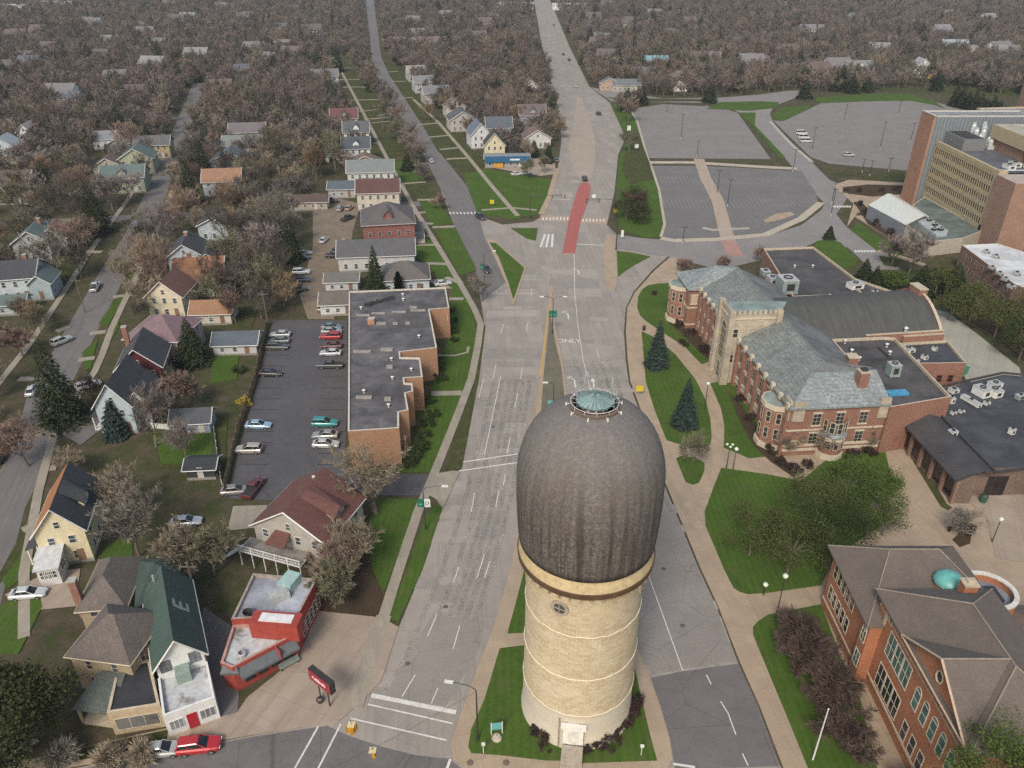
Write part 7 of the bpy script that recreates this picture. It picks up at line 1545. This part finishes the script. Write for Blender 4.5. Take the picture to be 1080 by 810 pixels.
for lab, px, hd, c, kd in [
  ('silver sedan parked on bare ground behind the grey house', (197,553), 8, (.46,.48,.5), 'sedan'), ('white sedan on the concrete drive beside the cream house', (31,629), 8, (.52,.55,.57), 'sedan'),
  ('bright red hatchback on the cross street in front', (211,790), 8, (.42,.012,.02), 'wagon'), ('silver sedan behind the red hatchback on the cross street', (171,794), 8, (.36,.38,.37), 'sedan'),
  ('white pickup parked on the west street', (101,305), 103, (.5,.53,.56), 'pickup'), ('blue car farther up the west street', (145,239), 103, (.12,.22,.36), 'wagon'), ('white sedan on the near left part of the west street', (35,414), 103, (.5,.52,.55), 'sedan'), ('black sedan cut by the left edge of the frame', (1,484), 103, (.02,.02,.022), 'sedan'), ('pale car in a drive off the west street', (66,362), 60, (.42,.43,.43), 'wagon'), ('white car in the drive of the pale blue gabled house', (94,409), 40, (.5,.52,.54), 'wagon'),
  ('black sports utility car turning at the island junction', (507,231), 300, (.025,.026,.03), 'wagon'), ('dark car under the bare tree on the upper street', (513,286), 290, (.035,.035,.037), 'sedan'), ('white car in the short drive by the pale blue cottage', (467,301), 20, (.55,.56,.57), 'sedan'), ('dark car driving far up the upper street', (425,117), 107, (.03,.03,.035), 'wagon'), ('white car parked behind the mauve tree on the upper street', (455,171), 107, (.5,.5,.52), 'sedan'),
  ('black car just above the red paver island', (616.5,190), 92, (.02,.02,.022), 'wagon'), ('dark car on the main road by the north lot corner', (631,121), 100, (.04,.04,.045), 'wagon'), ('dark car far up the main road, left lane', (594,58), 92, (.03,.03,.03), 'sedan'), ('dark car far up the main road, right lane', (600,64), 92, (.03,.03,.03), 'wagon'), ('white car on the main road beyond the lots', (607,92), 92, (.55,.55,.55), 'sedan'), ('white truck small on the far main road', (579,40), 92, (.6,.6,.6), 'van'), ('dark car farthest up the main road', (584,27), 92, (.04,.04,.04), 'sedan'), ('grey car waiting at the shop kerb on the main road', (587,170), 92, (.14,.15,.16), 'sedan'),
  ('white van at the end of the van row in the east lot', (845,142), 0, (.58,.6,.6), 'van'), ('white van second in the row in the east lot', (847.5,146.5), 0, (.58,.6,.6), 'van'), ('white van third in the row in the east lot', (850,150.5), 0, (.58,.6,.6), 'van'), ('silver car alone in the middle of the east lot', (895,165), 0, (.42,.44,.45), 'wagon'),
  ('white car parked left in front of the blue shop', (545,185), 20, (.55,.56,.57), 'sedan'), ('silver car parked right in front of the blue shop', (555,184), 20, (.36,.37,.38), 'sedan'), ('blue grey car at the right end of the shop forecourt', (578,169), 60, (.18,.22,.28), 'sedan'),
  ('white van in the gravel yard', (318,289), 5, (.52,.54,.55), 'wagon'), ('dark blue car beside the white van in the gravel yard', (319,297), 5, (.04,.05,.065), 'sedan'), ('dark green car in the gravel yard', (315,308), 30, (.03,.045,.03), 'wagon'), ('silver car at the edge of the gravel yard trees', (321,269), 20, (.34,.35,.36), 'sedan'), ('black car beside the silver car at the gravel yard trees', (319,274), 20, (.03,.03,.03), 'sedan'), ('white car facing the camera in the gravel yard', (342,255), 80, (.52,.53,.54), 'sedan'), ('black pickup in the gravel yard near the long grey roof', (354,272), 0, (.025,.026,.028), 'pickup'), ('dark car just behind the black pickup', (357,267), 0, (.045,.05,.055), 'sedan'), ('beige car against the long grey roof wall', (364,257), 85, (.3,.26,.22), 'sedan'), ('dark green pickup in front of the red brick house yard', (367,232), 60, (.025,.035,.028), 'pickup'), ('grey car in the upper gravel yard', (359,222), 85, (.26,.28,.3), 'wagon'), ('tan car in the upper gravel yard', (368.5,221), 80, (.32,.26,.22), 'sedan'), ('long dark car by the brown garage row', (349,214), 8, (.04,.045,.05), 'pickup'), ('tan car behind the white garages', (340,326), 85, (.32,.28,.25), 'sedan'), ('small dark red pickup at the lot corner', (268,518), 80, (.1,.02,.02), 'pickup'), ('grey car under the trees in the lower lot corner', (249,520), 10, (.22,.21,.2), 'sedan')]:
    car(lab, px, hd, c, kd, None if kd != 'van' else 'white vans')
# ================================================================ street furniture
M_pole = plain((.035,.037,.036),.5); M_galv = plain((.34,.35,.35),.45,.5); M_gsign = plain((.015,.13,.085),.5,var=.1); M_tsign = plain((.12,.36,.36),.5,var=.1); M_wsign = plain((.6,.62,.6),.5,var=.05); M_yel = plain((.55,.42,.02),.5,var=.1)
def height_for(X, Y, ty):
    lo, hi = .1, 60
    for _ in range(40):
        m_ = (lo+hi)/2
        if PX(X,Y,m_)[1] > ty: lo = m_
        else: hi = m_
    return lo
def lamp(base, H, arm, L, label, banners=(), both=False, grp=None, m=None):
    X, Y = G(*base); t = thing('street_lamp', label, 'street lamp', (X,Y,.12), 0, grp); m = m or M_pole
    MB().tube([(0,0,0),(0,0,.6),(0,0,H*.55),(0,0,H*.9)], [.16,.11,.09,.07], 8).build('pole', m, t)
    for s in ((1,-1) if both else (1,)):
        c, n = math.cos(arm)*s, math.sin(arm)*s
        pts = [(c*L*(1-math.cos(q))*.9, n*L*(1-math.cos(q))*.9, H*.9+(H*.1)*math.sin(q)) for q in [k*R(90)/6 for k in range(7)]]+[(c*L,n*L,H)]
        MB().tube(pts, .05, 6).build('arm', m, t); MB().obox(c*(L+.35), n*(L+.35), math.atan2(n,c), .95, .32, H-.1, H+.07).build('lamp_head', M_wsign, t)
    for (dx, z0, ww, hh, mt) in banners:
        b = MB().box(min(dx,0)+(.08 if dx > 0 else 0), -.03, z0, max(dx,0)-(.08 if dx < 0 else 0), .03, z0+hh).build('banner', mt, t)
        cx = dx/2
        if mt in (M_wsign,):
            pts = [(cx+.22*math.cos(2*math.pi*k/16), -.045, z0+hh*.5+.3*math.sin(2*math.pi*k/16)) for k in range(17)]; MB().tube(pts, .05, 4, cap=False).build('ring_emblem', M_gsign, b)
        elif mt is M_gsign: MB().box(cx-.25,-.05,z0+hh*.3,cx+.2,-.031,z0+hh*.42).build('emblem', M_tsign, b)
    return t
X, Y = G(449,559); lamp((449,559), 8.2, 0, 2.9, 'dark cobra head street lamp with green and white banners by the driveway', [(-.95,4.3,.9,1.5,M_gsign),(.95,4.3,.9,1.5,M_wsign)])
lamp((504,781), 9.0, R(170), 2.6, 'dark cobra head street lamp arching over the left road by the crosswalk')
lamp((583,446), 8.5, R(180), 1.2, 'median lamp with dark green and teal banners just behind the tower dome', [(-1.0,3.0,.9,1.7,M_tsign),(1.0,3.0,.9,1.7,M_gsign)])
lamp((582.5,352), 9.0, 0, 2.2, 'double armed median lamp with green banners farther up the median', [(-.95,4.0,.9,1.6,M_gsign),(.95,4.0,.9,1.6,M_gsign)], both=True)
lamp((511,300), 9.0, 0, 2.2, 'dark lamp with green banner on the verge beside the upper street', [(-.95,4.0,.9,1.6,M_gsign)])
def mast(base, ty, end, label, n=2):
    X, Y = G(*base); H = height_for(X,Y,ty); t = thing('traffic_signal_mast', label, 'traffic signal', (X,Y,.1)); 
    ex = G(end[0],end[1],H)[0]-X; MB().tube([(0,0,0),(0,0,H)], [.17,.11], 8).build('pole', M_pole, t); MB().tube([(0,0,H-.15),(ex,0,H)], [.1,.06], 6).build('mast_arm', M_pole, t)
    for k in range(n):
        x = ex*(.95-.35*k); s = MB().box(x-.17,-.15,H-1.05,x+.17,.12,H-.05).build('signal_head', plain((.03,.03,.028)), t)
        for j, cc in enumerate(((.25,.02,.02),(.3,.2,.02),(.02,.2,.08))): MB().add([(x+.11*math.cos(2*math.pi*q/10), -.16, H-.22-.3*j+.11*math.sin(2*math.pi*q/10)) for q in range(10)], [tuple(range(10))]).build('lens', plain(cc,.3), s)
    return t, ex, H
mast((559,231), 206, (598,207), 'green black signal mast reaching right over the main road', 2)
t, ex, H = mast((649.5,264), 210, (617,209), 'signal mast reaching left over the main road with a round white sign', 2)
pts = [(ex*.75+.55*math.cos(2*math.pi*k/20), -.05, H+.75+.55*math.sin(2*math.pi*k/20)) for k in range(20)]; MB().add(pts, [tuple(range(20))]).build('round_sign', M_wsign, t)
# hanging amber signals on a span wire at the front
P1 = Vector((*G(504,781), 8.2)); P2 = Vector((*G(330,880), 8.6)); ww = thing('span_wire', 'thin span wire carrying the amber signals over the front crossing', 'span wire', (0,0,0))
MB().tube([P1.lerp(P2,k/10)-Vector((0,0,.5*math.sin(math.pi*k/10))) for k in range(11)], .02, 4, cap=False).build('wire', M_pole, ww)
MB().tube([(P2.x,P2.y,0),(P2.x,P2.y,9)], [.17,.12], 8).build('pole', plain((.16,.13,.1)), ww)
def hang(px, h, label, four=False):
    X, Y = G(*px, h); t = thing('hanging_traffic_signal', label, 'traffic signal', (X,Y,h)); am = plain((.5,.27,.025),.45,var=.12)
    for k in range(4 if four else 1):
        a = k*math.pi/2+.3; c, n = math.cos(a)*.3*(four), math.sin(a)*.3*(four)
        hd = MB().obox(c, n, a, .3, .36, -.55, .55).build('signal_head', am, t)
        for j in range(3): MB().lathe([(.0,0),(.14,.0),(.15,.12)], 10).build('visor', am, hd, (c+math.cos(a)*.15, n+math.sin(a)*.15, .3-.33*j))
    MB().box(-.35,-.35,.551,.35,.35,.62).build('cap', plain((.6,.5,.3)), t); MB().tube([(0,0,.62),(0,0,1.25)], .03, 5).build('hanger', M_pole, t)
hang((371,768), 6.6, 'four way amber traffic signal hanging over the front crossing', True); hang((393.5,795), 6.6, 'single amber traffic signal hanging lowest in the frame')
# red and black pylon sign on two poles
X, Y = G(344,742); ps = thing('pylon_sign', 'red and black tilted pylon sign on two dark poles at the plaza corner', 'sign', (X,Y,.12), R(-38))
MB().tube([(-.9,0,0),(-.9,0,3.6)], .09, 6).build('pole', M_pole, ps); MB().tube([(.7,0,0),(.7,0,3.4)], .11, 6).build('pole', M_pole, ps)
m = MB().box(-1.9,-.35,3.1,1.9,.35,4.9); cb_ = m.build('sign_box', M_dark, ps); MB().box(-1.85,-.42,3.2,1.85,-.352,4.8).build('sign_face', plain((.26,.02,.035),.35,var=.1), cb_)
m = MB(); 
for k in range(11): m.box(-1.25+k*.22, -.45, 3.85+rnd.uniform(-.1,.06), -1.25+k*.22+rnd.uniform(.1,.215), -.423, 4.1+rnd.uniform(-.05,.2))
m.build('illegible_lettering', plain((.7,.55,.55)), cb_)
pl_ = thing('planter', 'dark round tub at the base of the pylon sign', 'planter', (*G(338,741),.12)); MB().lathe([(.3,0),(.45,.5),(.36,.52),(.3,.4)],12).build('tub', M_dark, pl_); MB().lathe([(.36,.44),(.1,.7)],9).build('soil', M_bark, pl_)
# information panel in the tower lot
X, Y = G(524,775); ip = thing('information_panel', 'white framed teal information panel standing on the tower lawn', 'sign', (X,Y,.15), R(8))
for s in (-1,1): MB().box(s*.62-.05,-.05,0,s*.62+.05,.05,2.0).build('post', M_wsign, ip)
MB().box(-.57,-.03,.8,.57,.03,1.9).build('panel', M_tsign, ip); rk = thing('boulder', 'round pale boulder below the information panel', 'boulder', (*G(524,780),.15)); MB().lathe([(.55,0),(.6,.2),(.4,.5),(.05,.6)],9).build('rock', plain((.4,.35,.28),.9,var=.3), rk)
for (px, lb) in (((510,795),'short white marker post at the lower lawn corner'),((676,797),'white floodlight post on the lawn right of the tower')):
    X, Y = G(*px); t = thing('marker_post', lb, 'post', (X,Y,.15)); MB().tube([(0,0,0),(0,0,1.4)], .05, 6).build('post', M_wsign, t); MB().box(-.2,-.12,1.4,.2,.12,1.65).build('post_head', M_wsign, t)
for (px, lb) in (((496,805),'dark manhole cover in the walk left of the tower lot'),((534,805),'dark manhole cover in the walk before the tower lot'),):
    X, Y = G(*px); t = tag(MB().lathe([(.01,.0),(.38,0),(.4,-.02)],16).build('manhole_cover', plain((.14,.1,.075),.8), None, (X,Y,.135)), lb, 'manhole cover')
# campus lamps
def campus_lamp(px, ty, label, heads=1):
    X, Y = G(*px); H = height_for(X,Y,ty); t = thing('campus_lamp', label, 'street lamp', (X,Y,.13)); MB().tube([(0,0,0),(0,0,.5),(0,0,H-.5)], [.13,.08,.06], 7).build('pole', M_pole, t)
    for k in range(heads):
        a = 2*math.pi*k/max(1,heads)+.4; r = 0 if heads == 1 else .5; c, n = r*math.cos(a), r*math.sin(a)
        if r: MB().tube([(0,0,H-.6),(c,n,H-.45)], .035, 5).build('arm', M_pole, t)
        MB().lathe([(.12,-.45),(.34,-.15),(.36,.05),(.2,.25),(.02,.3)] if heads == 1 else [(.08,-.3),(.22,-.1),(.22,.05),(.02,.2)], 12).build('globe', plain((.55,.6,.5),.3), t, (c,n,H))
campus_lamp((817,656), 608, 'campus lamp with one pale globe beside the old hall walk'); campus_lamp((766,494), 470, 'triple headed campus lamp at the fork of the walks', 3); campus_lamp((773,495), 474, 'slim campus lamp next to the triple headed one'); campus_lamp((743,432), 405, 'campus lamp on the curved lawn edge by the slate hall'); campus_lamp((1046,572), 548, 'campus lamp on the right hand lawn'); campus_lamp((805,628), 617, 'low globe light on the lawn beside the walk')
X, Y = G(857,802); fp = thing('flagpole', 'tall white pole leaning out of the crabapples by the old hall', 'flagpole', (X,Y,.15)); H = height_for(X,Y,749); MB().tube([(0,0,0),(0,0,H)], [.1,.06], 8).build('pole', M_wsign, fp); MB().lathe([(.02,-.1),(.1,0),(.02,.1)],8).build('finial', M_wsign, fp, (0,0,H+.05))
def lot_lamp(px, ty, grp='tall thin lamps in the parking lots', lab='tall thin lamp post in a campus parking lot'):
    X, Y = G(*px); H = height_for(X,Y,ty); t = thing('lot_lamp', lab, 'street lamp', (X,Y,.03), 0, grp); MB().tube([(0,0,0),(0,0,.9)], .22, 8).build('base', M_kerb, t); MB().tube([(0,0,.9),(0,0,H)], [.13,.09], 6).build('pole', M_pole, t); MB().box(-.9,-.15,H,.9,.15,H+.14).build('lamp_head', M_pole, t)
for px, ty in [((718,147),121),((703,120),105),((735,165),149),((745,113),101),((756,206),180),((720,258),240),((890,129),110),((947,122),107),((928,157),129),((856,160),135),((836,181),158),((937,181),167),((909,182),168),((877,215),188),((876,228),200),((767,218),190),((917,186),170),((960,150),130)]: lot_lamp(px, ty)
def sign_post(px, H, m, label, w=.75, h=.75, diamond=False, z=.13):
    X, Y = G(*px); t = thing('road_sign', label, 'sign', (X,Y,z)); MB().tube([(0,0,0),(0,0,H)], .035, 5).build('post', M_galv, t)
    q = [(-w/2,0),(0,-h/2),(w/2,0),(0,h/2)] if diamond else [(-w/2,-h/2),(w/2,-h/2),(w/2,h/2),(-w/2,h/2)]
    MB().add([(x,-.05,H-h/2+y) for x,y in q]+[(x,-.03,H-h/2+y) for x,y in q], [(0,1,2,3),(7,6,5,4),(0,4,5,1),(1,5,6,2),(2,6,7,3),(3,7,4,0)]).build('sign_plate', m, t)
sign_post((674,418), 2.3, M_yel, 'yellow warning sign on the tan walk right of the tower', 1.3, 1.3); sign_post((979,88), 5.0, M_yel, 'yellow sign far off beyond the east lot', 2.4, 2.4); sign_post((519,218), 2.2, M_yel, 'yellow sign on the north block lawn', 1.3, 1.3); sign_post((671,160), 3, M_wsign, 'white sign on the lawn beside the north lot', 1.6, 1.6); sign_post((663,140), 3, M_wsign, 'small white sign by the main road kerb', 1.6, 2.2); sign_post((656,252), 2.6, M_wsign, 'tall white sign at the campus road mouth', .8, 2.2); sign_post((649,228), 2.6, M_yel, 'yellow sign on the kerb below the evergreens', 1.2, 1.4)
lb_ = thing('litter_bin', 'black litter bin at the tip of the curved lawn', 'bin', (*G(679,349),.13)); MB().lathe([(.3,0),(.36,1.0),(.3,1.05)],12).build('bin_body', M_dark, lb_); MB().lathe([(.37,1.0),(.37,1.1),(.05,1.35)],12).build('lid', M_pole, lb_)
# wooden fence along the west edge of the lot
def fence(px, H, label, m, n=18):
    pts = GP(px); t = thing('wooden_fence', label, 'fence', (*pts[0],0)); o = Vector(pts[0])
    for a, b in zip(pts, pts[1:]):
        A, B = Vector(a)-o, Vector(b)-o; d = B-A; L = d.length; an = math.atan2(d.y,d.x); k = max(1,int(L/2.4)); mb = MB()
        for i in range(int(L/.16)):
            p = A+d*((i+.5)*.16/L); mb.obox(p.x,p.y,an,.145,.025,.05,H+.05*((i*7)%3))
        mb.build('board_panel', m, t)
        for i in range(k+1): p = A+d*(i/k); nx, ny = -math.sin(an)*.07, math.cos(an)*.07; MB().obox(p.x+nx,p.y+ny,an,.11,.11,0,H+.15).build('post', m, t)
M_fence = plain((.21,.16,.10),.9,var=.4,scale=.6)
fence([(282,342),(270,402),(252,455),(237,520)], 1.8, 'weathered tan board fence along the west edge of the lot', M_fence); fence([(160,452),(192,455)], 1.2, 'low white fence between the blue house and the shed', M_wsign); fence([(226,455),(234,512)], 1.0, 'thin white fence at the end of the back yard', M_wsign)
# utility poles
for px, H, lb in [((210,640),8,'weathered utility pole behind the green roofed house'),((283,345),9,'weathered utility pole at the north end of the lot'),((90,330),9,'weathered utility pole on the west street')]:
    X, Y = G(*px); t = thing('utility_pole', lb, 'utility pole', (X,Y,0)); MB().tube([(0,0,0),(0,0,H)], [.15,.1], 7).build('pole', M_bark, t); MB().box(-1.1,-.06,H-.9,1.1,.06,H-.76).build('crossarm', M_bark, t)
# air: one even, closed volume round the camera and everything built
hz = MB().box(-3700,-80,-1,3700,4300,CAM_H+2).mesh('haze', []); vm = bpy.data.materials.new('haze_air'); vm.use_nodes = True; vt = vm.node_tree; vt.nodes.remove(vt.nodes['Principled BSDF'])
pv2 = vt.nodes.new('ShaderNodeVolumePrincipled'); pv2.inputs['Density'].default_value = HAZE; pv2.inputs['Color'].default_value = (.8,.87,1,1); pv2.inputs['Anisotropy'].default_value = .2; vt.links.new(pv2.outputs[0], vt.nodes['Material Output'].inputs['Volume'])
hz.materials.append(vm); ho = link('haze', hz); ho['kind'] = 'stuff'; ho['label'] = 'thin pale haze over the whole neighbourhood'
# ================================================================ light, sky, air, camera
w = bpy.data.worlds.new('World'); scene.world = w; w.use_nodes = True
bg = w.node_tree.nodes['Background']; sky = w.node_tree.nodes.new('ShaderNodeTexSky'); sky.sky_type = 'NISHITA'; sky.sun_disc = False
SUN_EL, SUN_AZ = R(44), R(198)      # azimuth clockwise from +Y
sky.sun_elevation = SUN_EL; sky.sun_rotation = SUN_AZ; sky.air_density = 1.6; sky.dust_density = 4; sky.ozone_density = .6
w.node_tree.links.new(sky.outputs[0], bg.inputs[0]); bg.inputs[1].default_value = .1
sl = bpy.data.lights.new('sun', 'SUN'); sl.energy = 1.5; sl.angle = R(14); sl.color = (1,.94,.86)
so = bpy.data.objects.new('sun', sl); col.objects.link(so)
d = Vector((math.sin(SUN_AZ)*math.cos(SUN_EL), math.cos(SUN_AZ)*math.cos(SUN_EL), math.sin(SUN_EL)))
so.rotation_euler = d.to_track_quat('Z', 'Y').to_euler(); so.location = (0,0,200)
cam = bpy.data.cameras.new('camera'); cam.sensor_width = 36; cam.lens = 36*FPX/1080; cam.clip_end = 9000; cam.clip_start = .5
co = bpy.data.objects.new('camera', cam); col.objects.link(co); co.location = (0,0,CAM_H); co.rotation_euler = (R(60),0,0); scene.camera = co
scene.render.engine = 'CYCLES'
scene.view_settings.view_transform = 'Standard'; scene.view_settings.look = 'None'; scene.view_settings.gamma = 1; scene.view_settings.exposure = EXPO
scene.view_settings.use_curve_mapping = False
scene.cycles.max_bounces = 5; scene.cycles.diffuse_bounces = 2; scene.cycles.glossy_bounces = 2; scene.cycles.transmission_bounces = 2; scene.cycles.volume_bounces = 1; scene.cycles.transparent_max_bounces = 8
scene.cycles.use_denoising = False
try:
    scene.cycles.denoiser = 'OPENIMAGEDENOISE'; scene.cycles.denoising_input_passes = 'RGB_ALBEDO_NORMAL'; scene.cycles.denoising_prefilter = 'ACCURATE'
except Exception: pass
scene.cycles.use_adaptive_sampling = True; scene.cycles.adaptive_threshold = .004
